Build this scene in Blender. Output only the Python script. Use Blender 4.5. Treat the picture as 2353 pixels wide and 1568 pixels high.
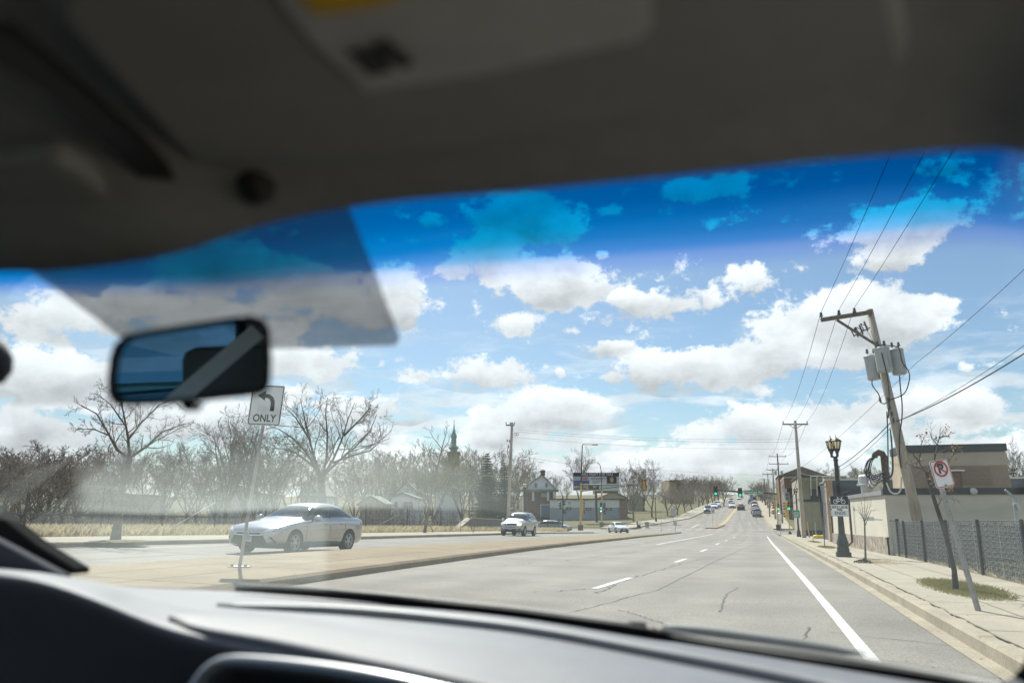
import bpy, bmesh, math, random
from math import radians, sin, cos, pi, tan, atan2, sqrt
from mathutils import Vector, Matrix, Euler, Quaternion
from mathutils.bvhtree import BVHTree

for _o in list(bpy.data.objects):
    bpy.data.objects.remove(_o)
SC = bpy.context.scene
COL = SC.collection
# ------------------------------------------------------------------ camera
EYE = 1.25
PITCH, YAW = radians(11.95), radians(16.5)
F = 28 / 36 * 2352            # focal length in the pixels the photograph was measured in (2352 x 1568)
cam_d = bpy.data.cameras.new("camera")
cam = bpy.data.objects.new("camera", cam_d)
COL.objects.link(cam)
cam_d.lens, cam_d.sensor_width = 28, 36
cam_d.clip_start, cam_d.clip_end = 0.02, 9000
cam.location = (0, 0, EYE)
cam.rotation_euler = (pi / 2 + PITCH, 0, YAW)
cam_d.dof.use_dof = True
cam_d.dof.focus_distance = 26
cam_d.dof.aperture_fstop = 3.2
SC.camera = cam
# ------------------------------------------------------------------ exposure and render
SC.view_settings.view_transform = 'Standard'
SC.view_settings.look = 'None'
SC.view_settings.gamma = 1
SC.view_settings.exposure = 0.82
SC.render.engine = 'CYCLES'
SC.cycles.use_denoising = True
SC.cycles.max_bounces = 7
SC.cycles.diffuse_bounces = 4
SC.cycles.glossy_bounces = 3
SC.cycles.transparent_max_bounces = 12
SC.cycles.caustics_reflective = False
SC.cycles.caustics_refractive = False
SC.cycles.sample_clamp_indirect = 4
# ------------------------------------------------------------------ sun
SUN_EL = radians(47)
SUN_AZ = -(YAW + radians(13))        # compass angle from +Y towards +X
sun_d = bpy.data.lights.new("sun", 'SUN')
sun_d.energy, sun_d.angle, sun_d.color = 4.2, radians(0.53), (1.0, 0.95, 0.87)
sun = bpy.data.objects.new("sun", sun_d)
COL.objects.link(sun)
SUN_DIR = Vector((sin(SUN_AZ) * cos(SUN_EL), cos(SUN_AZ) * cos(SUN_EL), sin(SUN_EL)))
sun.rotation_euler = (-SUN_DIR).to_track_quat('-Z', 'Y').to_euler()
sun.location = (0, 0, 60)


def ray(px, py):
    x, u = (px - 1176) / F, (784 - py) / F
    f, z = cos(PITCH) - sin(PITCH) * u, sin(PITCH) + cos(PITCH) * u
    return Vector((x * cos(YAW) - f * sin(YAW), x * sin(YAW) + f * cos(YAW), z))


# ------------------------------------------------------------------ sky: Nishita with cumulus above a flat base
world = bpy.data.worlds.new("World")
SC.world = world
world.use_nodes = True
nt = world.node_tree
nt.nodes.clear()


def nd(tree, kind, **kw):
    n = tree.nodes.new(kind)
    for k, v in kw.items():
        setattr(n, k, v)
    return n


def mth(tree, op, a, b=None, c=None, clamp=False):
    n = tree.nodes.new('ShaderNodeMath')
    n.operation = op
    n.use_clamp = clamp
    for i, v in enumerate((a, b, c)):
        if v is None:
            continue
        if isinstance(v, (int, float)):
            n.inputs[i].default_value = v
        else:
            tree.links.new(v, n.inputs[i])
    return n.outputs[0]


def smooth(tree, v, a, b, o0=0.0, o1=1.0):
    n = nd(tree, 'ShaderNodeMapRange', interpolation_type='SMOOTHSTEP')
    tree.links.new(v, n.inputs[0])
    for i, x in enumerate((a, b, o0, o1)):
        n.inputs[i + 1].default_value = x
    return n.outputs[0]


def mixc(tree, fac, a, b, mode='MIX'):
    n = nd(tree, 'ShaderNodeMix', data_type='RGBA', blend_type=mode)
    for s, v in ((n.inputs[0], fac), (n.inputs[6], a), (n.inputs[7], b)):
        if isinstance(v, (int, float)):
            s.default_value = v
        elif isinstance(v, tuple):
            s.default_value = (*v, 1) if len(v) == 3 else v
        else:
            tree.links.new(v, s)
    return n.outputs[2]


sky = nd(nt, 'ShaderNodeTexSky', sky_type='NISHITA', sun_disc=False)
sky.sun_elevation, sky.sun_rotation = SUN_EL, SUN_AZ
sky.air_density, sky.dust_density, sky.ozone_density = 1.0, 0.6, 2.0
tc = nd(nt, 'ShaderNodeTexCoord')
sep = nd(nt, 'ShaderNodeSeparateXYZ')
nt.links.new(tc.outputs['Generated'], sep.inputs[0])
az = mth(nt, 'ARCTAN2', sep.outputs[0], sep.outputs[1])
el = mth(nt, 'ARCSINE', sep.outputs[2])
comb = nd(nt, 'ShaderNodeCombineXYZ')
nt.links.new(az, comb.inputs[0])
nt.links.new(el, comb.inputs[1])
# (centre x, y, half width, half height, strength) of each cloud, in photograph pixels, turned into sky directions
CLOUDS = [
    (1215, 505, 175, 75, 1.5), (1110, 590, 140, 70, 1.3), (1240, 650, 165, 80, .95), (1290, 650, 120, 70, .9), (1185, 745, 110, 34, .9), (1310, 760, 40, 18, .6),
    (1640, 425, 150, 48, 1.2), (2080, 520, 210, 70, 1.3), (2060, 590, 150, 40, .8), (1838, 615, 58, 32, .9),
    (1560, 700, 170, 50, .8), (1730, 640, 90, 50, .75), (1940, 720, 290, 85, 1.15), (2080, 740, 160, 70, 1), (1850, 800, 320, 75, 1), (1560, 850, 240, 60, 1), (1700, 850, 150, 60, .9),
    (1110, 855, 165, 48, 1), (1290, 935, 240, 55, .95), (1180, 980, 190, 60, .9), (1750, 985, 330, 70, 1), (2000, 940, 260, 60, .95), (2280, 930, 190, 60, .9),
    (110, 730, 210, 75, 1), (60, 860, 260, 80, 1), (260, 880, 220, 75, .9), (480, 610, 320, 70, .95), (420, 720, 320, 90, .9), (740, 690, 210, 100, .95),
    (740, 840, 170, 60, .95), (905, 660, 75, 85, .9), (560, 800, 220, 80, .9), (860, 940, 150, 45, .8), (120, 990, 320, 70, .9), (520, 960, 280, 70, .8),
    (1000, 1060, 560, 60, .7), (1750, 1065, 520, 55, .9), (2240, 1030, 300, 55, .85), (250, 1090, 420, 60, .8), (2250, 840, 80, 25, .45), (700, 640, 90, 60, .6),
    (1330, 1085, 400, 50, .9), (1400, 482, 45, 26, .9), (1382, 586, 26, 14, .8), (990, 506, 50, 26, .7), (1290, 852, 26, 16, .7), (1378, 868, 70, 18, .7), (1030, 620, 50, 30, .8), (2170, 690, 60, 40, .8), (1460, 690, 70, 36, .8), (1390, 800, 90, 26, .8), (1760, 900, 60, 20, .6), (1150, 1010, 120, 26, .7), (1500, 960, 70, 20, .5), (1950, 1010, 180, 30, .7), (2150, 985, 120, 26, .7), (1620, 1045, 160, 24, .7), (920, 720, 50, 40, .8), (300, 690, 70, 40, .8), (640, 900, 90, 30, .7), (880, 1000, 110, 26, .7), (1420, 1020, 200, 30, .5), (2200, 370, 150, 30, .35),
]
dens = hsum = None
src = comb.outputs[0]
for ci, (cx, cy, rx, ry, st) in enumerate(CLOUDS):
    if ci and ci % 8 == 0:      # makes each batch of clouds wait for the one before, so the shader stays within its stack
        vb = nd(nt, 'ShaderNodeVectorMath', operation='MULTIPLY_ADD')
        nt.links.new(mth(nt, 'ADD', dens, hsum), vb.inputs[0])
        vb.inputs[1].default_value = (1e-9, 1e-9, 1e-9)
        nt.links.new(comb.outputs[0], vb.inputs[2])
        src = vb.outputs[0]
    r = ray(cx, cy).normalized()
    a0, e0 = atan2(r.x, r.y), math.asin(r.z)
    r1, r2 = ray(cx + rx, cy).normalized(), ray(cx, cy - ry).normalized()
    ra = max(0.01, abs(atan2(r1.x, r1.y) - a0)) * 1.0
    re = max(0.006, abs(math.asin(r2.z) - e0)) * 1.05
    mp = nd(nt, 'ShaderNodeMapping', vector_type='POINT')
    mp.inputs['Scale'].default_value = (1 / ra, 1 / re, 0)
    mp.inputs['Location'].default_value = (-a0 / ra, -e0 / re, 0)
    nt.links.new(src, mp.inputs[0])
    gr = nd(nt, 'ShaderNodeTexGradient', gradient_type='SPHERICAL')
    nt.links.new(mp.outputs[0], gr.inputs[0])
    g = mth(nt, 'MULTIPLY', gr.outputs[1], st)
    sy = nd(nt, 'ShaderNodeSeparateXYZ')
    nt.links.new(mp.outputs[0], sy.inputs[0])
    dens = g if dens is None else mth(nt, 'ADD', dens, g)
    hsum = mth(nt, 'MULTIPLY', g, sy.outputs[1]) if hsum is None else mth(nt, 'MULTIPLY_ADD', g, sy.outputs[1], hsum)
height = mth(nt, 'DIVIDE', hsum, mth(nt, 'MAXIMUM', dens, .05))      # -1 at a cloud's base, +1 at its top
# the rest of the dome: scattered cumulus everywhere outside the photographed sector (seen in mirror and paint)
def fbm(scale, sy, detail, rough, off=(0, 0, 0)):
    m = nd(nt, 'ShaderNodeMapping')
    m.inputs['Scale'].default_value = (1, sy, 1)
    m.inputs['Location'].default_value = off
    nt.links.new(comb.outputs[0], m.inputs[0])
    n = nd(nt, 'ShaderNodeTexNoise')
    n.inputs['Scale'].default_value, n.inputs['Detail'].default_value, n.inputs['Roughness'].default_value = scale, detail, rough
    nt.links.new(m.outputs[0], n.inputs['Vector'])
    return n.outputs[0]


n1 = fbm(10, 1.35, 10, .60)
n1u = fbm(10, 1.35, 3, .5, (0, .05, 0))      # the same field a little higher: lights the billows' tops
n1s = fbm(10, 1.35, 3, .5)
nb = fbm(3.2, 2.2, 4, .5, (4, 2, 0))
nlow = fbm(7, 5, 8, .6, (1, 7, 0))
base = mth(nt, 'MINIMUM', dens, 1.05)
sector = smooth(nt, mth(nt, 'ABSOLUTE', mth(nt, 'ADD', az, YAW)), .75, 1.0)
high = smooth(nt, el, .50, .65)
away = mth(nt, 'MAXIMUM', sector, high)
base = mth(nt, 'ADD', base, mth(nt, 'MULTIPLY', away, smooth(nt, nb, .42, .72)))
n2 = fbm(38, 1.25, 8, .66, (3, 1, 0))
d1 = mth(nt, 'ADD', base, mth(nt, 'MULTIPLY', mth(nt, 'SUBTRACT', n1, .5), 3.0))
d1 = mth(nt, 'ADD', d1, mth(nt, 'MULTIPLY', mth(nt, 'SUBTRACT', n2, .5), 1.7))
lowband = mth(nt, 'MULTIPLY', smooth(nt, el, .27, .06), smooth(nt, nlow, .46, .60))
cum = smooth(nt, d1, .15, .52)
cover = mth(nt, 'MAXIMUM', cum, mth(nt, 'MAXIMUM', mth(nt, 'MULTIPLY', lowband, .9), mth(nt, 'MULTIPLY', smooth(nt, el, .075, .015), .85)))
thick = smooth(nt, d1, .40, 1.1)
rim = smooth(nt, mth(nt, 'SUBTRACT', n1s, n1u), -.12, .12)
hgt = smooth(nt, mth(nt, 'ADD', height, mth(nt, 'MULTIPLY', mth(nt, 'SUBTRACT', n1, .5), -2.2)), -.8, .3)
lum = mth(nt, 'ADD', mth(nt, 'MULTIPLY', hgt, .20), mth(nt, 'MULTIPLY', rim, .16))
lum = mth(nt, 'ADD', lum, mth(nt, 'MULTIPLY', thick, -.06))
lum = mth(nt, 'ADD', lum, mth(nt, 'MULTIPLY', mth(nt, 'SUBTRACT', n2, .5), .22))
lum = mth(nt, 'ADD', lum, .35)
ccol = nd(nt, 'ShaderNodeCombineColor')
nt.links.new(mth(nt, 'MULTIPLY', lum, .97), ccol.inputs[0])
nt.links.new(lum, ccol.inputs[1])
nt.links.new(mth(nt, 'MULTIPLY', lum, 1.05), ccol.inputs[2])
SKY_STRENGTH = 0.062
vs = nd(nt, 'ShaderNodeVectorMath', operation='SCALE')
vs.inputs['Scale'].default_value = SKY_STRENGTH
nt.links.new(sky.outputs[0], vs.inputs[0])
skyc = mixc(nt, 1.0, vs.outputs[0], (.88, .98, 1.04), 'MULTIPLY')
final = mixc(nt, mth(nt, 'MULTIPLY', cover, smooth(nt, el, -.03, .0)), skyc, ccol.outputs[0])
bg = nd(nt, 'ShaderNodeBackground')
bg.inputs[1].default_value = 1.0
out = nd(nt, 'ShaderNodeOutputWorld')
nt.links.new(final, bg.inputs[0])
nt.links.new(bg.outputs[0], out.inputs[0])
world.cycles.sampling_method = 'MANUAL'
world.cycles.sample_map_resolution = 512

# ------------------------------------------------------------------ ground shape and pixel rays
PR = [(-60, .6), (0, 0), (20, -.2), (60, -.93), (100, -1.65), (128, -2.0), (150, -1.4), (205, 1.2), (330, 4.6), (700, 14.2), (800, 14.6), (3000, 5)]


def gz0(y):
    p = PR
    if y <= p[0][0]:
        return p[0][1]
    for i in range(len(p) - 1):
        if y <= p[i + 1][0]:
            def m(j):
                if j <= 0:
                    return (p[1][1] - p[0][1]) / (p[1][0] - p[0][0])
                if j >= len(p) - 1:
                    return 0
                a = (p[j][1] - p[j - 1][1]) / (p[j][0] - p[j - 1][0])
                b = (p[j + 1][1] - p[j][1]) / (p[j + 1][0] - p[j][0])
                return (a + b) / 2 if a * b > 0 else 0
            h = p[i + 1][0] - p[i][0]
            t = (y - p[i][0]) / h
            return (2 * t**3 - 3 * t * t + 1) * p[i][1] + (t**3 - 2 * t * t + t) * h * m(i) + (-2 * t**3 + 3 * t * t) * p[i + 1][1] + (t**3 - t * t) * h * m(i + 1)
    return p[-1][1]


def sst(a, b, x):
    t = min(1, max(0, (x - a) / (b - a)))
    return t * t * (3 - 2 * t)


def gz(x, y):
    return gz0(y) + .02 * min(22, max(0, -2 - x)) * (1 - sst(60, 130, y))


def G(px, py, dz=0.0):
    """the point of the ground (raised by dz) seen at a pixel of the photograph"""
    r = ray(px, py)
    a, t = 0, .5
    while t < 4000 and EYE + r.z * t >= gz(r.x * t, r.y * t) + dz:
        a = t
        t *= 1.02
    lo, hi = a, t
    for _ in range(45):
        m = (lo + hi) / 2
        if EYE + r.z * m < gz(r.x * m, r.y * m) + dz:
            hi = m
        else:
            lo = m
    return Vector((r.x * lo, r.y * lo, EYE + r.z * lo))


def atD(px, py, D):
    """the point at a pixel on the upright plane that lies D metres ahead"""
    r = ray(px, py)
    return r * (D / (-r.x * sin(YAW) + r.y * cos(YAW))) + Vector((0, 0, EYE))


def atY(px, py, Y):
    r = ray(px, py)
    return r * (Y / r.y) + Vector((0, 0, EYE))


def atX(px, py, X):
    r = ray(px, py)
    return r * (X / r.x) + Vector((0, 0, EYE))


def atZ(px, py, z):
    r = ray(px, py)
    return r * ((z - EYE) / r.z) + Vector((0, 0, EYE))


def depth(p):
    return -p[0] * sin(YAW) + p[1] * cos(YAW)


def pxm(p):
    return F / depth(p)


# ------------------------------------------------------------------ materials
def mat(name, col, rough=.7, metal=0.0, var=.12, vs=3.0, detail=5, spec=.5, bump=0.0, bs=40, coat=0.0, emit=None, es=0, col2=None, stretch=None, fine=0.0, fs=120, transl=0.0):
    m = bpy.data.materials.new(name)
    m.use_nodes = True
    t = m.node_tree
    b = t.nodes['Principled BSDF']
    b.inputs['Roughness'].default_value = rough
    b.inputs['Metallic'].default_value = metal
    b.inputs['Specular IOR Level'].default_value = spec
    b.inputs['Coat Weight'].default_value = coat
    b.inputs['Coat Roughness'].default_value = .04
    tcn = nd(t, 'ShaderNodeTexCoord')
    vec = tcn.outputs['Object']
    if stretch:
        mp = nd(t, 'ShaderNodeMapping')
        mp.inputs['Scale'].default_value = stretch
        t.links.new(vec, mp.inputs[0])
        vec = mp.outputs[0]
    if var or col2:
        n = nd(t, 'ShaderNodeTexNoise')
        n.inputs['Scale'].default_value, n.inputs['Detail'].default_value, n.inputs['Roughness'].default_value = vs, detail, .65
        t.links.new(vec, n.inputs['Vector'])
        fac = smooth(t, n.outputs[0], .3, .7)
        c1 = tuple(min(1, c * (1 + var)) for c in col)
        c2 = col2 if col2 else tuple(c * (1 - var) for c in col)
        o = mixc(t, fac, c2, c1)
        if fine:
            n2 = nd(t, 'ShaderNodeTexNoise')
            n2.inputs['Scale'].default_value, n2.inputs['Detail'].default_value = fs, 2
            t.links.new(vec, n2.inputs['Vector'])
            o = mixc(t, 1.0, o, mixc(t, smooth(t, n2.outputs[0], .3, .7), (1 - fine,) * 3, (1 + fine,) * 3), 'MULTIPLY')
        t.links.new(o, b.inputs['Base Color'])
    else:
        b.inputs['Base Color'].default_value = (*col, 1)
    if bump:
        n = nd(t, 'ShaderNodeTexNoise')
        n.inputs['Scale'].default_value, n.inputs['Detail'].default_value = bs, 4
        t.links.new(vec, n.inputs['Vector'])
        bp = nd(t, 'ShaderNodeBump')
        bp.inputs['Strength'].default_value = bump
        bp.inputs['Distance'].default_value = .02
        t.links.new(n.outputs[0], bp.inputs['Height'])
        t.links.new(bp.outputs[0], b.inputs['Normal'])
    if transl:
        tr = nd(t, 'ShaderNodeBsdfTranslucent')
        tr.inputs[0].default_value = (*[min(1, c * 1.3) for c in col], 1)
        mxs = nd(t, 'ShaderNodeMixShader')
        mxs.inputs[0].default_value = transl
        t.links.new(b.outputs[0], mxs.inputs[1])
        t.links.new(tr.outputs[0], mxs.inputs[2])
        t.links.new(mxs.outputs[0], t.nodes['Material Output'].inputs[0])
    if emit:
        b.inputs['Emission Color'].default_value = (*emit, 1)
        b.inputs['Emission Strength'].default_value = es
    return m


M = {}
M['asphalt'] = mat('asphalt', (.212, .198, .174), .85, var=.15, vs=.35, detail=8, fine=.22, fs=45, spec=.3)
t_ = M['asphalt'].node_tree                          # wheel tracks worn and oiled darker along the lanes
b_ = t_.nodes['Principled BSDF']
col_ = b_.inputs['Base Color'].links[0].from_socket
tc_ = nd(t_, 'ShaderNodeTexCoord')
sx_ = nd(t_, 'ShaderNodeSeparateXYZ')
t_.links.new(tc_.outputs['Object'], sx_.inputs[0])
nz_ = nd(t_, 'ShaderNodeTexNoise')
nz_.inputs['Scale'].default_value, nz_.inputs['Detail'].default_value = .25, 6
t_.links.new(tc_.outputs['Object'], nz_.inputs['Vector'])
ph_ = mth(t_, 'ADD', mth(t_, 'MULTIPLY', sx_.outputs[0], 2 * pi / 1.58), mth(t_, 'MULTIPLY', nz_.outputs[0], 2.4))
wv_ = mth(t_, 'MULTIPLY', mth(t_, 'ADD', mth(t_, 'SINE', ph_), 1.0), smooth(t_, nz_.outputs[0], .3, .65))
t_.links.new(mixc(t_, 1.0, col_, mixc(t_, mth(t_, 'MULTIPLY', wv_, .5, None, True), (1.05, 1.045, 1.03), (.84, .84, .85)), 'MULTIPLY'), b_.inputs['Base Color'])
M['asphalt_old'] = mat('asphalt_cross', (.215, .202, .178), .85, var=.14, vs=.2, detail=8, fine=.2, fs=40, spec=.3)
M['crack'] = mat('crack_sealant', (.06, .057, .052), .8, var=.3, vs=3)
M['worn'] = mat('worn_asphalt', (.178, .174, .165), .85, var=.12, vs=.8, fine=.2, fs=45, spec=.3)
M['line'] = mat('road_paint', (.54, .54, .52), .7, var=.16, vs=5, fine=.25, fs=60)
M['yellow_line'] = mat('yellow_road_paint', (.55, .36, .08), .7, var=.15, vs=3)
M['concrete'] = mat('sidewalk_concrete', (.35, .315, .25), .9, var=.10, vs=.8, detail=8, fine=.10, fs=50, bump=.15, bs=60, spec=.25)
M['curb'] = mat('curb_concrete', (.33, .29, .22), .9, var=.16, vs=1.2, detail=8, fine=.12, fs=50, spec=.25)
M['median'] = mat('median_concrete', (.245, .192, .122), .9, var=.16, vs=.5, detail=8, fine=.12, fs=30, spec=.25)
M['joint'] = mat('joint_dirt', (.19, .16, .115), .9, var=.25, vs=2)
M['soil'] = mat('field_ground', (.115, .105, .062), .95, var=.25, vs=.3, detail=8, col2=(.15, .135, .085), spec=.1)
M['lawn'] = mat('spring_lawn', (.10, .105, .052), .95, var=.2, vs=.5, detail=8, col2=(.165, .14, .085), fine=.3, fs=8, spec=.1)
M['grass_blade'] = mat('grass_blades', (.17, .17, .07), .8, var=.25, vs=4, col2=(.34, .29, .15), spec=.2, transl=.35)
M['dry_grass'] = mat('dry_grass', (.46, .40, .27), .85, var=.2, vs=2, col2=(.30, .26, .155), spec=.15, transl=.45)
M['mulch'] = mat('mulch', (.10, .062, .04), .95, var=.3, vs=8)
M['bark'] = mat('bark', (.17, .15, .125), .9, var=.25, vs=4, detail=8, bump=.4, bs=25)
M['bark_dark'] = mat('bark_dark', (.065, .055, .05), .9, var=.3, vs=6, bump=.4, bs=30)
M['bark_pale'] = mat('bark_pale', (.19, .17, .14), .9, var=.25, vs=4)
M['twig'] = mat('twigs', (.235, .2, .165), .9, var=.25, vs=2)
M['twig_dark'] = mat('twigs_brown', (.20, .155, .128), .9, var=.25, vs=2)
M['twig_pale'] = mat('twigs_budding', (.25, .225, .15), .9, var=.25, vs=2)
M['needle'] = mat('spruce_needles', (.05, .082, .05), .75, var=.35, vs=2, transl=.3)
M['leaf_dead'] = mat('dead_leaves', (.30, .13, .045), .8, var=.3, vs=6)
M['bud'] = mat('leaf_buds', (.24, .21, .07), .8, var=.3, vs=6)
M['galv'] = mat('galvanised_steel', (.42, .42, .42), .45, .7, var=.12, vs=6)
M['post_grey'] = mat('sign_post_steel', (.34, .335, .32), .6, .35, var=.15, vs=6)
M['chain'] = mat('chain_link_wire', (.23, .24, .24), .5, .6, var=.15, vs=4)
M['slat'] = mat('fence_slats', (.032, .038, .036), .6, var=.25, vs=3)
M['fence_dark'] = mat('fence_post_dark', (.035, .038, .04), .6, var=.2, vs=6)
M['iron'] = mat('black_green_iron', (.03, .036, .036), .5, .2, var=.2, vs=8)
M['wood_pole'] = mat('weathered_pole_wood', (.42, .375, .31), .9, var=.22, vs=3, detail=8, stretch=(6, 6, .6), bump=.4, bs=20)
M['wood_pole_dark'] = mat('dark_pole_wood', (.14, .12, .10), .9, var=.25, vs=3, stretch=(6, 6, .6))
M['crossarm'] = mat('crossarm_wood', (.15, .125, .10), .9, var=.25, vs=6)
M['transformer'] = mat('transformer_paint', (.40, .43, .43), .5, var=.08, vs=3)
M['porcelain'] = mat('insulator', (.07, .075, .085), .3, var=.1)
M['wire'] = mat('wire', (.03, .033, .04), .6, var=0)
M['wire_white'] = mat('white_cable', (.6, .6, .6), .6, var=0)
M['sign_white'] = mat('sign_white_sheeting', (.80, .81, .81), .5, var=.05, vs=4)
M['sign_black'] = mat('sign_black_ink', (.02, .021, .024), .5, var=.1)
M['sign_red'] = mat('sign_red_ink', (.45, .03, .035), .5, var=.12)
M['sign_green'] = mat('sign_green_sheeting', (.015, .24, .12), .5, var=.08)
M['sign_back'] = mat('sign_aluminium', (.45, .46, .46), .45, .5, var=.08)
M['yellow_steel'] = mat('yellow_signal_paint', (.60, .40, .10), .55, var=.14, vs=3)
M['yellow_bright'] = mat('bright_yellow_plastic', (.75, .55, .03), .5, var=.12, vs=4)
M['orange_signal'] = mat('signal_housing_orange', (.55, .26, .04), .5, var=.12, vs=3)
M['signal_black'] = mat('signal_black', (.018, .02, .02), .5, var=.1)
M['arm_steel'] = mat('mast_arm_steel', (.055, .055, .055), .5, .3, var=.1)
M['green_lamp'] = mat('green_signal_lens', (.0, .5, .25), .3, var=0, emit=(.0, 1.0, .45), es=1.3)
M['dark_lens'] = mat('dark_signal_lens', (.05, .012, .01), .3, var=0)
M['white_lamp'] = mat('walk_signal', (.9, .9, .9), .3, var=0, emit=(1, 1, .95), es=1.2)
M['warm_lamp'] = mat('lamp_glass_lit', (.9, .75, .45), .4, var=.15, vs=6, emit=(1.0, .72, .38), es=.09)
M['headlight_lit'] = mat('headlight_lit', (.9, .8, .6), .2, var=0, emit=(1.0, .62, .28), es=1.6)
M['stucco'] = mat('cream_stucco', (.60, .565, .475), .9, var=.06, vs=.8, detail=8, fine=.05, fs=40, spec=.2)
M['stone'] = mat('stone_veneer', (.15, .12, .09), .9, var=.2, vs=5, detail=1, col2=(.40, .345, .28), bump=.6, bs=9)
M['dark_trim'] = mat('dark_parapet', (.028, .03, .036), .55, var=.15)
M['brown_shingle'] = mat('brown_mansard', (.21, .16, .112), .9, var=.09, vs=.8, fine=.06, fs=12)
M['fascia'] = mat('fascia_board', (.32, .275, .215), .9, var=.05, vs=1)
M['tan_wall'] = mat('tan_wall', (.38, .315, .22), .9, var=.08, vs=1)
M['beige_wall'] = mat('beige_painted_wall', (.40, .36, .29), .9, var=.05, vs=1)
M['slate_wall'] = mat('slate_blue_wall', (.065, .085, .11), .7, var=.12, vs=1)
M['olive_wall'] = mat('olive_painted_block', (.255, .24, .165), .9, var=.09, vs=1.5, detail=6)
M['brick_dark'] = mat('dark_brick', (.065, .04, .032), .9, var=.3, vs=8)
M['brick'] = mat('red_brick', (.21, .14, .11), .9, var=.25, vs=6)
M['brick_light'] = mat('light_brick', (.34, .255, .18), .9, var=.2, vs=6)
M['white_wall'] = mat('white_painted_block', (.62, .65, .66), .85, var=.06, vs=1)
M['blue_wall'] = mat('blue_grey_paint', (.26, .32, .37), .85, var=.07, vs=1)
M['siding'] = mat('white_siding', (.66, .69, .70), .8, var=.06, vs=2, stretch=(1, 1, 14))
M['roof_grey'] = mat('grey_shingles', (.16, .17, .165), .9, var=.2, vs=5)
M['roof_brown'] = mat('brown_shingles', (.16, .13, .105), .9, var=.2, vs=5)
M['white_trim'] = mat('white_trim', (.6, .61, .61), .7, var=.04)
M['window_dark'] = mat('window_pane', (.03, .035, .04), .12, var=.2, vs=1, spec=.8)
M['copper'] = mat('green_copper', (.20, .36, .29), .7, var=.2, vs=.6)
M['church_brick'] = mat('church_brick', (.42, .33, .20), .9, var=.15, vs=.5)
M['hvac'] = mat('hvac_metal', (.48, .48, .47), .5, .5, var=.1)
M['rust'] = mat('rusty_steel', (.085, .048, .035), .9, var=.4, vs=5, col2=(.04, .03, .027))
M['retaining'] = mat('grey_concrete_wall', (.155, .15, .145), .9, var=.12, vs=1)
M['dumpster'] = mat('blue_container', (.045, .085, .14), .6, var=.12)
M['silver_paint'] = mat('silver_car_paint', (.43, .435, .445), .24, .75, var=0, coat=1.0)
M['silver_suv'] = mat('pale_silver_paint', (.40, .43, .46), .28, .6, var=0, coat=.9)
M['van_paint'] = mat('van_silver_paint', (.33, .36, .40), .36, .45, var=0, coat=.7)
M['white_paint'] = mat('white_car_paint', (.78, .78, .77), .3, 0, var=0, coat=.8)
M['black_paint'] = mat('dark_car_paint', (.03, .03, .05), .3, .2, var=0, coat=.8)
M['blue_paint'] = mat('blue_car_paint', (.10, .22, .42), .3, .3, var=0, coat=.8)
M['grey_paint'] = mat('grey_car_paint', (.13, .15, .18), .3, .4, var=0, coat=.8)
M['red_paint'] = mat('red_car_paint', (.30, .02, .025), .3, .2, var=0, coat=.8)
M['car_glass'] = mat('car_glass', (.012, .02, .026), .03, var=0, spec=.5)
M['tyre'] = mat('tyre_rubber', (.018, .018, .019), .85, var=.1)
M['rim'] = mat('alloy_rim', (.50, .51, .52), .45, .25, var=0)
M['grille'] = mat('black_grille', (.02, .022, .024), .45, var=.2, vs=30)
M['under'] = mat('dark_underbody', (.012, .012, .013), .9, var=0)
M['chrome'] = mat('chrome', (.7, .71, .72), .15, 1.0, var=0)
M['lamp_clear'] = mat('headlamp_lens', (.80, .82, .83), .12, .0, var=.1, vs=8, coat=1)
M['lamp_red'] = mat('tail_lamp', (.42, .02, .03), .2, var=0, coat=1)
M['plate'] = mat('licence_plate', (.5, .56, .58), .5, var=.1, vs=20)
M['plate_blue'] = mat('licence_plate_ink', (.05, .10, .22), .5, var=0)
M['headliner'] = mat('headliner_cloth', (.36, .37, .37), .95, var=.05, vs=60, spec=.1)
M['visor'] = mat('visor_vinyl', (.33, .34, .34), .85, var=.05, vs=20, spec=.2)
M['label_grey'] = mat('visor_label', (.55, .56, .56), .8, var=.06, vs=20)
M['label_yellow'] = mat('warning_yellow', (.75, .48, .01), .7, var=0)
M['label_black'] = mat('label_ink', (.02, .02, .02), .7, var=0)
M['cabin_black'] = mat('black_plastic', (.012, .012, .013), .6, var=.1, vs=20)
M['dash'] = mat('dash_grey_plastic', (.155, .165, .185), .55, var=.07, vs=9, bump=.12, bs=350, spec=.4)
M['dash_light'] = mat('dash_ridge', (.2, .21, .225), .5, var=.05, spec=.4)
M['silver_trim'] = mat('silver_trim', (.35, .36, .37), .35, .7, var=0)
M['cowl'] = mat('cowl_plastic', (.16, .165, .165), .6, var=.1, vs=8)
M['wiper'] = mat('wiper_black', (.015, .015, .016), .5, var=0)
M['gauge_green'] = mat('gauge_green', (.01, .03, .0), .5, var=0, emit=(.05, .3, .0), es=.12)
M['gauge_blue'] = mat('gauge_blue', (.01, .01, .04), .5, var=0, emit=(.04, .04, .4), es=.12)
M['seat'] = mat('seat_cloth', (.2, .19, .17), .95, var=.1)
M['mirror'] = mat('mirror_silvering', (.50, .62, .68), .0, 1.0, var=0)
M['dark_window_film'] = mat('void_dark', (.01, .01, .01), .9, var=0)
M['bb_black'] = mat('billboard_black', (.02, .022, .028), .6, var=.1)
M['bb_white'] = mat('billboard_white', (.55, .57, .58), .6, var=.05)
M['bb_blue'] = mat('billboard_blue', (.06, .08, .22), .6, var=.3, vs=1)
M['bb_red'] = mat('billboard_red', (.45, .14, .13), .6, var=.3, vs=1)
M['bb_pale'] = mat('billboard_pale_green', (.42, .50, .46), .6, var=.05)
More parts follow.
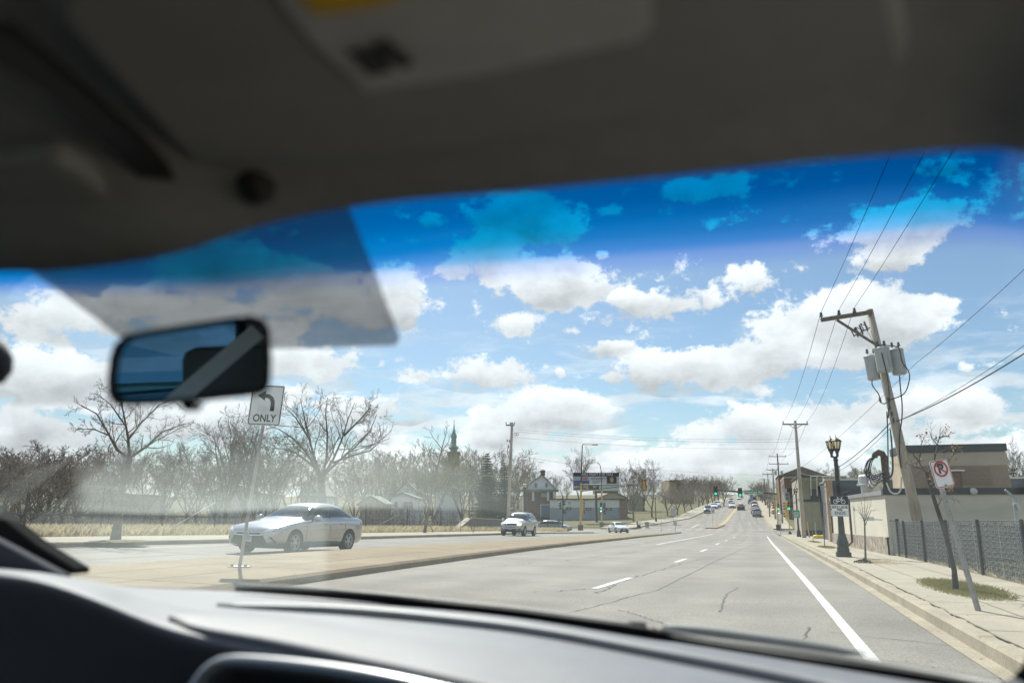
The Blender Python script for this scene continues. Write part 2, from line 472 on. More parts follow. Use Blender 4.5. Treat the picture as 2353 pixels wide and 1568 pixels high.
M['bb_sky'] = mat('billboard_pale_blue', (.35, .42, .48), .6, var=.2, vs=1)
M['bb_skin'] = mat('billboard_face', (.45, .28, .18), .6, var=.1)
M['purple'] = mat('purple_flyer', (.35, .30, .42), .6, var=.1)


# ------------------------------------------------------------------ objects
def tag(o, label=None, cat=None, group=None, kind=None):
    if label: o['label'] = label
    if cat: o['category'] = cat
    if group: o['group'] = group
    if kind: o['kind'] = kind
    return o


def empty(name, loc, label, cat, group=None, rz=0.0):
    o = bpy.data.objects.new(name, None)
    o.empty_display_size = .1
    o.location = loc
    o.rotation_euler = (0, 0, rz)
    COL.objects.link(o)
    return tag(o, label, cat, group)


def copy_tree(o, parent=None):
    c = o.copy()
    COL.objects.link(c)
    if parent is not None:
        c.parent = parent
    for ch in list(o.children):
        copy_tree(ch, c)
    return c


class MB:
    """collects shapes (world coordinates) and links them as one mesh object"""

    def __init__(s):
        s.v, s.f, s.uv = [], [], None

    def add(s, vs, fs):
        n = len(s.v)
        s.v += [tuple(v) for v in vs]
        s.f += [tuple(i + n for i in f) for f in fs]
        return s

    def box(s, c, size, rot=None, taper=1.0):
        hx, hy, hz = size[0] / 2, size[1] / 2, size[2] / 2
        vs = []
        for z, k in ((-hz, 1), (hz, taper)):
            vs += [Vector((-hx * k, -hy * k, z)), Vector((hx * k, -hy * k, z)), Vector((hx * k, hy * k, z)), Vector((-hx * k, hy * k, z))]
        if rot is not None:
            R = rot if isinstance(rot, Matrix) else Euler(rot).to_matrix()
            vs = [R @ v for v in vs]
        c = Vector(c)
        return s.add([v + c for v in vs], [(3, 2, 1, 0), (4, 5, 6, 7), (0, 1, 5, 4), (1, 2, 6, 5), (2, 3, 7, 6), (3, 0, 4, 7)])

    def box2(s, a, b):
        a, b = Vector(a), Vector(b)
        return s.box((a + b) / 2, (abs(b.x - a.x), abs(b.y - a.y), abs(b.z - a.z)))

    def tube(s, pts, r, n=8, caps=True):
        pts = [Vector(p) for p in pts]
        rs = r if isinstance(r, (list, tuple)) else [r] * len(pts)
        base = len(s.v)
        prev = None
        for i, p in enumerate(pts):
            a, b = pts[max(0, i - 1)], pts[min(len(pts) - 1, i + 1)]
            d = (b - a)
            if d.length < 1e-9: d = Vector((0, 0, 1))
            d.normalize()
            if prev is None:
                u = d.cross(Vector((0, 0, 1)) if abs(d.z) < .9 else Vector((1, 0, 0)))
            else:
                u = prev - d * prev.dot(d)
                if u.length < 1e-6: u = d.cross(Vector((0, 0, 1)) if abs(d.z) < .9 else Vector((1, 0, 0)))
            u.normalize()
            prev = u
            w = d.cross(u)
            for k in range(n):
                t = 2 * pi * k / n
                s.v.append(tuple(p + (u * cos(t) + w * sin(t)) * rs[i]))
        for i in range(len(pts) - 1):
            for k in range(n):
                k2 = (k + 1) % n
                s.f.append((base + i * n + k, base + i * n + k2, base + (i + 1) * n + k2, base + (i + 1) * n + k))
        if caps and n > 2:
            s.f.append(tuple(base + k for k in reversed(range(n))))
            s.f.append(tuple(base + (len(pts) - 1) * n + k for k in range(n)))
        return s

    def lathe(s, c, prof, n=16, axis=None, caps=True):
        """prof: list of (radius, height) along the axis from c"""
        R = Matrix.Identity(3) if axis is None else Vector((0, 0, 1)).rotation_difference(Vector(axis)).to_matrix()
        c = Vector(c)
        base = len(s.v)
        for (r, h) in prof:
            for k in range(n):
                t = 2 * pi * k / n
                s.v.append(tuple(c + R @ Vector((r * cos(t), r * sin(t), h))))
        for i in range(len(prof) - 1):
            for k in range(n):
                k2 = (k + 1) % n
                s.f.append((base + i * n + k, base + i * n + k2, base + (i + 1) * n + k2, base + (i + 1) * n + k))
        if caps:
            s.f.append(tuple(base + k for k in reversed(range(n))))
            s.f.append(tuple(base + (len(prof) - 1) * n + k for k in range(n)))
        return s

    def prism(s, poly, d):
        """a polygon (list of 3D points) extruded by vector d"""
        n = len(poly)
        d = Vector(d)
        p0 = [Vector(p) for p in poly]
        fs = [tuple(range(n - 1, -1, -1)), tuple(range(n, 2 * n))]
        fs += [(i, (i + 1) % n, n + (i + 1) % n, n + i) for i in range(n)]
        return s.add(p0 + [p + d for p in p0], fs)

    def quad(s, a, b, c, d):
        return s.add([a, b, c, d], [(0, 1, 2, 3)])

    def grid(s, rows):
        n = len(rows[0])
        vs = [p for r in rows for p in r]
        fs = [(i * n + j, i * n + j + 1, (i + 1) * n + j + 1, (i + 1) * n + j) for i in range(len(rows) - 1) for j in range(n - 1)]
        return s.add(vs, fs)

    def build(s, name, m, parent=None, smooth_=False, bevel=0.0, solid=0.0, sub=0, fix=True):
        me = bpy.data.meshes.new(name)
        inv = None
        if parent is not None:
            inv = (world_m(parent)).inverted()
        me.from_pydata([inv @ Vector(v) for v in s.v] if inv else s.v, [], s.f)
        me.materials.append(M[m] if isinstance(m, str) else m)
        if fix:
            b = bmesh.new()
            b.from_mesh(me)
            bmesh.ops.recalc_face_normals(b, faces=b.faces)
            b.to_mesh(me)
            b.free()
        if smooth_:
            me.polygons.foreach_set('use_smooth', [True] * len(me.polygons))
        o = bpy.data.objects.new(name, me)
        COL.objects.link(o)
        if smooth_:
            o.cycles.shadow_terminator_offset = .25
        if parent is not None:
            o.parent = parent
        if solid:
            md = o.modifiers.new('solid', 'SOLIDIFY'); md.thickness = solid; md.offset = 0
        if bevel:
            md = o.modifiers.new('bevel', 'BEVEL'); md.width = bevel; md.segments = 2; md.limit_method = 'ANGLE'
        if sub:
            md = o.modifiers.new('sub', 'SUBSURF'); md.levels = md.render_levels = sub
        return o


def world_m(o):
    m = Matrix.LocRotScale(o.location, o.rotation_euler, o.scale)
    while o.parent is not None:
        o = o.parent
        m = Matrix.LocRotScale(o.location, o.rotation_euler, o.scale) @ m
    return m


def text_mesh(body, size, bold=0.0, space=1.0):
    c = bpy.data.curves.new('lettering', 'FONT')
    c.body, c.size, c.offset, c.align_x, c.align_y, c.space_character = body, size, bold, 'CENTER', 'CENTER', space
    c.extrude = .0
    o = bpy.data.objects.new('lettering', c)
    COL.objects.link(o)
    bpy.context.view_layer.update()
    me = o.to_mesh()
    vs = [v.co.copy() for v in me.vertices]
    fs = [tuple(p.vertices) for p in me.polygons]
    o.to_mesh_clear()
    bpy.data.objects.remove(o)
    return vs, fs


def frame(origin, xdir, up):
    """matrix with local x along xdir, y along up, z towards the viewer"""
    x = Vector(xdir).normalized()
    y = Vector(up)
    y = (y - x * y.dot(x)).normalized()
    z = x.cross(y)
    m = Matrix((x, y, z)).transposed().to_4x4()
    m.translation = Vector(origin)
    return m


def add_text(mb, fr, x, y, body, size, bold=0.0, wide=1.0, z=.004, space=1.0, width=None):
    vs, fs = text_mesh(body, size, bold, space)
    if width:
        w = max(v.x for v in vs) - min(v.x for v in vs)
        wide = width / w
    mb.add([fr @ Vector((x + v.x * wide, y + v.y, z)) for v in vs], fs)


def plate(mb, fr, w, h, r=.04, t=.004, z=0.0, n=5, cx=0.0, cy=0.0):
    """rounded rectangle with thickness in the frame's xy plane"""
    pts = []
    for (sx, sy, a0) in ((1, 1, 0), (-1, 1, pi / 2), (-1, -1, pi), (1, -1, 1.5 * pi)):
        for k in range(n + 1):
            a = a0 + k * pi / 2 / n
            pts.append(Vector((cx + sx * (w / 2 - r) + r * cos(a), cy + sy * (h / 2 - r) + r * sin(a), z)))
    zd = (fr.to_3x3() @ Vector((0, 0, 1))) * t
    return mb.prism([fr @ p for p in pts], zd)


def ring(mb, fr, w, h, r, band, t=.002, z=.004, n=5):
    """rounded rectangular border"""
    def loop(w, h, r, z):
        out = []
        for (sx, sy, a0) in ((1, 1, 0), (-1, 1, pi / 2), (-1, -1, pi), (1, -1, 1.5 * pi)):
            for k in range(n + 1):
                a = a0 + k * pi / 2 / n
                out.append(fr @ Vector((sx * (w / 2 - r) + r * cos(a), sy * (h / 2 - r) + r * sin(a), z)))
        return out
    a, b = loop(w, h, r, z), loop(w - 2 * band, h - 2 * band, max(.005, r - band), z)
    m = len(a)
    mb.add(a + b, [(i, (i + 1) % m, m + (i + 1) % m, m + i) for i in range(m)])


def annulus(mb, fr, cx, cy, r0, r1, z=.004, n=40, a0=0, a1=2 * pi):
    vs = []
    for k in range(n + 1):
        a = a0 + (a1 - a0) * k / n
        vs += [fr @ Vector((cx + r0 * cos(a), cy + r0 * sin(a), z)), fr @ Vector((cx + r1 * cos(a), cy + r1 * sin(a), z))]
    mb.add(vs, [(2 * k, 2 * k + 1, 2 * k + 3, 2 * k + 2) for k in range(n)])


def stroke(mb, fr, pts, w, z=.004):
    """a flat ribbon through 2D points in a frame"""
    P = [Vector((p[0], p[1])) for p in pts]
    L = []
    for i, p in enumerate(P):
        d = P[min(len(P) - 1, i + 1)] - P[max(0, i - 1)]
        d.normalize()
        nrm = Vector((-d.y, d.x)) * w / 2
        L += [fr @ Vector((*(p + nrm), z)), fr @ Vector((*(p - nrm), z))]
    mb.add(L, [(2 * i, 2 * i + 1, 2 * i + 3, 2 * i + 2) for i in range(len(P) - 1)])


def resample(P, n):
    """Catmull-Rom through the points, n samples evenly by chord"""
    Q = [P[0] * 2 - P[1]] + list(P) + [P[-1] * 2 - P[-2]]
    cum = [0]
    for a, b in zip(P, P[1:]): cum.append(cum[-1] + (b - a).length)
    out = []
    for k in range(n):
        s = cum[-1] * k / (n - 1)
        i = 0
        while i < len(P) - 2 and cum[i + 1] < s: i += 1
        t = (s - cum[i]) / max(1e-9, cum[i + 1] - cum[i])
        p0, p1, p2, p3 = Q[i], Q[i + 1], Q[i + 2], Q[i + 3]
        out.append(.5 * ((2 * p1) + (p2 - p0) * t + (2 * p0 - 5 * p1 + 4 * p2 - p3) * t * t + (3 * p1 - p0 - 3 * p2 + p3) * t**3))
    return out


def structure(o):
    return tag(o, kind='structure')
# ================================================================== the setting: terrain, roads, kerbs, pavements, markings
def lerp_tab(tab):
    def f(y):
        if y <= tab[0][0]: return tab[0][1]
        for (a, va), (b, vb) in zip(tab, tab[1:]):
            if y <= b: return va + (vb - va) * (y - a) / (b - a)
        return tab[-1][1]
    return f


def asf(v):
    return v if callable(v) else (lambda y, v=v: v)


def yrange(y0, y1):
    ys, y = [], y0
    while y < y1 - 1e-6:
        ys.append(y)
        y += 1.5 if y < 60 else (2.5 if y < 220 else 12)
    return ys + [y1]


BREAKS = (-24, -2)


def row(xl, xr, y, dz, extra=()):
    xs = [xl] + sorted(min(max(b, xl), xr) for b in BREAKS + tuple(extra)) + [xr]
    return [Vector((x, y, gz(x, y) + dz)) for x in xs]


def sheet(name, m, xl, xr, y0, y1, dz, kind='structure', extra=()):
    xl, xr = asf(xl), asf(xr)
    o = MB().grid([row(xl(y), xr(y), y, dz, extra) for y in yrange(y0, y1)]).build(name, m)
    return tag(o, kind=kind)


def slab(name, m, xl, xr, y0, y1, dz, depth_=.25, edge=.03):
    """a raised strip with rounded top edges and sides"""
    xl, xr = asf(xl), asf(xr)
    rows = []
    for y in yrange(y0, y1):
        a, b = xl(y), xr(y)
        r = row(a + edge, b - edge, y, dz)
        lo = [Vector((a, y, gz(a, y) + dz - depth_)), Vector((a, y, gz(a, y) + dz - edge))]
        hi = [Vector((b, y, gz(b, y) + dz - edge)), Vector((b, y, gz(b, y) + dz - depth_))]
        rows.append(lo + r + hi)
    mb = MB().grid(rows)
    for i in (0, len(rows) - 1):
        n = len(rows[0])
        mb.f.append(tuple(range(i * n, i * n + n)))
    return structure(mb.build(name, m))


LC = lerp_tab([(-40, -20.6), (19, -20.0), (27, -19.0), (36, -18.5), (100, -18.7)])          # left kerb line
RC = lerp_tab([(-40, 1.97), (10, 1.99), (28, 2.10), (47, 2.3), (96, 2.85), (140, 3.0), (160, 2.4), (190, 1.6), (330, 1.4), (700, 3.0)])
FL = lerp_tab([(138, -20.2), (143, -19.2), (160, -15.4), (171, -12.4), (191, -11.2), (230, -10.6), (700, -11)])   # far left kerb
LW = lerp_tab([(-40, -24.4), (22, -23.9), (31, -22.6), (44, -22.4), (96, -22.0)])
# terrain: one sheet to the horizon, sunk a little under the roads
xs = [-1500, -800, -420, -260, -170, -120, -90, -70, -55, -45, -38, -32, -28, -25.2, -22.4, -21, -12, -2, 2.2, 3.2, 4.3, 6.5, 9, 14, 20, 30, 45, 70, 120, 220, 500, 1200]
ys = [-60, -40, -20, -8, 0, 6, 12, 18, 24, 30, 36, 42, 50, 58, 66, 74, 82, 90, 97, 101, 105, 112, 120, 128, 135, 139, 146, 154, 162, 170, 180, 190, 205, 220, 245, 275, 310, 330, 380, 450, 550, 650, 700, 760, 850, 1100, 1600, 2500, 4000]


def ground_h(x, y):
    z = gz(x, y)
    if y > 137: inside = FL(y) - 2 < x < RC(y) + 2
    else: inside = -22.3 < x < 3.2
    if 101 < y < 138: inside = True
    return z + (-.22 if inside else .06)


structure(MB().grid([[Vector((x, y, ground_h(x, y))) for x in xs] for y in ys]).build('ground', 'soil'))
sheet('road', 'asphalt', LC, lambda y: RC(y) - .17, -40, 104, 0)
sheet('road', 'asphalt', lambda y: max(FL(y), LC(100)), lambda y: RC(y) - (.17 if y > 137 else 0), 104, 700, 0)
for (a, b) in ((-420, LC(100) - .004), (3.02, 160)):
    rows = []
    for y in yrange(104, 137):
        rr = [Vector((x, y, gz(x, y))) for x in (a, *[k for k in (-260, -150, -90, -60, -40, -24, 6, 9, 20, 60) if a < k < b], b)]
        rows.append(rr)
    structure(MB().grid(rows).build('side_street', 'asphalt_old'))
sheet('gutter', 'curb', lambda y: RC(y) - .17, RC, -40, 98, .004)
sheet('gutter', 'curb', lambda y: RC(y) - .17, RC, 139, 330, .004)
slab('kerb', 'curb', RC, lambda y: RC(y) + .17, -40, 98, .15)
slab('kerb', 'curb', RC, lambda y: RC(y) + .17, 139, 330, .15)
slab('pavement', 'concrete', lambda y: RC(y) + .173, lambda y: 4.45 + .03 * max(0, y - 40), -40, 98, .147)
slab('pavement', 'concrete', lambda y: RC(y) + .173, lambda y: 6.0, 139, 330, .147)
slab('pavement', 'concrete', lambda y: 4.453 + .03 * max(0, y - 40), 30, 50.5, 98, .11)          # parking apron beyond the cream building
slab('kerb', 'curb', lambda y: LC(y) - .17, LC, -40, 98, .15)
slab('pavement', 'concrete', LW, lambda y: LC(y) - .173, -40, 98, .147)
slab('kerb', 'curb', lambda y: FL(y) - .17, FL, 139, 420, .15)
slab('pavement', 'concrete', lambda y: FL(y) - (5.5 if y < 170 else 3.6), lambda y: FL(y) - .173, 139, 420, .147)
sheet('lawn', 'lawn', -75, lambda y: FL(y) - (5.5 if y < 170 else 3.6) - .01, 141, 330, .11)
sheet('lawn', 'lawn', 6.0, 60, 139, 150, .10)
# median islands, tan concrete
MR = lerp_tab([(-30, -7.3), (12, -7.6), (19, -7.75), (37, -8.28), (60, -8.7), (119, -10.0)])
ML = lerp_tab([(-30, -12.4), (13, -11.9), (23, -11.6), (34, -11.3), (55, -10.9), (95, -10.6), (119, -10.3)])
slab('median', 'median', ML, MR, -30, 119, .16, edge=.05)
NL = lerp_tab([(140, -7.8), (150, -5.3)])
slab('median', 'median', NL, lerp_tab([(140, -6.0), (150, -4.9)]), 140, 150, .15)

# joints, cracks and markings are thin sheets lying 4 mm above the surface they mark
def ribbon(mb, pts, w, dz, step=1.0):
    """pts: ground points (x, y); follows the ground"""
    P = [Vector((p[0], p[1])) for p in pts]
    full = []
    for a, b in zip(P, P[1:]):
        n = max(1, int((b - a).length / step))
        full += [a.lerp(b, k / n) for k in range(n)]
    full.append(P[-1])
    n0 = len(mb.v)
    ws = w if callable(w) else (lambda i, n: w)
    for i, p in enumerate(full):
        d = (full[min(len(full) - 1, i + 1)] - full[max(0, i - 1)])
        d.normalize()
        nn = Vector((-d.y, d.x)) * ws(i, len(full)) / 2
        for q in (p + nn, p - nn):
            mb.v.append((q.x, q.y, gz(q.x, q.y) + dz))
    mb.f += [(n0 + 2 * i, n0 + 2 * i + 1, n0 + 2 * i + 3, n0 + 2 * i + 2) for i in range(len(full) - 1)]


def px_line(*pp, dz=0.0):
    return [tuple(G(*p, dz)[:2]) for p in pp]


rnd = random.Random(5)
mb = MB()
ribbon(mb, [(.95, -6), (.95, 26), (1.05, 55), (1.3, 93)], .13, .005)                      # bike lane edge line
for (a, b) in (((1366, 1351), (1449, 1326)), ((1551, 1290.6), (1575.6, 1282.8)), ((1610, 1266), (1623, 1261)), ((1644, 1250), (1652, 1247)), ((1665.6, 1241.6), (1671, 1240)), ((1684, 1234), (1688, 1232.5))):
    p, q = G(*a), G(*b)
    ribbon(mb, [(p.x, p.y), (q.x, q.y)], .13, .005)
ribbon(mb, px_line((1508, 1250), (1637, 1226)), .14, .005)                                 # turn lane line
ribbon(mb, px_line((1425, 1244), (1479, 1247)), .25, .005)
ribbon(mb, px_line((1540, 1236), (1580, 1238)), .3, .005)
ribbon(mb, px_line((1590, 1211), (1607, 1203)), .15, .005)
for k in range(9):                                                                         # crosswalk dashes, near and far side
    x = -9.0 + k * 1.25
    ribbon(mb, [(x, 100.5 + .1 * k), (x + .75, 100.6 + .1 * k)], .55, .005)
for k in range(12):
    x = -16 + k * 1.7
    ribbon(mb, [(x, 137.3), (x + 1.0, 137.3)], .5, .005)
ribbon(mb, [(-1.0, 97.5), (1.4, 97.5)], .35, .005)
ribbon(mb, px_line((1000, 1250), (1360, 1232)), .12, .005)
ribbon(mb, px_line((130, 1262), (525, 1252)), .12, .005)
ribbon(mb, [(-15.2, 55), (-15.2, 95)], .12, .005)
for yy, s in ((27.4, 1), (28.3, .7), (29.6, .8)):                                           # worn bicycle stencil
    ribbon(mb, [(1.3, yy), (1.3 + .3 * s, yy + .12)], .12, .005)
    ribbon(mb, [(1.5, yy + .5), (1.5 + .22 * s, yy + .45)], .1, .005)
structure(mb.build('road_marking', 'line'))
mb = MB()
yl_ = px_line((1649, 1208), (1668, 1194.5), (1674, 1186), (1689, 1169.5), (1695, 1160), (1700, 1152))
for k in (0, 1):
    ribbon(mb, [(x + .3 * k, y) for x, y in yl_], .15, .005, step=2.5)
structure(mb.build('centre_line', 'yellow_line'))


def jag(a, b, amp, n, seed):
    r = random.Random(seed)
    A, B = Vector(a), Vector(b)
    nn = Vector((-(B - A).y, (B - A).x)).normalized()
    n *= 3
    off, walk = 0.0, []
    for k in range(n + 1):
        off = off * .86 + r.uniform(-amp, amp) * .34
        walk.append(off)
    return [tuple(A.lerp(B, k / n) + nn * walk[k] * (0 if k in (0, n) else 1)) for k in range(n + 1)]


mb = MB()
cr = [((1375, 1362), (1480, 1320), .25, 14, .035), ((1480, 1320), (1595, 1283), .25, 12, .03), ((1362, 1350), (1230, 1360), .2, 8, .03),
      ((1510, 1355), (1712, 1258), .04, 12, .022), ((1712, 1258), (1765, 1237), .05, 6, .03), ((1835, 1500), (1856, 1440), .05, 10, .03),
      ((1655, 1405), (1670, 1362), .05, 12, .03), ((1670, 1362), (1690, 1348), .06, 5, .02), ((1180, 1290), (1660, 1322), .04, 14, .02),
      ((1660, 1322), (2030, 1328), .04, 10, .02), ((1520, 1284), (1900, 1288), .06, 12, .03), ((1100, 1304), (1300, 1286), .3, 10, .02), ((1300, 1286), (1500, 1262), .2, 10, .03),
      ((1250, 1420), (1510, 1355), .05, 12, .02), ((1420, 1400), (1555, 1440), .2, 8, .02), ((1480, 1500), (1560, 1440), .2, 8, .02), ((1900, 1450), (2250, 1490), .05, 10, .015)]
for i, (a, b, am, n, w) in enumerate(cr):
    p, q = G(*a), G(*b)
    pts = jag(p[:2], q[:2], am, n, i)
    rr = random.Random(i)
    ribbon(mb, pts, (lambda w: (lambda i, n: w * (.35 + rr.random())))(w * .95), .0045, step=.12)
for i in range(16):                                                                         # far side cracks on the opposite carriageway
    y = 14 + i * 4.6
    ribbon(mb, jag((-12.6, y), (-18.5, y + rnd.uniform(-2, 3)), .2, 8, 50 + i), .035, .0045, step=.4)
structure(mb.build('road_crack', 'crack'))
mb = MB()
for x in (-5.6, -3.9, -.9, .1):                                                              # darker oily wheel tracks
    ribbon(mb, [(x, 60), (x + .1, 97)], .35, .0025, step=2)
for x in (-1.4, .4, 1.6, -6.0, -8.0):
    ribbon(mb, [(x, 139), (x - 1.2, 170), (x - 2.6, 220), (x - 2.8, 330)], .45, .0025, step=2.5)
ribbon(mb, [(-13.3, 10), (-13.2, 95)], .4, .0025, step=2)
ribbon(mb, [(-15.0, 10), (-15.0, 52)], .4, .0025, step=2)
structure(mb.build('tyre_track', 'worn'))
mb = MB()
for y in [1.5 * k + 5 for k in range(60)]:
    ribbon(mb, [(RC(y) + .19, y), (4.42, y + .02)], .018, .1515, step=1)
for x in (2.9, 3.7):
    ribbon(mb, [(x, 3), (x, 51), (x + .3, 95)], .016, .1515, step=1.5)
for y in [4.0 * k + 8 for k in range(22)]:
    ribbon(mb, [(LC(y) - .2, y), (LW(y) + .05, y)], .03, .1515, step=1.5)
ribbon(mb, [(-21.2, 8), (-20.6, 36), (-20.4, 95)], .03, .1515, step=1.5)
for k in range(14):
    y = 10.5 + 3.4 * k
    ribbon(mb, jag((MR(y) - .06, y), (ML(y) + .06, y + .3), .03, 6, k), .03, .1645, step=1)
for f in (.33, .66):
    ribbon(mb, [(ML(y) * f + MR(y) * (1 - f), y) for y in (8, 14, 20, 30, 50, 80, 110)], .028, .1645, step=1.5)
for k in range(26):                                                                          # kerb joints
    y = 6 + 3.0 * k
    ribbon(mb, [(RC(y) + .005, y), (RC(y) + .165, y)], .02, .1545, step=.2)
structure(mb.build('pavement_joint', 'joint'))
mb = MB()
rr = random.Random(77)
pts = [(RC(y) + .19 + rr.uniform(-.012, .025), y) for y in [5 + .5 * k for k in range(130)]]
ribbon(mb, pts, lambda i, n: .02 * rr.uniform(.2, 1.8), .153, step=.12)
pts = [(4.42, y) for y in range(4, 30)]
ribbon(mb, pts, .05, .153, step=.5)
for i in range(230):                                                                        # grit and leaf litter in the gutter and on the pavement
    y = 6 + 30 * rr.random()**1.6
    x = rr.choice([rr.uniform(1.8, 1.97), rr.uniform(2.3, 4.4), rr.uniform(1.2, 1.8), rr.uniform(2.3, 3.0)])
    dz = .0075 if x < 2.05 else .153
    s = rr.uniform(.006, .02)
    z = gz(x, y) + dz
    a = rr.random() * 6
    mb.add([(x + s * cos(a + t) * rr.uniform(.5, 1.3), y + s * sin(a + t) * rr.uniform(.6, 2), z) for t in (0, 1.3, 2.6, 4.0, 5.2)], [(0, 1, 2, 3, 4)])
for i in range(120):
    y = 10 + 30 * rr.random()
    x = rr.uniform(ML(y), MR(y))
    s = rr.uniform(.01, .04)
    z = gz(x, y) + .165
    mb.add([(x + s * cos(t), y + s * 1.5 * sin(t), z) for t in (0, 1.3, 2.6, 4.0, 5.2)], [(0, 1, 2, 3, 4)])
tag(mb.build('litter_grit', 'joint'), 'dark dirt line and grit along the kerb joint and pavement', 'dirt', kind='stuff')


# ------------------------------------------------------------------ grass
def blades(mb, pts, h, w, r, lean=.35):
    for (x, y, z) in pts:
        a = r.random() * 6.283
        hh = h * r.uniform(.5, 1.25)
        lx, ly = r.gauss(0, lean) * hh, r.gauss(0, lean) * hh
        dx, dy = cos(a) * w, sin(a) * w
        n = len(mb.v)
        mb.v += [(x - dx, y - dy, z), (x + dx, y + dy, z), (x + lx * .4 + dx * .7, y + ly * .4 + dy * .7, z + hh * .6), (x + lx, y + ly, z + hh)]
        mb.f += [(n, n + 1, n + 2), (n, n + 2, n + 3)]


def ellipse_pts(cx, cy, rx, ry, n, r, dz):
    out = []
    while len(out) < n:
        a, b = r.gauss(0, .45), r.gauss(0, .45)
        if a * a + b * b < 1.3:
            x, y = cx + a * rx, cy + b * ry
            if x > RC(y) + .25: out.append((x, y, gz(x, y) + dz))
    return out


rg = random.Random(3)
for (px, py, rx, ry, n, lab) in ((2190, 1350, .48, 2.0, 12000, 'patch of green grass round the crooked young tree'), (1893, 1256, .35, 2.6, 3000, 'thin grass strip round the second sapling up the pavement'),
                                 (1866, 1244, .3, 3.2, 2000, 'thin grass strip round the farthest sapling before the corner'), (2000, 1290, .5, 1.6, 900, 'sparse brown grass round the mulched sapling')):
    c = G(px, py, .15)
    mb = MB()
    blades(mb, ellipse_pts(c.x + .12, c.y, rx, ry, n, rg, .147), .048, .0035, rg, .6)
    tag(mb.build('grass_patch', 'dry_grass' if 'brown' in lab else 'grass_blade', fix=False), lab, 'grass', kind='stuff')
mb = MB()
pts = []
for i in range(52000):
    y = 14 + 84 * rg.random()**1.3
    x = rg.uniform(-33, LW(y) - .35) if rg.random() < .45 else rg.uniform(-29, LW(y) - .3)
    pts.append((x, y, gz(x, y) + .05))
blades(mb, pts, .46, .009, rg, .4)
tag(mb.build('dry_grass', 'dry_grass', fix=False), 'tall dead straw coloured grass behind the left chain link fence', 'dry grass', kind='stuff')
mb = MB()
blades(mb, [(rg.uniform(-70, -31), y, gz(-32, y) + .05) for y in [18 + 90 * rg.random() for _ in range(14000)]], .22, .03, rg, .4)
tag(mb.build('field_grass', 'lawn', fix=False), 'short pale green grass of the empty field on the left', 'grass', kind='stuff')
mb = MB()
blades(mb, [(rg.uniform(5.1, 5.5), 8 + 25 * rg.random(), 0) for _ in range(0)], .2, .01, rg)
for i in range(1500):
    y = 8 + 25 * rg.random()
    x = 4.43 + abs(rg.gauss(0, .08))
    blades(mb, [(x, y, gz(x, y) + .1)], .13, .003, rg, .5)
tag(mb.build('fence_weeds', 'dry_grass', fix=False), 'dead weeds along the foot of the slatted fence', 'weeds', kind='stuff')
# ================================================================== trees
def pt_at(pts, t):
    n = len(pts) - 1
    i = min(n - 1, int(t * n))
    f = t * n - i
    return pts[i].lerp(pts[i + 1], f), (pts[i + 1] - pts[i]).normalized()


def rvec(r):
    while True:
        v = Vector((r.uniform(-1, 1), r.uniform(-1, 1), r.uniform(-1, 1)))
        if .1 < v.length < 1: return v.normalized()


def child_path(p, d, L, r, up, bend=.25, n=3):
    pts = [p]
    d = d.normalized()
    for k in range(n):
        d = (d + rvec(r) * bend + Vector((0, 0, up))).normalized()
        pts.append(pts[-1] + d * L / n)
    return pts


def grow(wood, crown, pts, r0, r1, plan, r, minr=.006, up=.12, lo=.25, bend=.25, ang=(30, 60)):
    """plan: list of (number of children, length ratio) per level"""
    tgt = wood if r0 > minr * 3.2 else crown
    n = len(pts)
    tgt.tube(pts, [r0 + (r1 - r0) * i / (n - 1) for i in range(n)], 7 if r0 > .05 else (5 if r0 > .02 else 3), caps=False)
    if not plan: return
    L = sum((b - a).length for a, b in zip(pts, pts[1:]))
    nc, ratio = plan[0]
    for i in range(nc):
        t = lo + (1 - lo) * (i + r.random()) / nc
        p, d = pt_at(pts, min(.999, t))
        ax = d.cross(rvec(r))
        if ax.length < 1e-3: continue
        dd = Quaternion(ax.normalized(), radians(r.uniform(*ang))) @ d
        rr = max(minr, (r0 + (r1 - r0) * t) * .55)
        cl = L * ratio * r.uniform(.65, 1.2) * (1.1 - .45 * t)
        grow(wood, crown, child_path(p, dd, cl, r, up, bend, 3 if len(plan) > 1 else 2), rr, max(minr * .7, rr * .35), plan[1:], r, minr, up, .2, bend, ang)


def bare_tree(name, seed, H, trunk_h, r0, nlimb, plan, wood_m, twig_m, minr, incl=(15, 50), up=.10, tube_n=1):
    """prototype at the origin: thing > trunk, crown"""
    r = random.Random(seed)
    w, c = MB(), MB()
    t = [Vector((0, 0, -.15))]
    for k in range(4):
        t.append(Vector((r.gauss(0, .03) * H * .3, r.gauss(0, .03) * H * .3, trunk_h * (k + 1) / 4)))
    w.tube(t, [r0 * 1.3, r0 * 1.05, r0, r0 * .93, r0 * .85], 8, caps=False)
    for i in range(nlimb):
        a = 2 * pi * (i + r.random() * .7) / nlimb
        inc = radians(r.uniform(*incl)) * (0.3 if i == 0 else 1)
        d = Vector((sin(inc) * cos(a), sin(inc) * sin(a), cos(inc)))
        L = (H - trunk_h) * r.uniform(.75, 1.0) / max(.6, cos(inc * .7))
        p = pt_at(t, r.uniform(.8, .99))[0]
        grow(w, c, child_path(p, d, L, r, up, .16, 5), r0 * .55, r0 * .12, plan, r, minr, up)
    root = empty(name, (0, 0, 0), '', '')
    w.build('trunk', wood_m, root, smooth_=True, fix=False)
    c.build('crown', twig_m, root, fix=False)
    return root


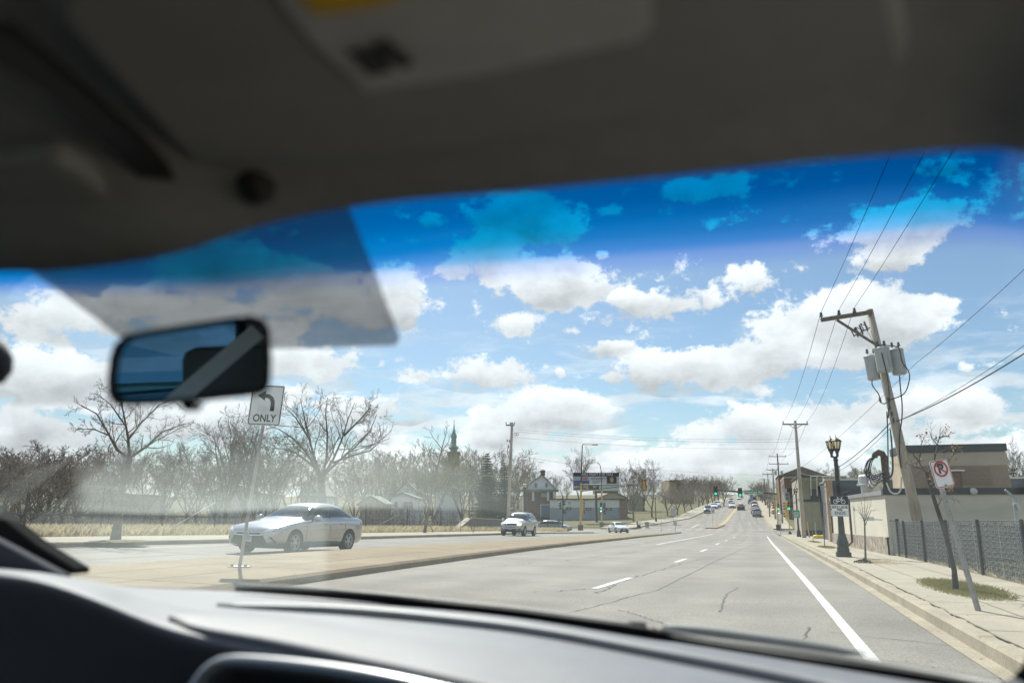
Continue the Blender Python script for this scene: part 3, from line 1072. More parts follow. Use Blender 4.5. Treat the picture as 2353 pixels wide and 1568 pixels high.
def px_tree(name, label, base_px, D, limbs, r0, plan, wood_m, twig_m, minr, seed, group=None, up=.06, depth_jit=.5, dz=.15, extra=None, ang=(30, 60)):
    """a tree whose main limbs follow the photograph; each limb bends its own way in depth"""
    r = random.Random(seed)
    base = G(*base_px, dz) if D is None else atD(*base_px, D)
    if D is not None: base.z = gz(base.x, base.y) + dz
    D = depth(base)
    w, c = MB(), MB()
    for li, (pp, ra, rb) in enumerate(limbs):
        tilt = r.uniform(-1, 1) * depth_jit
        pts, acc = [], 0
        n = len(pp)
        for k, q in enumerate(pp):
            if li == 0 and k == 0:
                pts.append(base - Vector((0, 0, .1)))
                continue
            f = k / (n - 1) if li else 0
            pts.append(atD(q[0], q[1], D + tilt * f * 2))
        if li == 0:
            w.tube(pts, [ra * 1.35] + [ra + (rb - ra) * k / (n - 1) for k in range(1, n)], 9, caps=False)
            if extra: grow(w, c, pts[-2:], rb, rb * .5, extra, r, minr, up, .3)
        else:
            grow(w, c, pts, ra, rb, plan, r, minr, up, .12, .22, ang)
    root = empty(name, base, label, 'tree', group)
    w.build('trunk', wood_m, root, smooth_=True, fix=False)
    c.build('crown', twig_m, root, fix=False)
    return root, r


px_tree('street_tree', 'bare street tree with wide flat crown on left pavement, below the car mirror', (265, 1238), None, [
    ([(265, 1238), (272, 1190), (281, 1120), (290, 1080), (298, 1050)], .14, .09),
    ([(298, 1052), (268, 1032), (246, 990), (222, 950), (186, 930)], .055, .015),
    ([(298, 1052), (294, 1005), (284, 950), (272, 895)], .06, .015),
    ([(300, 1050), (335, 1026), (372, 992), (425, 972)], .055, .014),
    ([(295, 1008), (325, 970), (365, 930), (395, 918)], .04, .012),
    ([(290, 980), (255, 930), (225, 905)], .035, .01),
    ([(252, 1000), (215, 985), (172, 985)], .03, .008),
    ([(330, 1030), (360, 1010), (410, 985)], .03, .008)],
    .14, [(8, .42), (5, .5), (4, .55)], 'bark', 'twig', .006, 11)
px_tree('bare_tree', 'large spreading bare tree behind the silver sedan, its trunk forking low', (742, 1180), 62, [
    ([(742, 1180), (741, 1150), (739, 1120), (738, 1094)], .33, .26),
    ([(738, 1098), (722, 1072), (705, 1040), (672, 1005), (640, 985), (618, 978)], .13, .02),
    ([(738, 1098), (722, 1050), (708, 1000), (697, 950), (690, 915)], .12, .02),
    ([(740, 1096), (750, 1050), (752, 1000), (748, 950), (752, 912)], .12, .02),
    ([(741, 1094), (765, 1055), (785, 1010), (800, 960), (815, 925)], .12, .02),
    ([(741, 1094), (775, 1060), (812, 1030), (850, 990), (866, 950)], .12, .02),
    ([(765, 1062), (810, 1045), (850, 1035), (872, 1015)], .1, .02),
    ([(720, 1070), (680, 1040), (650, 1030), (625, 1030)], .1, .02),
    ([(712, 1010), (680, 960), (655, 935)], .09, .02),
    ([(790, 1000), (830, 960), (850, 935)], .09, .02)],
    .4, [(9, .42), (7, .5), (6, .5)], 'bark', 'twig', .010, 12, depth_jit=2.2)
px_tree('street_tree', 'thin leaning young tree with a few buds on left pavement before the concrete wall', (975, 1223), None, [
    ([(975, 1223), (985, 1160), (997, 1100), (1010, 1050), (1020, 1010)], .085, .03),
    ([(1020, 1012), (1026, 990), (1028, 975)], .03, .008),
    ([(1015, 1030), (995, 1005), (985, 985)], .03, .008),
    ([(1012, 1040), (1030, 1015), (1036, 995)], .03, .008),
    ([(1003, 1075), (985, 1045), (978, 1025)], .03, .008)],
    .08, [(6, .45), (4, .5)], 'bark', 'twig', .008, 13, depth_jit=.5)
t_, r_ = px_tree('street_tree', 'crooked dark young tree beside the no parking sign', (2195, 1357), None, [
    ([(2195, 1357), (2192, 1310), (2178, 1250), (2165, 1205), (2150, 1160), (2138, 1120), (2128, 1085)], .042, .026),
    ([(2128, 1087), (2118, 1072), (2108, 1055), (2092, 1035), (2076, 1020)], .016, .004),
    ([(2130, 1090), (2145, 1060), (2152, 1030), (2157, 1003), (2168, 985)], .017, .004),
    ([(2140, 1115), (2152, 1098), (2165, 1085), (2180, 1060)], .018, .005),
    ([(2152, 1165), (2162, 1145), (2170, 1130), (2186, 1122)], .014, .004),
    ([(2112, 1060), (2116, 1020), (2124, 1000)], .012, .004),
    ([(2122, 1078), (2100, 1072), (2080, 1062)], .012, .004),
    ([(2160, 1085), (2185, 1050), (2205, 1028)], .014, .004),
    ([(2153, 1022), (2140, 1005), (2135, 990)], .01, .003),
    ([(2158, 1003), (2178, 1000), (2186, 990)], .01, .003)],
    .06, [(5, .38), (3, .5)], 'bark_dark', 'bark_dark', .0025, 14, depth_jit=.35)
D_ = depth(G(2195, 1357, .15))
mb, mb2 = MB(), MB()
for i in range(150):
    cx, cy, s, b = r_.choice([(2190, 1032, 22, mb2), (2205, 1030, 12, mb2), (2190, 1028, 8, mb), (2175, 985, 14, mb), (2122, 1000, 16, mb), (2182, 1123, 6, mb), (2185, 1120, 6, mb), (2095, 1050, 16, mb2), (2145, 1092, 14, mb2), (2150, 1010, 14, mb2)])
    p = atD(r_.gauss(cx, s * .6), r_.gauss(cy, s * .5), D_ + r_.uniform(-.3, .3))
    a, u = rvec(r_) * r_.uniform(.008, .018), rvec(r_) * r_.uniform(.008, .018)
    b.quad(p - a - u, p + a - u, p + a + u, p - a + u)
mb.build('dead_leaves', 'leaf_dead', t_, fix=False)['kind'] = 'stuff'
mb2.build('buds', 'bud', t_, fix=False)['kind'] = 'stuff'


def sapling(px, top, fork, spread, label, seed, r0=.028):
    b = G(*px, .15)
    D = depth(b)
    r = random.Random(seed)
    limbs = [([px, ((px[0] * 2 + fork[0]) / 3, (px[1] * 2 + fork[1]) / 3), fork], r0, r0 * .75)]
    for i in range(7):
        f = (i - 3) / 3
        limbs.append(([(fork[0], fork[1] + r.uniform(-4, 14)), (fork[0] + f * spread * .55, fork[1] + (top - fork[1]) * .45), (fork[0] + f * spread * r.uniform(.8, 1.1), top + abs(f) * 22 + r.uniform(-5, 12))], r0 * .4, r0 * .12))
    px_tree('sapling', label, px, None, limbs, r0, [(6, .3)], 'bark', 'twig', r0 * .12, seed, 'saplings along the right pavement', depth_jit=.25)


sapling((1988, 1288), 1140, (1986, 1196), 27, 'bare vase shaped sapling in a ring of mulch by the bike lane sign', 21)
sapling((1895, 1257), 1135, (1891, 1215), 15, 'slim sapling before the yellow hose guard, second along the pavement', 22, .022)
sapling((1868, 1245), 1155, (1866, 1210), 8, 'farthest slim sapling beside the second lamp post', 23, .018)
c = G(1985, 1291, .15)
mb = MB()
for i in range(420):
    a, q = rg.random() * 6.28, abs(rg.gauss(0, .4))
    x, y = c.x + q * cos(a) * .30, c.y + q * sin(a) * .75
    p = Vector((x, y, gz(x, y) + .15 + max(0, .10 - .10 * q) * rg.random()))
    u, v = rvec(rg) * .022, rvec(rg) * .014
    mb.quad(p - u - v, p + u - v, p + u + v, p - u + v)
tag(mb.build('mulch_pile', 'mulch', fix=False), 'ring of brown mulch and dead leaves round the vase shaped sapling', 'mulch', kind='stuff')
c = G(270, 1243, .15)
tag(MB().lathe((c.x, c.y, gz(c.x, c.y) + .149), [(1.0, 0), (.8, .03), (.3, .05)], 20).build('mulch_pile', 'soil'), 'worn earth round the foot of the wide street tree', 'earth', kind='stuff')

# prototypes copied through the woods
H1 = [(9, .40), (6, .5), (5, .5)]
PROTO = {
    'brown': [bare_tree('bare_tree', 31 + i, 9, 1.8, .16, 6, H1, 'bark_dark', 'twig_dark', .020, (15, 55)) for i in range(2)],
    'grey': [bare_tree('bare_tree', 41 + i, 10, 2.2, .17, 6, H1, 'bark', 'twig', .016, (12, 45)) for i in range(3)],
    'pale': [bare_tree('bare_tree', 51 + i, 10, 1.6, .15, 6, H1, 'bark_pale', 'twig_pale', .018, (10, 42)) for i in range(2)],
}
USED = set()


def put_tree(kind, x, y, H, label, group, r, wide=1.0):
    i = r.randrange(len(PROTO[kind]))
    p = PROTO[kind][i]
    o = p if (kind, i) not in USED else copy_tree(p)
    USED.add((kind, i))
    s = H / (9 if kind == 'brown' else 10)
    o.location = (x, y, gz(x, y) - .1)
    o.scale = (s * wide, s * wide, s)
    o.rotation_euler = (0, 0, r.random() * 6.28)
    return tag(o, label, 'tree', group)


def tree_px(kind, px, D, top, label, group, r, wide=1.0):
    p = atD(px, 1171, D)
    H = (1171 - top) * D / F * 1.02 + EYE - gz(p.x, p.y)
    return put_tree(kind, p.x, p.y, H, label, group, r, wide)


rt = random.Random(8)
LB = 'bare dark brown tree in the thicket at far left behind the field'
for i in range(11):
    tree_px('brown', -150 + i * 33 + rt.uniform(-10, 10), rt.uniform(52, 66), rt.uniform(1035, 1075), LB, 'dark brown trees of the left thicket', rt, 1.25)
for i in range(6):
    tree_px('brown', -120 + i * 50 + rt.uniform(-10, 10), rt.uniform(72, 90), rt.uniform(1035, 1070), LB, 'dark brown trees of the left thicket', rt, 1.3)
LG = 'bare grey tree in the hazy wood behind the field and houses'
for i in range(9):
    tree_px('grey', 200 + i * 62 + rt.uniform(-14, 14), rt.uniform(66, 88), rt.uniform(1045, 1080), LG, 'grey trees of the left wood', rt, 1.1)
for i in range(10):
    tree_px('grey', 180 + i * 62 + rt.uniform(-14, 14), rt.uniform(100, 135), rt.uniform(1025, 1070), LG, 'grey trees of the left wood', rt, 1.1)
for px, D, top in ((520, 78, 978), (560, 74, 975), (600, 80, 985)):
    tree_px('grey', px, D, top, 'tall bare grey tree rising above the wood left of the turn sign', 'tall trees left of the turn sign', rt, 1.0)
LP = 'pale budding tree in the wood below the church tower'
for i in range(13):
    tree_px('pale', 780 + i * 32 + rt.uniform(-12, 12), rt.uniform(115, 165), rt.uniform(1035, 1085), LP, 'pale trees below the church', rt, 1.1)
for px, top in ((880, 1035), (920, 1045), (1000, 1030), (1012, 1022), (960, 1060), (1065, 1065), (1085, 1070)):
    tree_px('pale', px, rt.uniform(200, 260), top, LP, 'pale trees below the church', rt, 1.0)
LH = 'bare tree behind the white gabled house and billboard'
for px, D, top in ((1190, 215, 1070), (1205, 225, 1075), (1225, 240, 1080), (1180, 250, 1085), (1275, 250, 1095), (1300, 230, 1100), (1440, 195, 1085), (1400, 240, 1095), (1480, 200, 1075)):
    tree_px('grey', px, D, top, LH, 'trees behind the house and billboard', rt, 1.0)
tree_px('grey', 1330, 185, 1052, 'tall pale bare tree rising behind the left end of the billboard', None, rt, .85)
tree_px('grey', 1455, 158, 1078, 'bare tree with forked trunk right of the low blue building', None, rt, 1.0)
tree_px('grey', 1497, 172, 1085, 'leaning bare tree on the lawn by the far lamp post', None, rt, 1.1)
LR = 'bare street tree lining the left side of the hill road'
for i, (px, D, top) in enumerate(((1545, 176, 1120), (1568, 180, 1118), (1585, 186, 1120), (1600, 205, 1112), (1618, 222, 1105), (1628, 245, 1100), (1640, 268, 1098), (1655, 300, 1100), (1664, 340, 1104), (1674, 390, 1106), (1682, 460, 1112))):
    tree_px('grey', px - 12, D, top, LR, 'trees on the left of the hill road', rt, 1.35)
for i in range(9):
    tree_px('grey', 1560 + i * 13, rt.uniform(230, 330), rt.uniform(1092, 1108), 'bare tree in the park behind the hill road trees', 'trees of the park by the hill road', rt, 1.3)
LRR = 'bare street tree lining the right side of the hill road'
for px, D, top in ((1768, 185, 1118), (1764, 210, 1112), (1758, 240, 1108), (1752, 280, 1108), (1748, 330, 1110), (1744, 400, 1114)):
    o = tree_px('grey', px, D, top, LRR, 'trees on the right of the hill road', rt, 1.2)
for px, top in ((1700, 1128), (1716, 1126), (1728, 1124), (1690, 1122), (1738, 1120)):
    tree_px('grey', px, 760, top, 'distant bare tree at the top of the hill road', 'trees at the top of the hill', rt, 2.0)
for px, D, top in ((1950, 120, 1078), (1975, 125, 1070), (2000, 118, 1076), (2020, 130, 1085), (1930, 135, 1090)):
    tree_px('pale', px, D, top, 'bare pale tree showing above the slate blue building', 'trees above the slate building', rt, 1.3)
for px, D, top in ((2345, 75, 1050), (2380, 70, 1045)):
    tree_px('brown', px, D, top, 'bare tree at the right edge behind the brown roof', 'trees at the right edge', rt, 1.0)
for kind, lst in PROTO.items():
    for i, p in enumerate(lst):
        if (kind, i) not in USED:
            for ch in list(p.children): bpy.data.objects.remove(ch)
            bpy.data.objects.remove(p)


def spruce(label, px, D, top, wid, seed, group=None):
    p = atD(px, 1171, D)
    z0 = gz(p.x, p.y)
    H = (1171 - top) * D / F * 1.02 + EYE - z0
    R = wid * D / F / 2
    r = random.Random(seed)
    w, c = MB(), MB()
    w.tube([(p.x, p.y, z0 - .1), (p.x, p.y, z0 + H * .6), (p.x, p.y, z0 + H)], [.2, .1, .015], 6)
    z = .5
    while z < H - .1:
        f = 1 - z / H
        L = R * (f ** .75) * 1.05 + .08
        nb = 9 if f > .2 else 6
        a0 = r.random() * 6
        for k in range(nb):
            a = a0 + 2 * pi * k / nb + r.uniform(-.3, .3)
            l = L * r.uniform(.6, 1.15)
            d = Vector((cos(a), sin(a), 0))
            s = Vector((-sin(a), cos(a), 0))
            tipz = -.25 * l + r.uniform(-.1, .15) * l
            nseg = max(3, int(l / .22))
            for q in range(nseg):
                t = (q + .6) / nseg
                o = Vector((p.x, p.y, z0 + z)) + d * l * t + Vector((0, 0, tipz * t + .12 * l * t * t))
                for e in range(9):
                    wv = (s * r.uniform(-1, 1) + d * r.uniform(-.1, .9) + Vector((0, 0, r.uniform(-.55, .25)))) * (.45 * (1.2 - t) * min(1.3, l) + .14)
                    u = rvec(r) * .05
                    c.add([o - u, o + u, o + wv], [(0, 1, 2)])
        z += .26 + .1 * r.random()
    root = empty('spruce_tree', (p.x, p.y, z0), label, 'tree', group)
    w.build('trunk', 'bark_dark', root)
    c.build('crown', 'needle', root, fix=False)


spruce('tall dark green spruce left of the bare wooden utility pole', 1118, 104, 1045, 100, 1)
spruce('narrower dark spruce directly behind the left wooden utility pole', 1158, 112, 1066, 66, 2)
spruce('dark evergreen right of the brown mansard roof at the picture edge', 2338, 62, 1078, 60, 3)
spruce('low wide evergreen between the houses behind the silver sedan', 905, 135, 1105, 90, 4)

# tangled undergrowth below the woods reads as one mass
mb = MB()
for i in range(1100):
    px = rt.uniform(-120, 200) if rt.random() < .45 else rt.uniform(200, 1090)
    p = atD(px, 1171, rt.uniform(58, 110))
    z = gz(p.x, p.y)
    h = rt.uniform(.8, 2.6)
    d = Vector((rt.gauss(0, .35), rt.gauss(0, .35), 1)).normalized()
    q0 = Vector((p.x, p.y, z - .1))
    pts = child_path(q0, d, h, rt, .0, .3, 3)
    mb.tube(pts, [.03, .022, .016, .01], 3, caps=False)
    for k in range(5):
        pp, dd = pt_at(pts, rt.uniform(.3, .99))
        mb.tube(child_path(pp, dd + rvec(rt) * .9, h * .4, rt, .05, .3, 2), [.018, .013, .009], 3, caps=False)
tag(mb.build('brush', 'twig_dark', fix=False), 'tangled leafless brush under the trees behind the field', 'brush', kind='stuff')
# ================================================================== vehicles
def car_proto(kind, label, group=None, paint='silver_paint'):
    S = {
        'sedan': [(-2.42, .50, .30, .45, .52, .58, .40, .63, .65), (-2.33, .80, .20, .48, .77, .68, .52, .73, .75), (-2.05, .885, .17, .52, .87, .77, .60, .82, .845), (-1.5, .915, .17, .55, .895, .86, .64, .91, .94), (-.98, .92, .17, .56, .905, .915, .70, .965, 1.0),
                  (-.16, .92, .17, .57, .905, .945, .63, 1.42, 1.455), (.6, .92, .17, .57, .905, .965, .63, 1.48, 1.515), (1.25, .92, .17, .58, .90, .99, .60, 1.43, 1.475), (1.93, .91, .18, .60, .87, 1.02, .62, 1.085, 1.11), (2.27, .86, .22, .62, .82, .99, .55, 1.04, 1.06), (2.43, .70, .36, .62, .66, .88, .5, .92, .93)],
        'suv': [(-2.18, .55, .40, .55, .58, .72, .45, .78, .80), (-2.08, .82, .30, .6, .80, .84, .58, .92, .94), (-1.65, .885, .27, .62, .87, .94, .66, 1.03, 1.06), (-1.3, .90, .27, .64, .885, .99, .69, 1.07, 1.10), (-1.02, .90, .27, .65, .89, 1.02, .72, 1.11, 1.14),
                (-.42, .90, .27, .66, .89, 1.05, .67, 1.64, 1.69), (.6, .90, .27, .66, .89, 1.07, .68, 1.71, 1.75), (1.75, .89, .27, .67, .885, 1.09, .66, 1.68, 1.72), (2.08, .87, .32, .70, .86, 1.08, .70, 1.22, 1.24), (2.16, .84, .38, .7, .82, 1.02, .66, 1.10, 1.12), (2.22, .74, .46, .7, .72, .94, .55, 1.0, 1.01)],
        'van': [(-2.50, .55, .34, .5, .58, .66, .45, .72, .74), (-2.38, .86, .24, .55, .84, .80, .58, .86, .88), (-2.0, .94, .20, .60, .92, .90, .68, .97, 1.0), (-1.75, .955, .20, .60, .93, .95, .70, 1.03, 1.06), (-1.5, .96, .20, .60, .94, .98, .76, 1.08, 1.11),
                (-.55, .96, .20, .62, .94, 1.02, .68, 1.66, 1.70), (.6, .96, .20, .62, .94, 1.03, .69, 1.72, 1.76), (2.0, .95, .20, .63, .93, 1.05, .66, 1.66, 1.71), (2.4, .93, .24, .66, .91, 1.04, .76, 1.25, 1.28), (2.5, .90, .30, .66, .88, .98, .7, 1.1, 1.12), (2.55, .78, .40, .66, .76, .90, .6, 1.0, 1.01)],
    }[kind]
    mb = MB()
    mats = []
    rows = []
    for (y, hw, zb, zm, hs, zs, ht, zr, zt) in S:
        h = [(0, zb), (hw * .8, zb), (hw * .97, zb + .10), (hw, zm), (hw * .995, (zm + zs) / 2 + .02), (hs, zs), (hs - .035, zs + .015), (ht, zr), (ht * .55, zr * .25 + zt * .75), (0, zt)]
        rows.append([Vector((x, y, z)) for x, z in h] + [Vector((-x, y, z)) for x, z in reversed(h[1:-1])])
    n = len(rows[0])
    for r in rows: mb.v += [tuple(p) for p in r]
    cowl = 4
    for i in range(len(rows) - 1):
        for j in range(n):
            j2 = (j + 1) % n
            mb.f.append((i * n + j, i * n + j2, (i + 1) * n + j2, (i + 1) * n + j))
            jj = j if j < 9 else n - 1 - j
            k = 0
            if cowl <= i <= cowl + 3 and jj == 6: k = 1                       # side glass
            if i == cowl and jj in (7, 8): k = 2                             # windscreen
            if i == cowl + 3 and jj in (7, 8): k = 3                         # rear window
            if jj in (0,): k = 4
            mats.append(k)
    mb.f.append(tuple(reversed(range(n)))); mats.append(0)
    mb.f.append(tuple((len(rows) - 1) * n + j for j in range(n))); mats.append(0)
    o = mb.build('car_block', paint)
    me = o.data
    for p, k in zip(me.polygons, mats): p.material_index = k
    for m in ('car_glass', 'car_glass', 'car_glass', 'under'): me.materials.append(M[m])
    md = o.modifiers.new('s', 'SUBSURF'); md.levels = md.render_levels = 3 if kind == 'sedan' else 2
    wr = {'sedan': .335, 'suv': .35, 'van': .34}[kind]
    wy = {'sedan': (-1.42, 1.38), 'suv': (-1.33, 1.28), 'van': (-1.52, 1.50)}[kind]
    hw = S[6][1]
    cut = MB()
    for y in wy:
        for sx in (1, -1):
            cut.lathe((sx * (hw + .08), y, wr - .005), [(wr + .05, 0), (wr + .05, .42)], 28, (-sx, 0, 0))
    co = cut.build('cutter', 'under')
    for m in ('under',) * 4: co.data.materials.append(M[m])
    for p in co.data.polygons: p.material_index = 4
    bo = o.modifiers.new('b', 'BOOLEAN'); bo.object = co; bo.operation = 'DIFFERENCE'; bo.solver = 'EXACT'
    bpy.context.view_layer.update()
    dg = bpy.context.evaluated_depsgraph_get()
    ev = bpy.data.meshes.new_from_object(o.evaluated_get(dg))
    V = [v.co.copy() for v in ev.vertices]
    root = empty('parked_car', (0, 0, 0), label, 'car', group)
    bvh = BVHTree.FromPolygons(V, [tuple(p.vertices) for p in ev.polygons])
    names = ['body', 'side_window', 'windscreen', 'rear_window', 'underbody']
    for k in range(5):
        fs = [tuple(p.vertices) for p in ev.polygons if p.material_index == k]
        use = sorted({i for f in fs for i in f})
        idx = {v: i for i, v in enumerate(use)}
        b = MB().add([V[i] for i in use], [tuple(idx[i] for i in f) for f in fs])
        b.build(names[k], [paint, 'car_glass', 'car_glass', 'car_glass', 'under'][k], root, smooth_=True, fix=False)
    bpy.data.objects.remove(o); bpy.data.objects.remove(co); bpy.data.meshes.remove(ev)

    def decal(poly, axis, side, off, cuts=3):
        """a patch laid on the body: poly in (a, z); axis 'y' is seen from front (side -1) or rear, 'x' from a flank"""
        b = bmesh.new()
        vs = [b.verts.new((a, 0, z)) for a, z in poly]
        f = b.faces.new(vs)
        bmesh.ops.triangulate(b, faces=[f])
        bmesh.ops.subdivide_edges(b, edges=b.edges[:], cuts=cuts, use_grid_fill=True)
        out, fs = [], []
        b.verts.index_update()
        for v in b.verts:
            a, z = v.co.x, v.co.z
            if axis == 'y': o, d = Vector((a, side * 5, z)), Vector((0, -side, 0))
            else: o, d = Vector((side * 5, a, z)), Vector((-side, 0, 0))
            h = bvh.ray_cast(o, d)[0]
            if h is None: h = o + d * (5 - (2.35 if axis == 'y' else .9))
            out.append(h - d * off)
        for f in b.faces: fs.append(tuple(v.index for v in f.verts))
        b.free()
        return out, fs

    def part(name, m, items, parent=root):
        b = MB()
        for it in items: b.add(*decal(*it))
        return b.build(name, m, parent, smooth_=True)

    if kind == 'sedan':
        for s in (1, -1):
            part('headlight', 'lamp_clear', [([(s * .46, .615), (s * .60, .70), (s * .80, .775), (s * .885, .80), (s * .875, .73), (s * .70, .635)], 'y', -1, .012)])
            part('fog_light_recess', 'grille', [([(s * .66, .50), (s * .76, .48), (s * .82, .36), (s * .80, .30), (s * .76, .40)], 'y', -1, .010)])
            part('tail_light', 'lamp_red', [([(s * .45, .82), (s * .80, .84), (s * .80, .93), (s * .55, .93)], 'y', 1, .012), ([(2.05, .84), (2.33, .83), (2.33, .93), (2.12, .95)], 'x', s, .010)])
        g = part('grille', 'grille', [([(-.44, .60), (.44, .60), (.36, .545), (-.36, .545)], 'y', -1, .012), ([(-.50, .52), (.50, .52), (.66, .27), (-.66, .27)], 'y', -1, .010, 5)])
        part('grille_trim', 'chrome', [([(-.45, .62), (.45, .62), (.45, .603), (-.45, .603)], 'y', -1, .016, 5), ([(-.50, .543), (.50, .543), (.50, .525), (-.50, .525)], 'y', -1, .016, 5), ([(-.62, .262), (.62, .262), (.60, .245), (-.60, .245)], 'y', -1, .02, 5)])
        b = MB(); annulus(b, Matrix.Translation((0, -2.445, .575)) @ Matrix.Rotation(pi / 2, 4, 'X'), 0, 0, .035, .05, 0, 20); annulus(b, Matrix.Translation((0, -2.446, .583)) @ Matrix.Rotation(pi / 2, 4, 'X') @ Matrix.Scale(.5, 4, (0, 1, 0)), 0, 0, .02, .034, 0, 16)
        b.build('emblem', 'chrome', root)
        fy, pz = -2.44, .43
    elif kind == 'suv':
        for s in (1, -1):
            part('headlight', 'headlight_lit' if s == 1 else 'lamp_clear', [([(s * .50, .76), (s * .52, .90), (s * .74, .92), (s * .80, .80), (s * .70, .73)], 'y', -1, .012)])
            part('fog_light_recess', 'grille', [([(s * .58, .52), (s * .76, .52), (s * .76, .44), (s * .60, .44)], 'y', -1, .012)])
            part('tail_light', 'lamp_red', [([(s * .68, .85), (s * .84, .85), (s * .80, 1.15), (s * .70, 1.15)], 'y', 1, .012)])
        part('grille', 'grille', [([(-.46, .90), (.46, .90), (.40, .76), (-.40, .76)], 'y', -1, .012), ([(-.42, .66), (.42, .66), (.42, .62), (-.42, .62)], 'y', -1, .012), ([(-.52, .50), (.52, .50), (.48, .44), (-.48, .44)], 'y', -1, .012)])
        part('lower_bumper', 'under', [([(-.80, .40), (.80, .40), (.74, .31), (-.74, .31)], 'y', -1, .014, 5)])
        b = MB()
        for s in (1, -1): b.tube([(s * .62, -.25, 1.62), (s * .64, .1, 1.70), (s * .64, 1.3, 1.70), (s * .62, 1.6, 1.64)], .02, 6)
        b.build('roof_rail', 'grille', root)
        fy, pz = -2.20, .55
    else:
        for s in (1, -1):
            part('headlight', 'lamp_clear', [([(s * .52, .70), (s * .60, .80), (s * .88, .88), (s * .90, .76), (s * .72, .68)], 'y', -1, .012)])
            part('tail_light', 'lamp_red', [([(s * .74, .85), (s * .90, .85), (s * .86, 1.2), (s * .78, 1.2)], 'y', 1, .012)])
        part('grille', 'grille', [([(-.46, .72), (.46, .72), (.42, .62), (-.42, .62)], 'y', -1, .012), ([(-.6, .46), (.6, .46), (.6, .36), (-.6, .36)], 'y', -1, .012)])
        fy, pz = -2.51, .52
    p = MB().box((0, fy, pz), (.31, .012, .155)).build('licence_plate', 'plate', root)
    b = MB()
    for k in range(6): b.box((-.105 + .042 * k, fy - .008, pz), (.024, .004, .06))
    b.box((0, fy - .008, pz + .062), (.28, .004, .018)); b.build('plate_ink', 'plate_blue', p)
    MB().box((0, -fy * (.995 if kind == 'sedan' else 1.0), .80 if kind == 'sedan' else .75), (.31, .02, .155)).build('licence_plate', 'plate', root)
    # doors: seams, handles, mirrors, pillars
    zb_, zt_ = S[6][2] + .14, S[6][5] - .01
    seams = {'sedan': (-.92, .28, 1.12), 'suv': (-.95, .12, 1.05), 'van': (-1.35, -.15, 1.0)}[kind]
    for s in (1, -1):
        for y in seams: part('door_seam', 'under', [([(y - .007, zb_), (y + .007, zb_), (y + .007, zt_), (y - .007, zt_)], 'x', s, .003)])
        part('door_seam', 'under', [([(seams[0], zb_), (seams[-1], zb_), (seams[-1], zb_ + .012), (seams[0], zb_ + .012)], 'x', s, .003, 5)])
        for y in seams[1:]:
            h = bvh.ray_cast(Vector((s * 5, y - .17, zt_ - .10)), Vector((-s, 0, 0)))[0]
            MB().box(h + Vector((s * .018, 0, 0)), (.03, .17, .028)).build('door_handle', paint, root, bevel=.008)
    zc, zr = S[4][5], S[5][7]
    for s in (1, -1):
        b = MB(); my = S[4][0] + .36
        b.lathe((s * (S[4][4] + .16), my, zc + .10), [(.02, -.12), (.075, -.10), (.095, 0), (.075, .10), (.02, .12)], 12, (1, .25 * s, 0))
        o = b.build('side_mirror', paint, root, smooth_=True)
        MB().box((s * (S[4][4] + .03), my + .03, zc + .055), (.16, .06, .035)).build('mirror_arm', 'grille', o)
    def surf(x0, y, z, s):
        h = bvh.ray_cast(Vector((s * 5, y, z)), Vector((-s, 0, 0)))[0]
        return h
    for s in (1, -1):
        yb = seams[1] + .02
        col = []
        for k in range(6):
            z = zt_ + .07 + (S[6][7] - zt_ - .13) * k / 5
            h = surf(0, yb, z, s)
            if h is not None: col.append(h + Vector((s * .004, 0, 0)))
        if len(col) > 2: MB().add([q + Vector((0, dy, 0)) for q in col for dy in (-.035, .035)], [(2 * i, 2 * i + 1, 2 * i + 3, 2 * i + 2) for i in range(len(col) - 1)]).build('window_pillar', 'grille', root)
        yb = seams[2] + (.32 if kind == 'sedan' else .1)
        col = []
        for k in range(6):
            z = zt_ + .06 + (S[7][7] - zt_ - .20) * k / 5
            h = surf(0, yb - .10 * k / 5, z, s)
            if h is not None: col.append(h + Vector((s * .004, 0, 0)))
        if len(col) > 2: MB().add([q + Vector((0, dy, 0)) for q in col for dy in (-.02, .02)], [(2 * i, 2 * i + 1, 2 * i + 3, 2 * i + 2) for i in range(len(col) - 1)]).build('window_pillar', 'grille', root)
    # wheels
    for y in wy:
        for s in (1, -1):
            x = s * (hw - .015)
            w = MB().lathe((x, y, wr), [(wr * .66, 0), (wr * .90, .006), (wr, -.03), (wr, -.19), (wr * .9, -.215), (wr * .3, -.215)], 28, (s, 0, 0), caps=False).build('wheel', 'tyre', root, smooth_=False)
            rim = MB()
            rim.lathe((x - s * .012, y, wr), [(wr * .69, -.05), (wr * .69, .012), (wr * .63, .012), (wr * .61, -.05)], 28, (s, 0, 0), caps=False)
            ns = 10 if kind == 'sedan' else 7
            for k in range(ns):
                a = 2 * pi * k / ns + (.10 if k % 2 else -.10) * (1 if kind == 'sedan' else 0)
                c, sn = cos(a), sin(a)
                ca = Vector((x - s * .02, y + c * wr * .36, wr + sn * wr * .36))
                rim.box(ca, (.02, wr * .60, wr * (.075 if kind == 'sedan' else .12)), Matrix.Rotation(a, 3, 'X'))
            rim.lathe((x - s * .03, y, wr), [(wr * .17, 0), (wr * .15, .03), (.01, .032)], 14, (s, 0, 0))
            rim.build('rim', 'rim', w)
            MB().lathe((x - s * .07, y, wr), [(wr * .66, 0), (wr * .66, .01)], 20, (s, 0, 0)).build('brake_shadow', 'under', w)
    b = MB().box((0, 0, S[6][2] + .02), (hw * 1.5, 3.8, .06)); b.build('underbody', 'under', root)
    return root


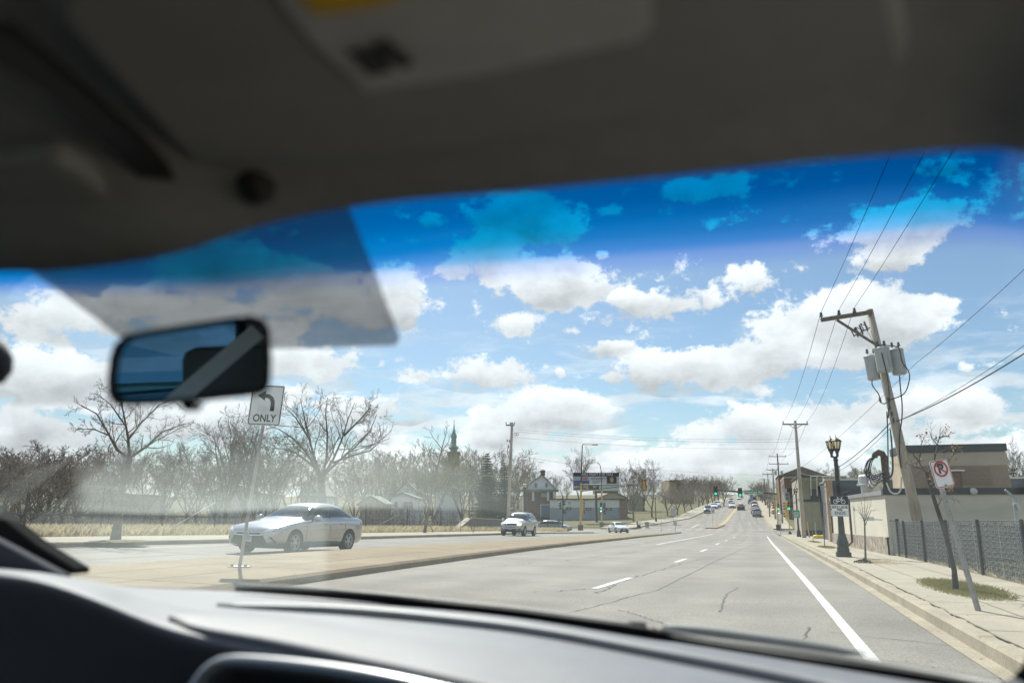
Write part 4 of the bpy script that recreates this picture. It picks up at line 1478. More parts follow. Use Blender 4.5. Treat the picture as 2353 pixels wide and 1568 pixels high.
def repaint(root, paint):
    for ch in root.children:
        if ch.name.split('.')[0] in ('body', 'door_handle', 'side_mirror'):
            ch.material_slots[0].link = 'OBJECT'
            ch.material_slots[0].material = M[paint]


def place_car(root, p, heading, name=None):
    """heading: angle of the car's nose from -Y, counter-clockwise; the car tilts with the road"""
    root.location = (p.x, p.y, gz(p.x, p.y) + .005)
    d = Vector((sin(heading), -cos(heading)))
    dz = (gz(p.x + d.x * 1.3, p.y + d.y * 1.3) - gz(p.x - d.x * 1.3, p.y - d.y * 1.3)) / 2.6
    q = Vector((-d.y, d.x))
    dr = (gz(p.x + q.x * .8, p.y + q.y * .8) - gz(p.x - q.x * .8, p.y - q.y * .8)) / 1.6
    root.rotation_euler = (-math.atan(dz), -math.atan(dr), heading)
    if name: root.name = name
    return root


camry = car_proto('sedan', 'silver four door sedan driving towards us beyond the tan median', None, 'silver_paint')
a, b = G(590, 1270), G(800, 1263)
place_car(camry, Vector((-13.55, 22.5, 0)), radians(-5.0), 'sedan')
suv = car_proto('suv', 'pale silver SUV with one headlight lit, coming along the far carriageway', None, 'silver_suv')
place_car(suv, Vector((-17.0, 59.2, 0)), radians(-1), 'suv')
van = car_proto('van', 'silver minivan waiting in the side street behind the iron fence', None, 'van_paint')
p = atD(1276, 1171, 124)
place_car(van, p, radians(82), 'minivan')
wh = copy_tree(camry)
tag(wh, 'white sedan turning at the junction in front of the low building')
repaint(wh, 'white_paint')
p = atD(1419, 1171, 113)
place_car(wh, p, radians(28), 'sedan')
FAR = [
    (camry, 'black_paint', (1702, 1172), 200, pi, 'small dark car driving away up the hill in our lane', None),
    (camry, 'white_paint', (1682, 1168), 215, 0, 'white car coming down the hill past the dark car', None),
    (suv, 'blue_paint', (1725, 1157), 262, pi, 'blue car driving away, farther up the hill road than the dark car', None),
    (suv, 'grey_paint', (1626, 1176), 187, 0, 'dark grey SUV parked at the left kerb of the hill road', None),
    (camry, 'white_paint', (1642, 1168), 211, 0, 'white sedan parked left, in front of the white van', None),
    (van, 'white_paint', (1650, 1166), 224, 0, 'white van parked at the left kerb behind the white sedan', None),
    (suv, 'silver_suv', (1680, 1158), 285, 0, 'pale SUV parked high on the left of the hill road', None),
    (camry, 'white_paint', (1698, 1153), 360, 0, 'tiny car near the top of the hill road', 'distant cars near the hilltop'),
    (camry, 'silver_paint', (1703, 1150), 400, 0, 'tiny car near the top of the hill road', 'distant cars near the hilltop'),
    (suv, 'grey_paint', (1727, 1151), 380, pi, 'tiny car near the top of the hill road', 'distant cars near the hilltop'),
    (suv, 'black_paint', (1733, 1153), 340, pi, 'tiny car near the top of the hill road', 'distant cars near the hilltop'),
    (suv, 'van_paint', (1751, 1190), 171, pi, 'nearest pale car of the row parked right on the hill road', None),
    (camry, 'red_paint', (1748, 1182), 181, pi, 'red car second in the row parked right on the hill road', None),
    (suv, 'white_paint', (1747, 1176), 190, pi, 'white car third in the row parked right on the hill road', None),
    (camry, 'silver_paint', (1746, 1170), 201, pi, 'car far up the row parked right on the hill road', 'farther cars parked on the right'),
    (suv, 'red_paint', (1744, 1166), 214, pi, 'car far up the row parked right on the hill road', 'farther cars parked on the right'),
    (camry, 'white_paint', (1742, 1162), 230, pi, 'car far up the row parked right on the hill road', 'farther cars parked on the right'),
]
for proto, paint, (px, py), D, hd, lab, grp in FAR:
    c = copy_tree(proto)
    tag(c, lab, 'car', grp)
    if grp is None and 'group' in c: del c['group']
    repaint(c, paint)
    p = atD(px, py, D)
    if hd == pi and px > 1738: p.x = RC(p.y) - 1.2
    if hd == 0 and px < 1660: p.x = FL(p.y) + 1.2
    place_car(c, p, hd + .03, 'parked_car' if px > 1738 or px < 1690 and px != 1682 else 'car')
# the paper on the sedan's dashboard shows through its windscreen: a pale card lying behind the glass line
# ================================================================== street furniture
X3, Y3, Z3 = Vector((1, 0, 0)), Vector((0, 1, 0)), Vector((0, 0, 1))


def on_ground(px, D, dz=.15):
    p = atD(px, 1200, D)
    return Vector((p.x, p.y, gz(p.x, p.y) + dz))


def vat(px, py, ref):
    """the point at a pixel, on the plane through ref that faces the camera's heading"""
    return atD(px, py, depth(ref))


def wire(name, label, pts, r, sag=0.0, m='wire', group=None, n=14):
    mb = MB()
    full = []
    for a, b in zip(pts, pts[1:]):
        a, b = Vector(a), Vector(b)
        s = sag * (b - a).length
        full += [a.lerp(b, k / n) - Vector((0, 0, s * 4 * (k / n) * (1 - k / n))) for k in range(n)]
    full.append(Vector(pts[-1]))
    mb.tube(full, r, 5)
    return tag(mb.build(name, m), label, 'wire', group)


# --- turn sign on the median
root_p = G(550, 1302, .16)
D0 = depth(root_p)
sign = empty('turn_sign', root_p, 'white left turn ONLY sign on a leaning post in the median', 'road sign')
top = atD(603, 985, D0 + .05)
d = (top - root_p).normalized()
MB().tube([root_p, top + d * .55], .032, 6).build('post', 'post_grey', sign)
mb = MB()
mb.box(root_p + Vector((0, 0, .012)), (.42, .16, .02))
for s in (-1, 1): mb.box(root_p + Vector((s * .15, -.03, .04)), (.05, .03, .05))
mb.build('base_plate', 'galv', sign)
bl, br, tr_ = atD(567, 975, D0 - .05), atD(642, 978, D0 - .05), atD(655, 886, D0)
tl_ = bl + (tr_ - br)
cx = (bl + tr_) / 2
fr = frame(cx, br - bl, tl_ - bl)
w, h = (br - bl).length, (fr.to_3x3().inverted() @ (tl_ - bl)).y
sh = (fr.to_3x3().inverted() @ (tl_ - bl)).x / h
FR = fr @ Matrix(((1, sh, 0, 0), (0, 1, 0, 0), (0, 0, 1, 0), (0, 0, 0, 1)))
mb = MB(); plate(mb, FR, w, h, .04, -.005); pl = mb.build('sign_plate', 'sign_white', sign)
mb = MB()
ring(mb, FR, w * .965, h * .97, .035, .016, z=.003)
add_text(mb, FR, 0, -h * .33, 'ONLY', h * .25, .004, width=w * .70, z=.003)
aw = w * .5
stroke(mb, FR, [(w * .20, -h * .14), (w * .20, .0), (w * .185, h * .10), (w * .13, h * .18), (w * .05, h * .225), (-w * .08, h * .235)], w * .125, z=.003)
mb.add([FR @ Vector(q) for q in ((-w * .06, h * .36, .003), (-w * .06, h * .11, .003), (-w * .30, h * .235, .003))], [(0, 1, 2)])
mb.build('lettering', 'sign_black', pl, fix=False)

# --- no parking sign, leaning
b = G(2247, 1401, .15)
D0 = depth(b)
s = empty('no_parking_sign', b, 'white and red no parking sign on a leaning bent steel post', 'road sign')
t = atD(2163, 1122, D0 + .1)
d = (t - b).normalized()
mb = MB()
mb.tube([b - d * .1, t + d * .22], .034, 4)
mb.build('post', 'post_grey', s)
mb = MB()
for k in range(30):
    q = b + d * (.25 + k * .12)
    if (q - b).length < (t - b).length + .1: mb.lathe(q + Vector((.006, -.028, 0)), [(.007, -.0), (.007, .0005)], 8, (-sin(YAW) * 0, -1, 0))
mb.build('post_hole', 'signal_black', s)
bl, br, tl_, tr_ = atD(2150, 1123, D0), atD(2193, 1114, D0 + .05), atD(2132, 1060, D0), atD(2174, 1053, D0 + .05)
cx = (bl + br + tl_ + tr_) / 4 - Vector((0, .04, 0))
xd, yd = (br - bl + tr_ - tl_) / 2, (tl_ - bl + tr_ - br) / 2
fr = frame(cx, xd, yd)
w, h = xd.length * 1.0, (fr.to_3x3().inverted() @ yd).y
sh = (fr.to_3x3().inverted() @ yd).x / h
FR = fr @ Matrix(((1, sh, 0, 0), (0, 1, 0, 0), (0, 0, 1, 0), (0, 0, 0, 1)))
mb = MB(); plate(mb, FR, w, h, .035, -.004); pl = mb.build('sign_plate', 'sign_white', s)
mb = MB()
R = w * .36
cy = h * .17
ring(mb, FR, w * .96, h * .97, .03, .010, z=.003)
annulus(mb, FR, 0, cy, R * .78, R * 1.02, z=.0045)
stroke(mb, FR, [(-R * .66, cy + R * .60), (R * .66, cy - R * .60)], R * .2, z=.0045)
mb.build('prohibition_ring', 'sign_red', pl, fix=False)
mb = MB()
add_text(mb, FR, .0, cy, 'P', R * 1.75, .006, z=.003)
mb.lathe(FR @ Vector((0, -h * .42, .002)), [(.010, 0), (.010, .006)], 8, FR.to_3x3() @ Z3)
mb.lathe(FR @ Vector((0, h * .27, .004)), [(.008, 0), (.008, .006)], 8, FR.to_3x3() @ Z3)
mb.build('lettering', 'sign_black', pl, fix=False)


# --- ornamental lamp posts
def lamp_post(base, H, label, group=None, twin=True, lit=True, k=1.0):
    L = empty('street_lamp', base, label, 'street lamp', group)
    x, y, z = base
    MB().box((x, y, z + .06), (.42, .42, .16)).lathe(base, [(.19, .13), (.18, .25), (.16, .33), (.18, .40), (.155, .50), (.12, .62), (.105, .70)], 12).build('base', 'iron', L, smooth_=False)
    MB().lathe(base, [(.10, .66), (.085, 1.2), (.072, H * .5), (.06, H - .95), (.085, H - .93), (.06, H - .88), (.06, H - .80)], 12).build('pole', 'iron', L, smooth_=True)
    offs = ((-.10, .12), (.06, -.02)) if twin else ((0, 0),)
    q_ = .58 * k
    for i, (ox, oy) in enumerate(offs):
        c = Vector((x + ox, y + oy, z + H - .80))
        S = lambda prof: [(r_ * q_, h_ * q_) for r_, h_ in prof]
        mb = MB()
        mb.tube([Vector((x, y, c.z - .10)), Vector((c.x, c.y, c.z + .04))], .03, 6)
        mb.lathe(c, S([(.05, -.05), (.075, .06), (.06, .12), (.09, .16), (.10, .24), (.12, .30)]), 10)
        mb.lathe(c, S([(.27, .80), (.28, .84), (.22, .90), (.10, .97), (.05, 1.01), (.02, 1.04), (.03, 1.07), (.012, 1.11), (.006, 1.22)]), 10)
        for q in range(8):
            a = 2 * pi * q / 8
            mb.tube([c + Vector((.125 * cos(a), .125 * sin(a), .29)) * q_, c + Vector((.25 * cos(a), .25 * sin(a), .81)) * q_], .012, 4)
        h_ = mb.build('lantern', 'iron', L, smooth_=False)
        MB().lathe(c, S([(.105, .42), (.22, .79)]), 10).build('lamp_glass', 'warm_lamp', h_)
        MB().lathe(c, S([(.13, .30), (.15, .42)]), 10).build('lantern_collar', 'iron', h_)
    return L


p = G(1938, 1278, .15)
lamp_post(p, (1278 - 1008) / pxm(p) * 1.03, 'black twin lantern lamp post carrying the bike lane signs')
LP1 = p
p = on_ground(1833, 77)
lamp_post(p, 4.75, 'black lamp post beside the second utility pole, green route sign on it')
LP2 = p
p = on_ground(1206, 73)
lamp_post(p, 4.45, 'black lamp post with lit lantern before the gabled house')
p = on_ground(1507, 158)
lamp_post(p, 5.0, 'black lamp post on the far left corner lawn')

# --- bike lane sign and ENDS plate hung on the lamp post
D1 = depth(LP1) - .25
fr = frame(atD(1927.5, 1148.6, D1), X3 * cos(YAW) + Y3 * sin(YAW) - Z3 * .012, Z3 + X3 * -.08)
w, h = 41 * D1 / F, 19 * D1 / F
bs = empty('bike_lane_sign', atD(1930, 1155, D1), 'black and white BIKE LANE sign with bicycle, on the lamp post', 'road sign')
mb = MB(); plate(mb, fr, w, h * 1.52, .02, -.004, cy=-h * .26); pl = mb.build('sign_plate', 'sign_white', bs)
mb = MB(); plate(mb, fr, w * .97, h * .98, .02, .002, cy=-h * .0, z=.001)
add_text(mb, fr, 0, -h * .79, 'BIKE LANE', h * .46, .0015, width=w * .86, z=.003)
ring(mb, fr @ Matrix.Translation((0, -h * .26, 0)), w * .98, h * 1.50, .02, .007, z=.002)
mb.build('lettering', 'sign_black', pl, fix=False)
mb = MB()
R = h * .27
for sx in (-1, 1): annulus(mb, fr, sx * w * .21, -h * .13, R * .74, R, z=.005, n=28)
A, B_, Cc, S_, HB = (-w * .21, -h * .13), (-.01 * w, -h * .15), (w * .14, h * .19), (-w * .08, h * .19), (w * .21, -h * .13)
for q in ((A, B_), (A, S_), (B_, S_), (B_, Cc), (S_, Cc), (Cc, HB), ((-w * .08, h * .19), (-w * .10, h * .33)), ((-w * .15, h * .335), (-w * .03, h * .335)), (Cc, (w * .12, h * .36)), ((w * .12, h * .36), (w * .2, h * .36))):
    stroke(mb, fr, q, h * .07, z=.005)
mb.build('bicycle_pictogram', 'sign_white', pl, fix=False)
fr2 = frame(atD(1929.5, 1178, D1), fr.to_3x3() @ X3, fr.to_3x3() @ Y3)
es = empty('ends_plate', atD(1931, 1184, D1), 'small white ENDS plate under the bike lane sign', 'road sign')
h2 = 13.5 * D1 / F
mb = MB(); plate(mb, fr2, w, h2, .015, -.004); pl = mb.build('sign_plate', 'sign_white', es)
mb = MB(); add_text(mb, fr2, 0, 0, 'ENDS', h2 * .74, .0015, width=w * .58, z=.003); ring(mb, fr2, w * .98, h2 * .95, .015, .006, z=.002)
mb.build('lettering', 'sign_black', pl, fix=False)
# green route sign on the second lamp
D2 = depth(LP2) - .3
fr = frame(atD(1829, 1180, D2), X3, Z3)
gs = empty('route_sign', atD(1829, 1188, D2), 'small green bike route sign on the second lamp post', 'road sign')
w, h = 15.5 * D2 / F, 17.5 * D2 / F
mb = MB(); plate(mb, fr, w, h, .03, -.004); pl = mb.build('sign_plate', 'sign_green', gs)
mb = MB()
for sx in (-1, 1): annulus(mb, fr, sx * w * .2, h * .1, w * .12, w * .17, z=.004, n=16)
stroke(mb, fr, [(-w * .2, h * .1), (-w * .05, h * .28), (w * .12, h * .28), (w * .2, h * .1)], w * .05, z=.004)
ring(mb, fr, w * .95, h * .95, .03, .012, z=.003)
for yy in (-.15, -.32): stroke(mb, fr, [(-w * .32, h * yy), (w * .32, h * yy)], h * .07, z=.004)
mb.build('lettering', 'sign_white', pl, fix=False)


# --- signals
def signal_head(parent, c, face, up=Z3, n=3, lit=None, house='signal_black', s=1.0, back=None, walk=False):
    """c centre, face = direction the lenses look"""
    f = Vector(face).normalized()
    fr = frame(c, Vector(up).cross(f), up)
    hh, ww = .36 * n * s, .36 * s
    mb = MB()
    mb.box(fr @ Vector((0, 0, -.10 * s)), (1, 1, 1)) if False else None
    o = [fr @ Vector((x * ww / 2, y * hh / 2, 0)) for x, y in ((-1, -1), (1, -1), (1, 1), (-1, 1))]
    mb.prism(o, -f * .2 * s)
    hd = mb.build('signal_head', house, parent)
    mb, lensd, lensg = MB(), MB(), MB()
    for k in range(n):
        q = fr @ Vector((0, hh / 2 - .36 * s * (k + .5), 0))
        (lensg if lit == k else lensd).lathe(q, [(.14 * s, 0), (.13 * s, .02)], 14, f)
        fq = frame(q, Vector(up).cross(f), up)
        arc = [(.155 * s * cos(a), .155 * s * sin(a)) for a in [radians(x) for x in range(-20, 201, 20)]]
        mb.grid([[fq @ Vector((x, y, 0)) for x, y in arc], [fq @ Vector((x, y - .03 * s, .22 * s)) for x, y in arc]])
    mb.build('visor', 'signal_black', hd, fix=False)
    if lensd.v: lensd.build('lens', 'dark_lens', hd)
    if lensg.v: lensg.build('lit_lens', 'white_lamp' if walk else 'green_lamp', hd)
    if back:
        MB().prism([fr @ Vector((x * ww * .78, y * hh * .58, -.06 * s)) for x, y in ((-1, -1), (1, -1), (1, 1), (-1, 1))], -f * .012).build('back_plate', back, hd)
    return hd


BK = Vector((0, -1, 0))
CAMF = Vector((sin(YAW), -cos(YAW), 0))
# right hand mast arm with two green signals and the street name
b = on_ground(1788, 130)
S = empty('traffic_signal', b, 'yellow signal mast with long arm over the road and two green lights', 'traffic signal')
Dm = depth(b)
top = vat(1785, 1118, b)
MB().tube([vat(1788, 1206, b), top], [.20, .14], 10).build('pole', 'yellow_steel', S)
MB().box(vat(1788.5, 1211, b), (.78, .78, .95)).build('base', 'rust', S)
a0, a1 = vat(1785, 1133.5, b), atD(1642, 1124.5, Dm + 2)
l0 = vat(1785, 1146, b)
mb = MB().tube([a0, a1], [.13, .06], 8)
mb.tube([l0, atD(1735, 1138, Dm + .7), atD(1690, 1129.5, Dm + 1.4), atD(1655, 1126, Dm + 1.9)], .06, 6)
mb.build('mast_arm', 'arm_steel', S)
for px, py, k in ((1643.5, 1127, 1), (1700, 1130.5, .65)):
    c = atD(px, py, Dm + 1.6 * k - .25)
    signal_head(S, c, BK, lit=2, s=1.16, back='signal_black')
signal_head(S, vat(1787.5, 1163, b) + BK * .35, BK, lit=2, s=.95, house='orange_signal')
signal_head(S, vat(1788.5, 1178, b) + BK * .33, BK, n=1, lit=0, s=.95, walk=True)
for yy in (1160, 1176): signal_head(S, vat(1776, yy, b), Vector((-1, -.15, 0)), n=3 if yy < 1170 else 2, s=.95, house='orange_signal')
fr = frame(atD(1731.5, 1130, Dm + .6) + BK * .2, X3 + Z3 * -.035, Z3)
ns = empty('street_name_sign', atD(1731, 1130, Dm + .4), 'long green street name sign hanging on the right mast arm', 'road sign')
w, h = 41 * Dm / F, 8.6 * Dm / F
mb = MB(); plate(mb, fr, w, h, .05, -.01); pl = mb.build('sign_plate', 'sign_green', ns)
mb = MB(); add_text(mb, fr, 0, 0, 'Minnehaha Ave', h * .85, .008, width=w * .9, z=.006); ring(mb, fr, w * .985, h * .93, .05, .03, z=.005)
mb.build('lettering', 'sign_white', pl, fix=False)
# yellow pedestal signal in front
b = on_ground(1813, 99)
S = empty('traffic_signal', b, 'bright yellow pedestal signal showing green, nearer than the mast', 'traffic signal')
MB().tube([b, vat(1808, 1150, b)], .07, 8).build('pole', 'yellow_bright', S)
MB().lathe(b, [(.2, 0), (.2, .12), (.12, .3), (.08, .32)], 8).build('base', 'iron', S)
signal_head(S, vat(1811, 1161, b) + BK * .25, BK, lit=2, s=.9, house='orange_signal')
signal_head(S, vat(1803, 1162, b), Vector((-1, 0, 0)), s=.9, house='yellow_bright')
signal_head(S, vat(1803, 1182, b), Vector((-1, 0, 0)), n=2, s=.9, house='yellow_bright')
# left mast
b = on_ground(1333.5, 112)
S = empty('traffic_signal', b, 'yellow signal mast on the left corner with street light and orange backed signal', 'traffic signal')
Dl = depth(b)
MB().box(vat(1333.5, 1211, b), (.62, .62, .75)).build('base', 'retaining', S)
MB().tube([vat(1333.5, 1207, b), vat(1334.5, 1108, b)], [.155, .13], 10).build('pole', 'yellow_steel', S)
MB().tube([vat(1334.5, 1109, b), vat(1337.5, 1022, b), atD(1338.5, 1020, Dl), atD(1362, 1020.5, Dl - 1)], [.10, .07, .06, .05], 8).box(atD(1367, 1021, Dl - 1.2), (.75, .3, .12)).build('lamp_arm', 'arm_steel', S)
MB().tube([vat(1335, 1113.5, b), atD(1474, 1111.5, Dl - 3)], [.09, .05], 8).tube([vat(1335, 1128, b), atD(1390, 1121, Dl - 1), atD(1455, 1113, Dl - 2.6)], .045, 6).build('mast_arm', 'arm_steel', S)
signal_head(S, atD(1480, 1114, Dl - 3), Vector((.1, 1, 0)), s=1.1, house='orange_signal', back='signal_black')
for yy in (1155, 1172): signal_head(S, vat(1340, yy, b), Vector((1, .2, 0)), s=.95, house='yellow_steel')
# second left signal, far corner
b = on_ground(1382, 138)
S = empty('traffic_signal', b, 'yellow signal post showing green on the far left corner, curved lamp above', 'traffic signal')
MB().box(vat(1382, 1204, b), (.6, .6, .75)).build('base', 'retaining', S)
MB().tube([vat(1382, 1201, b), vat(1382, 1126, b)], .14, 10).build('pole', 'yellow_steel', S)
MB().tube([vat(1382, 1128, b), vat(1381, 1082, b), vat(1379, 1070, b), vat(1375, 1063, b), vat(1371, 1061, b)], [.08, .07, .06, .05, .05], 7).build('lamp_arm', 'arm_steel', S)
MB().tube([vat(1382, 1127, b), vat(1349, 1119, b)], .05, 6).build('mast_arm', 'arm_steel', S)
signal_head(S, vat(1381.5, 1161, b) + BK * .3, BK, lit=2, s=1.0)
signal_head(S, vat(1381.5, 1173, b) + BK * .3, BK, n=1, lit=0, s=.9, walk=True)
signal_head(S, vat(1388.5, 1161, b), X3, s=.95)
signal_head(S, vat(1389, 1176, b), X3, n=2, s=.95)
for px, py in ((1349, 1117), (1364, 1129)): signal_head(S, vat(px, py, b), Vector((0, 1, 0)), s=.95 if px < 1355 else .75, house='orange_signal')
# black signal post before the low building
b = on_ground(1292, 100)
S = empty('traffic_signal', b, 'black signal post seen from the side before the low white building', 'traffic signal')
MB().tube([b, vat(1292.5, 1136, b)], .06, 8).build('pole', 'iron', S)
for px, py, n, fx in ((1295, 1152, 3, 1), (1286, 1161, 3, -1), (1296, 1174, 2, 1)):
    signal_head(S, vat(px, py, b), Vector((fx, -.2, 0)), n=n, s=.85)


# --- small signs on posts
def small_sign(name, label, px, D, base_y, top_y, w_px, h_px, m, shape='rect', black=None, lean=0, dz=.16):
    b = on_ground(px, D, dz)
    D = depth(b)
    s = empty(name, b, label, 'road sign')
    c = atD(px + lean, (top_y + h_px / 2), D - .06)
    MB().tube([b, atD(px + lean, top_y + 1, D)], .028, 6).build('post', 'post_grey', s)
    if w_px:
        fr = frame(c, X3 * cos(YAW) + Y3 * sin(YAW), Z3)
        w, h = w_px * D / F, h_px * D / F
        mb = MB()
        if shape == 'diamond': mb.prism([fr @ Vector(q) for q in ((w / 2, 0, 0), (0, h / 2, 0), (-w / 2, 0, 0), (0, -h / 2, 0))], fr.to_3x3() @ Z3 * -.006)
        else: plate(mb, fr, w, h, .05, -.006)
        pl = mb.build('sign_plate', m, s)
        if black:
            mb = MB(); black(mb, fr, w, h); mb.build('arrow', 'sign_black', pl, fix=False)
    return s


def arrows(mb, fr, w, h):
    for sx in (-1, 1):
        stroke(mb, fr, [(sx * w * .08, -h * .35), (sx * w * .12, 0), (sx * w * .28, h * .15)], w * .13, z=.005)
        mb.add([fr @ Vector(q) for q in ((sx * w * .14, h * .22, .005), (sx * w * .38, h * .34, .005), (sx * w * .34, h * .0, .005))], [(0, 1, 2)])


small_sign('lane_sign', 'white sign with black lane arrows on the small far median', 1637, 140, 1207, 1166, 9.5, 12, 'sign_white', black=arrows)
small_sign('sign_post', 'bare pale post standing on the median near its tip', 1518, 103, 1222, 1170, 0, 0, 'sign_back')
small_sign('sign', 'grey back of a square sign on the far left kerb', 1547, 150, 1200, 1167, 12.5, 16, 'sign_back')
small_sign('diamond_sign', 'grey back of a diamond sign at the median tip', 1551, 112, 1220, 1196, 11, 12, 'sign_back', 'diamond')
small_sign('sign', 'small white notice sign on a thin post before the bright yellow signal', 1791.5, 92, 1231, 1179, 8, 13, 'sign_white', dz=.15)
small_sign('round_sign', 'small round pale sign just below the white notice sign', 1792, 91.5, 1231, 1194, 8, 10, 'sign_white', 'rect')
small_sign('sign_post', 'dark thin leaning post at the right kerb of the hill road', 1740, 142, 1203, 1180, 0, 0, 'iron', lean=-4)


# --- bench, bin, hose guard, bollards
b = on_ground(1467, 139)
s = empty('bench', b, 'small dark bench on the far left corner pavement', 'bench')
MB().box(b + Vector((0, 0, .45)), (.5, 1.4, .06)).build('seat', 'iron', s)
MB().box(b + Vector((-.25, 0, .75)), (.06, 1.4, .5), (0, -.15, 0)).build('backrest', 'iron', s)
for yy in (-.6, .6): MB().box(b + Vector((0, yy, .22)), (.45, .06, .45)).build('leg', 'iron', s)
b = on_ground(1486, 139)
s = empty('litter_bin', b, 'square tan litter bin beside the bench on the far corner', 'litter bin')
MB().box(b + Vector((0, 0, .42)), (.62, .62, .85)).build('bin_body', 'beige_wall', s)
MB().box(b + Vector((0, 0, .88)), (.68, .68, .08)).build('lid', 'rust', s)
b = on_ground(1890, 66, .12)
mb = MB()
pts = [atD(x, y, depth(b)) for x, y in ((1868, 1226), (1875, 1224), (1883, 1224.5), (1892, 1222), (1902, 1224), (1906, 1226))]
for q in pts: q.z = b.z + .13
mb.tube(pts, [.16, .2, .17, .2, .18, .12], 10)
tag(mb.build('hose_guard', 'yellow_bright', smooth_=True), 'lumpy bright yellow hose guard lying on the parking apron', 'hose guard')
for px, D, lab in ((1857, 70, 'thin yellow bollard leaning beside the second utility pole'), (1872, 73, 'thin grey bollard before the olive building')):
    b = on_ground(px, D, .11)
    tag(MB().tube([b, b + Vector((-.12 if 'yellow' in lab else 0, 0, 1.35))], .05, 8).build('bollard', 'yellow_steel' if 'yellow' in lab else 'post_grey'), lab, 'bollard')
b = on_ground(1893, 62, .12)
s = tag(MB().tube([b, vat(1880, 1116, b)], [.12, .10], 8).build('rusty_pole', 'rust'), 'thick rusty brown stub pole before the olive building', 'pole')


# ================================================================== utility poles and wires
def insulator(mb, p, s=1.0):
    mb.lathe(p, [(.02 * s, 0), (.02 * s, .06 * s), (.06 * s, .08 * s), (.06 * s, .12 * s), (.03 * s, .14 * s), (.05 * s, .17 * s), (.03 * s, .22 * s)], 8)


b = atY(2119, 1200, 28.0)
b.z = gz(b.x, b.y) + .1
P1 = empty('utility_pole', b, 'leaning grey wooden pole carrying three transformers beside the cream building', 'utility pole')
top = atY(1996.5, 711, 28.0)
PD = (top - b).normalized()
MB().tube([b - PD * .2, b.lerp(top, .5), top], [.17, .145, .115], 14).build('pole', 'wood_pole', P1, smooth_=True)
x0, x1 = atY(1885, 737, 27.6), atY(2001, 719, 28.0)
ad = (x1 - x0).normalized()
MB().box((x0 + x1) / 2 + Vector((0, -.15, 0)), ((x1 - x0).length, .10, .13), ad.to_track_quat('X', 'Z').to_matrix()).build('crossarm', 'crossarm', P1)
c0, c1 = atY(1921, 737, 27.8), atY(2020, 799, 28.0)
MB().tube([c0 + Vector((0, -.15, 0)), c1 + Vector((0, -.12, 0))], .045, 6).build('brace', 'crossarm', P1)
INS = []
for px, py in ((1886.5, 735), (1927.5, 730), (1963, 725)):
    mb = MB()
    q = atY(px, py, 27.7) + Vector((0, -.05, .03))
    insulator(mb, q, 1.0)
    mb.build('insulator', 'porcelain', P1)
    INS.append(q + Vector((0, 0, .22)))
mb = MB()
for px, py in ((1965, 763), (1976, 757), (1987, 749)):                                       # fused cut-outs
    q = atY(px, py, 27.8)
    mb.tube([q + Vector((-.02, 0, .16)), q + Vector((.07, 0, -.16))], .03, 6)
    mb.tube([q + Vector((-.14, 0, .10)), q + Vector((.08, 0, -.02))], .013, 5)
    mb.tube([q + Vector((-.14, 0, .10)), q + Vector((-.05, -.05, -.15))], .018, 5)
mb.tube([atY(1960, 772, 27.9), atY(2012, 745, 28)], .02, 5)
mb.build('fuse_cutout', 'porcelain', P1)
for px, yt, yb, dy, rr_ in ((2004, 818, 872, .25, .225), (2028, 800, 855, -.35, .235), (2061, 803, 860, .05, .225)):
    a_, b_ = atY(px - 4, yt, 28 + dy), atY(px + 6, yb, 28 + dy)
    h = (b_ - a_).length
    mb = MB().lathe(b_, [(rr_ * .85, 0), (rr_ * .97, .03), (rr_, .06), (rr_, h - .05), (rr_ * 1.05, h - .04), (rr_ * 1.05, h), (rr_ * .5, h + .06), (.02, h + .07)], 22, (a_ - b_))
    for k in range(3):
        q = b_ + (a_ - b_).normalized() * (h * .5)
        mb.box(q + Vector((rr_ * .9 * cos(-.9 + .5 * k), -rr_ * .9 * abs(sin(-.9 + .5 * k)) - .02, 0)), (.02, .07, h * .65), (0, -.13, 0))
    T = mb.build('transformer', 'transformer', P1, smooth_=False)
    mb = MB()
    for k in (-1, 1): insulator(mb, a_ + Vector((.10 * k, 0, .05)), .9)
    mb.build('bushing', 'porcelain', T)
mb = MB()
loop = lambda pp, dy: resample([atY(x, y, 28 + dy) for x, y in pp], 8 * len(pp)) if len(pp) > 2 else [atY(x, y, 28 + dy) for x, y in pp]
mb.tube(loop([(2012, 797), (2014, 793), (2035, 793), (2062, 797), (2068, 810), (2072, 830), (2088, 855), (2087, 880), (2075, 905), (2045, 918), (2030, 928)], -.55), .018, 5)
mb.tube(loop([(2025, 810), (2030, 830), (2037, 860), (2042, 900), (2042, 925), (2040, 960)], -.6), .018, 5)
mb.tube(loop([(2003, 872), (2004, 885), (2018, 905), (2025, 925), (2040, 925)], .1), .018, 5)
mb.tube(loop([(2066, 862), (2068, 890), (2072, 930), (2071, 965), (2066, 1000), (2066, 1040), (2070, 1075)], -.2), .02, 5)
mb.tube(loop([(2037, 945), (2039, 1000), (2040, 1080)], -.25), .02, 5)
mb.tube(loop([(2045, 985), (2049, 1040), (2050, 1075), (2048, 1090), (2036, 1098)], -.25), .02, 5)
mb.tube(loop([(2047, 1000), (2051, 1060), (2049, 1090), (2036, 1100)], -.3), .02, 5)
mb.tube(loop([(2012, 797), (1995, 765), (1990, 760)], -.1), .008, 4)
mb.build('cable', 'wire', P1)
mb = MB().tube(loop([(2036, 1108), (2045, 1128), (2058, 1133), (2068, 1125), (2071, 1095)], -.3), .025, 5)
mb.build('white_cable', 'wire_white', P1)
mb = MB()
for px, py in ((2022, 925), (2040, 925), (2043, 942), (2048, 957), (2052, 972)):
    insulator(mb, atY(px, py, 27.85), .8)
mb.build('bracket', 'porcelain', P1)


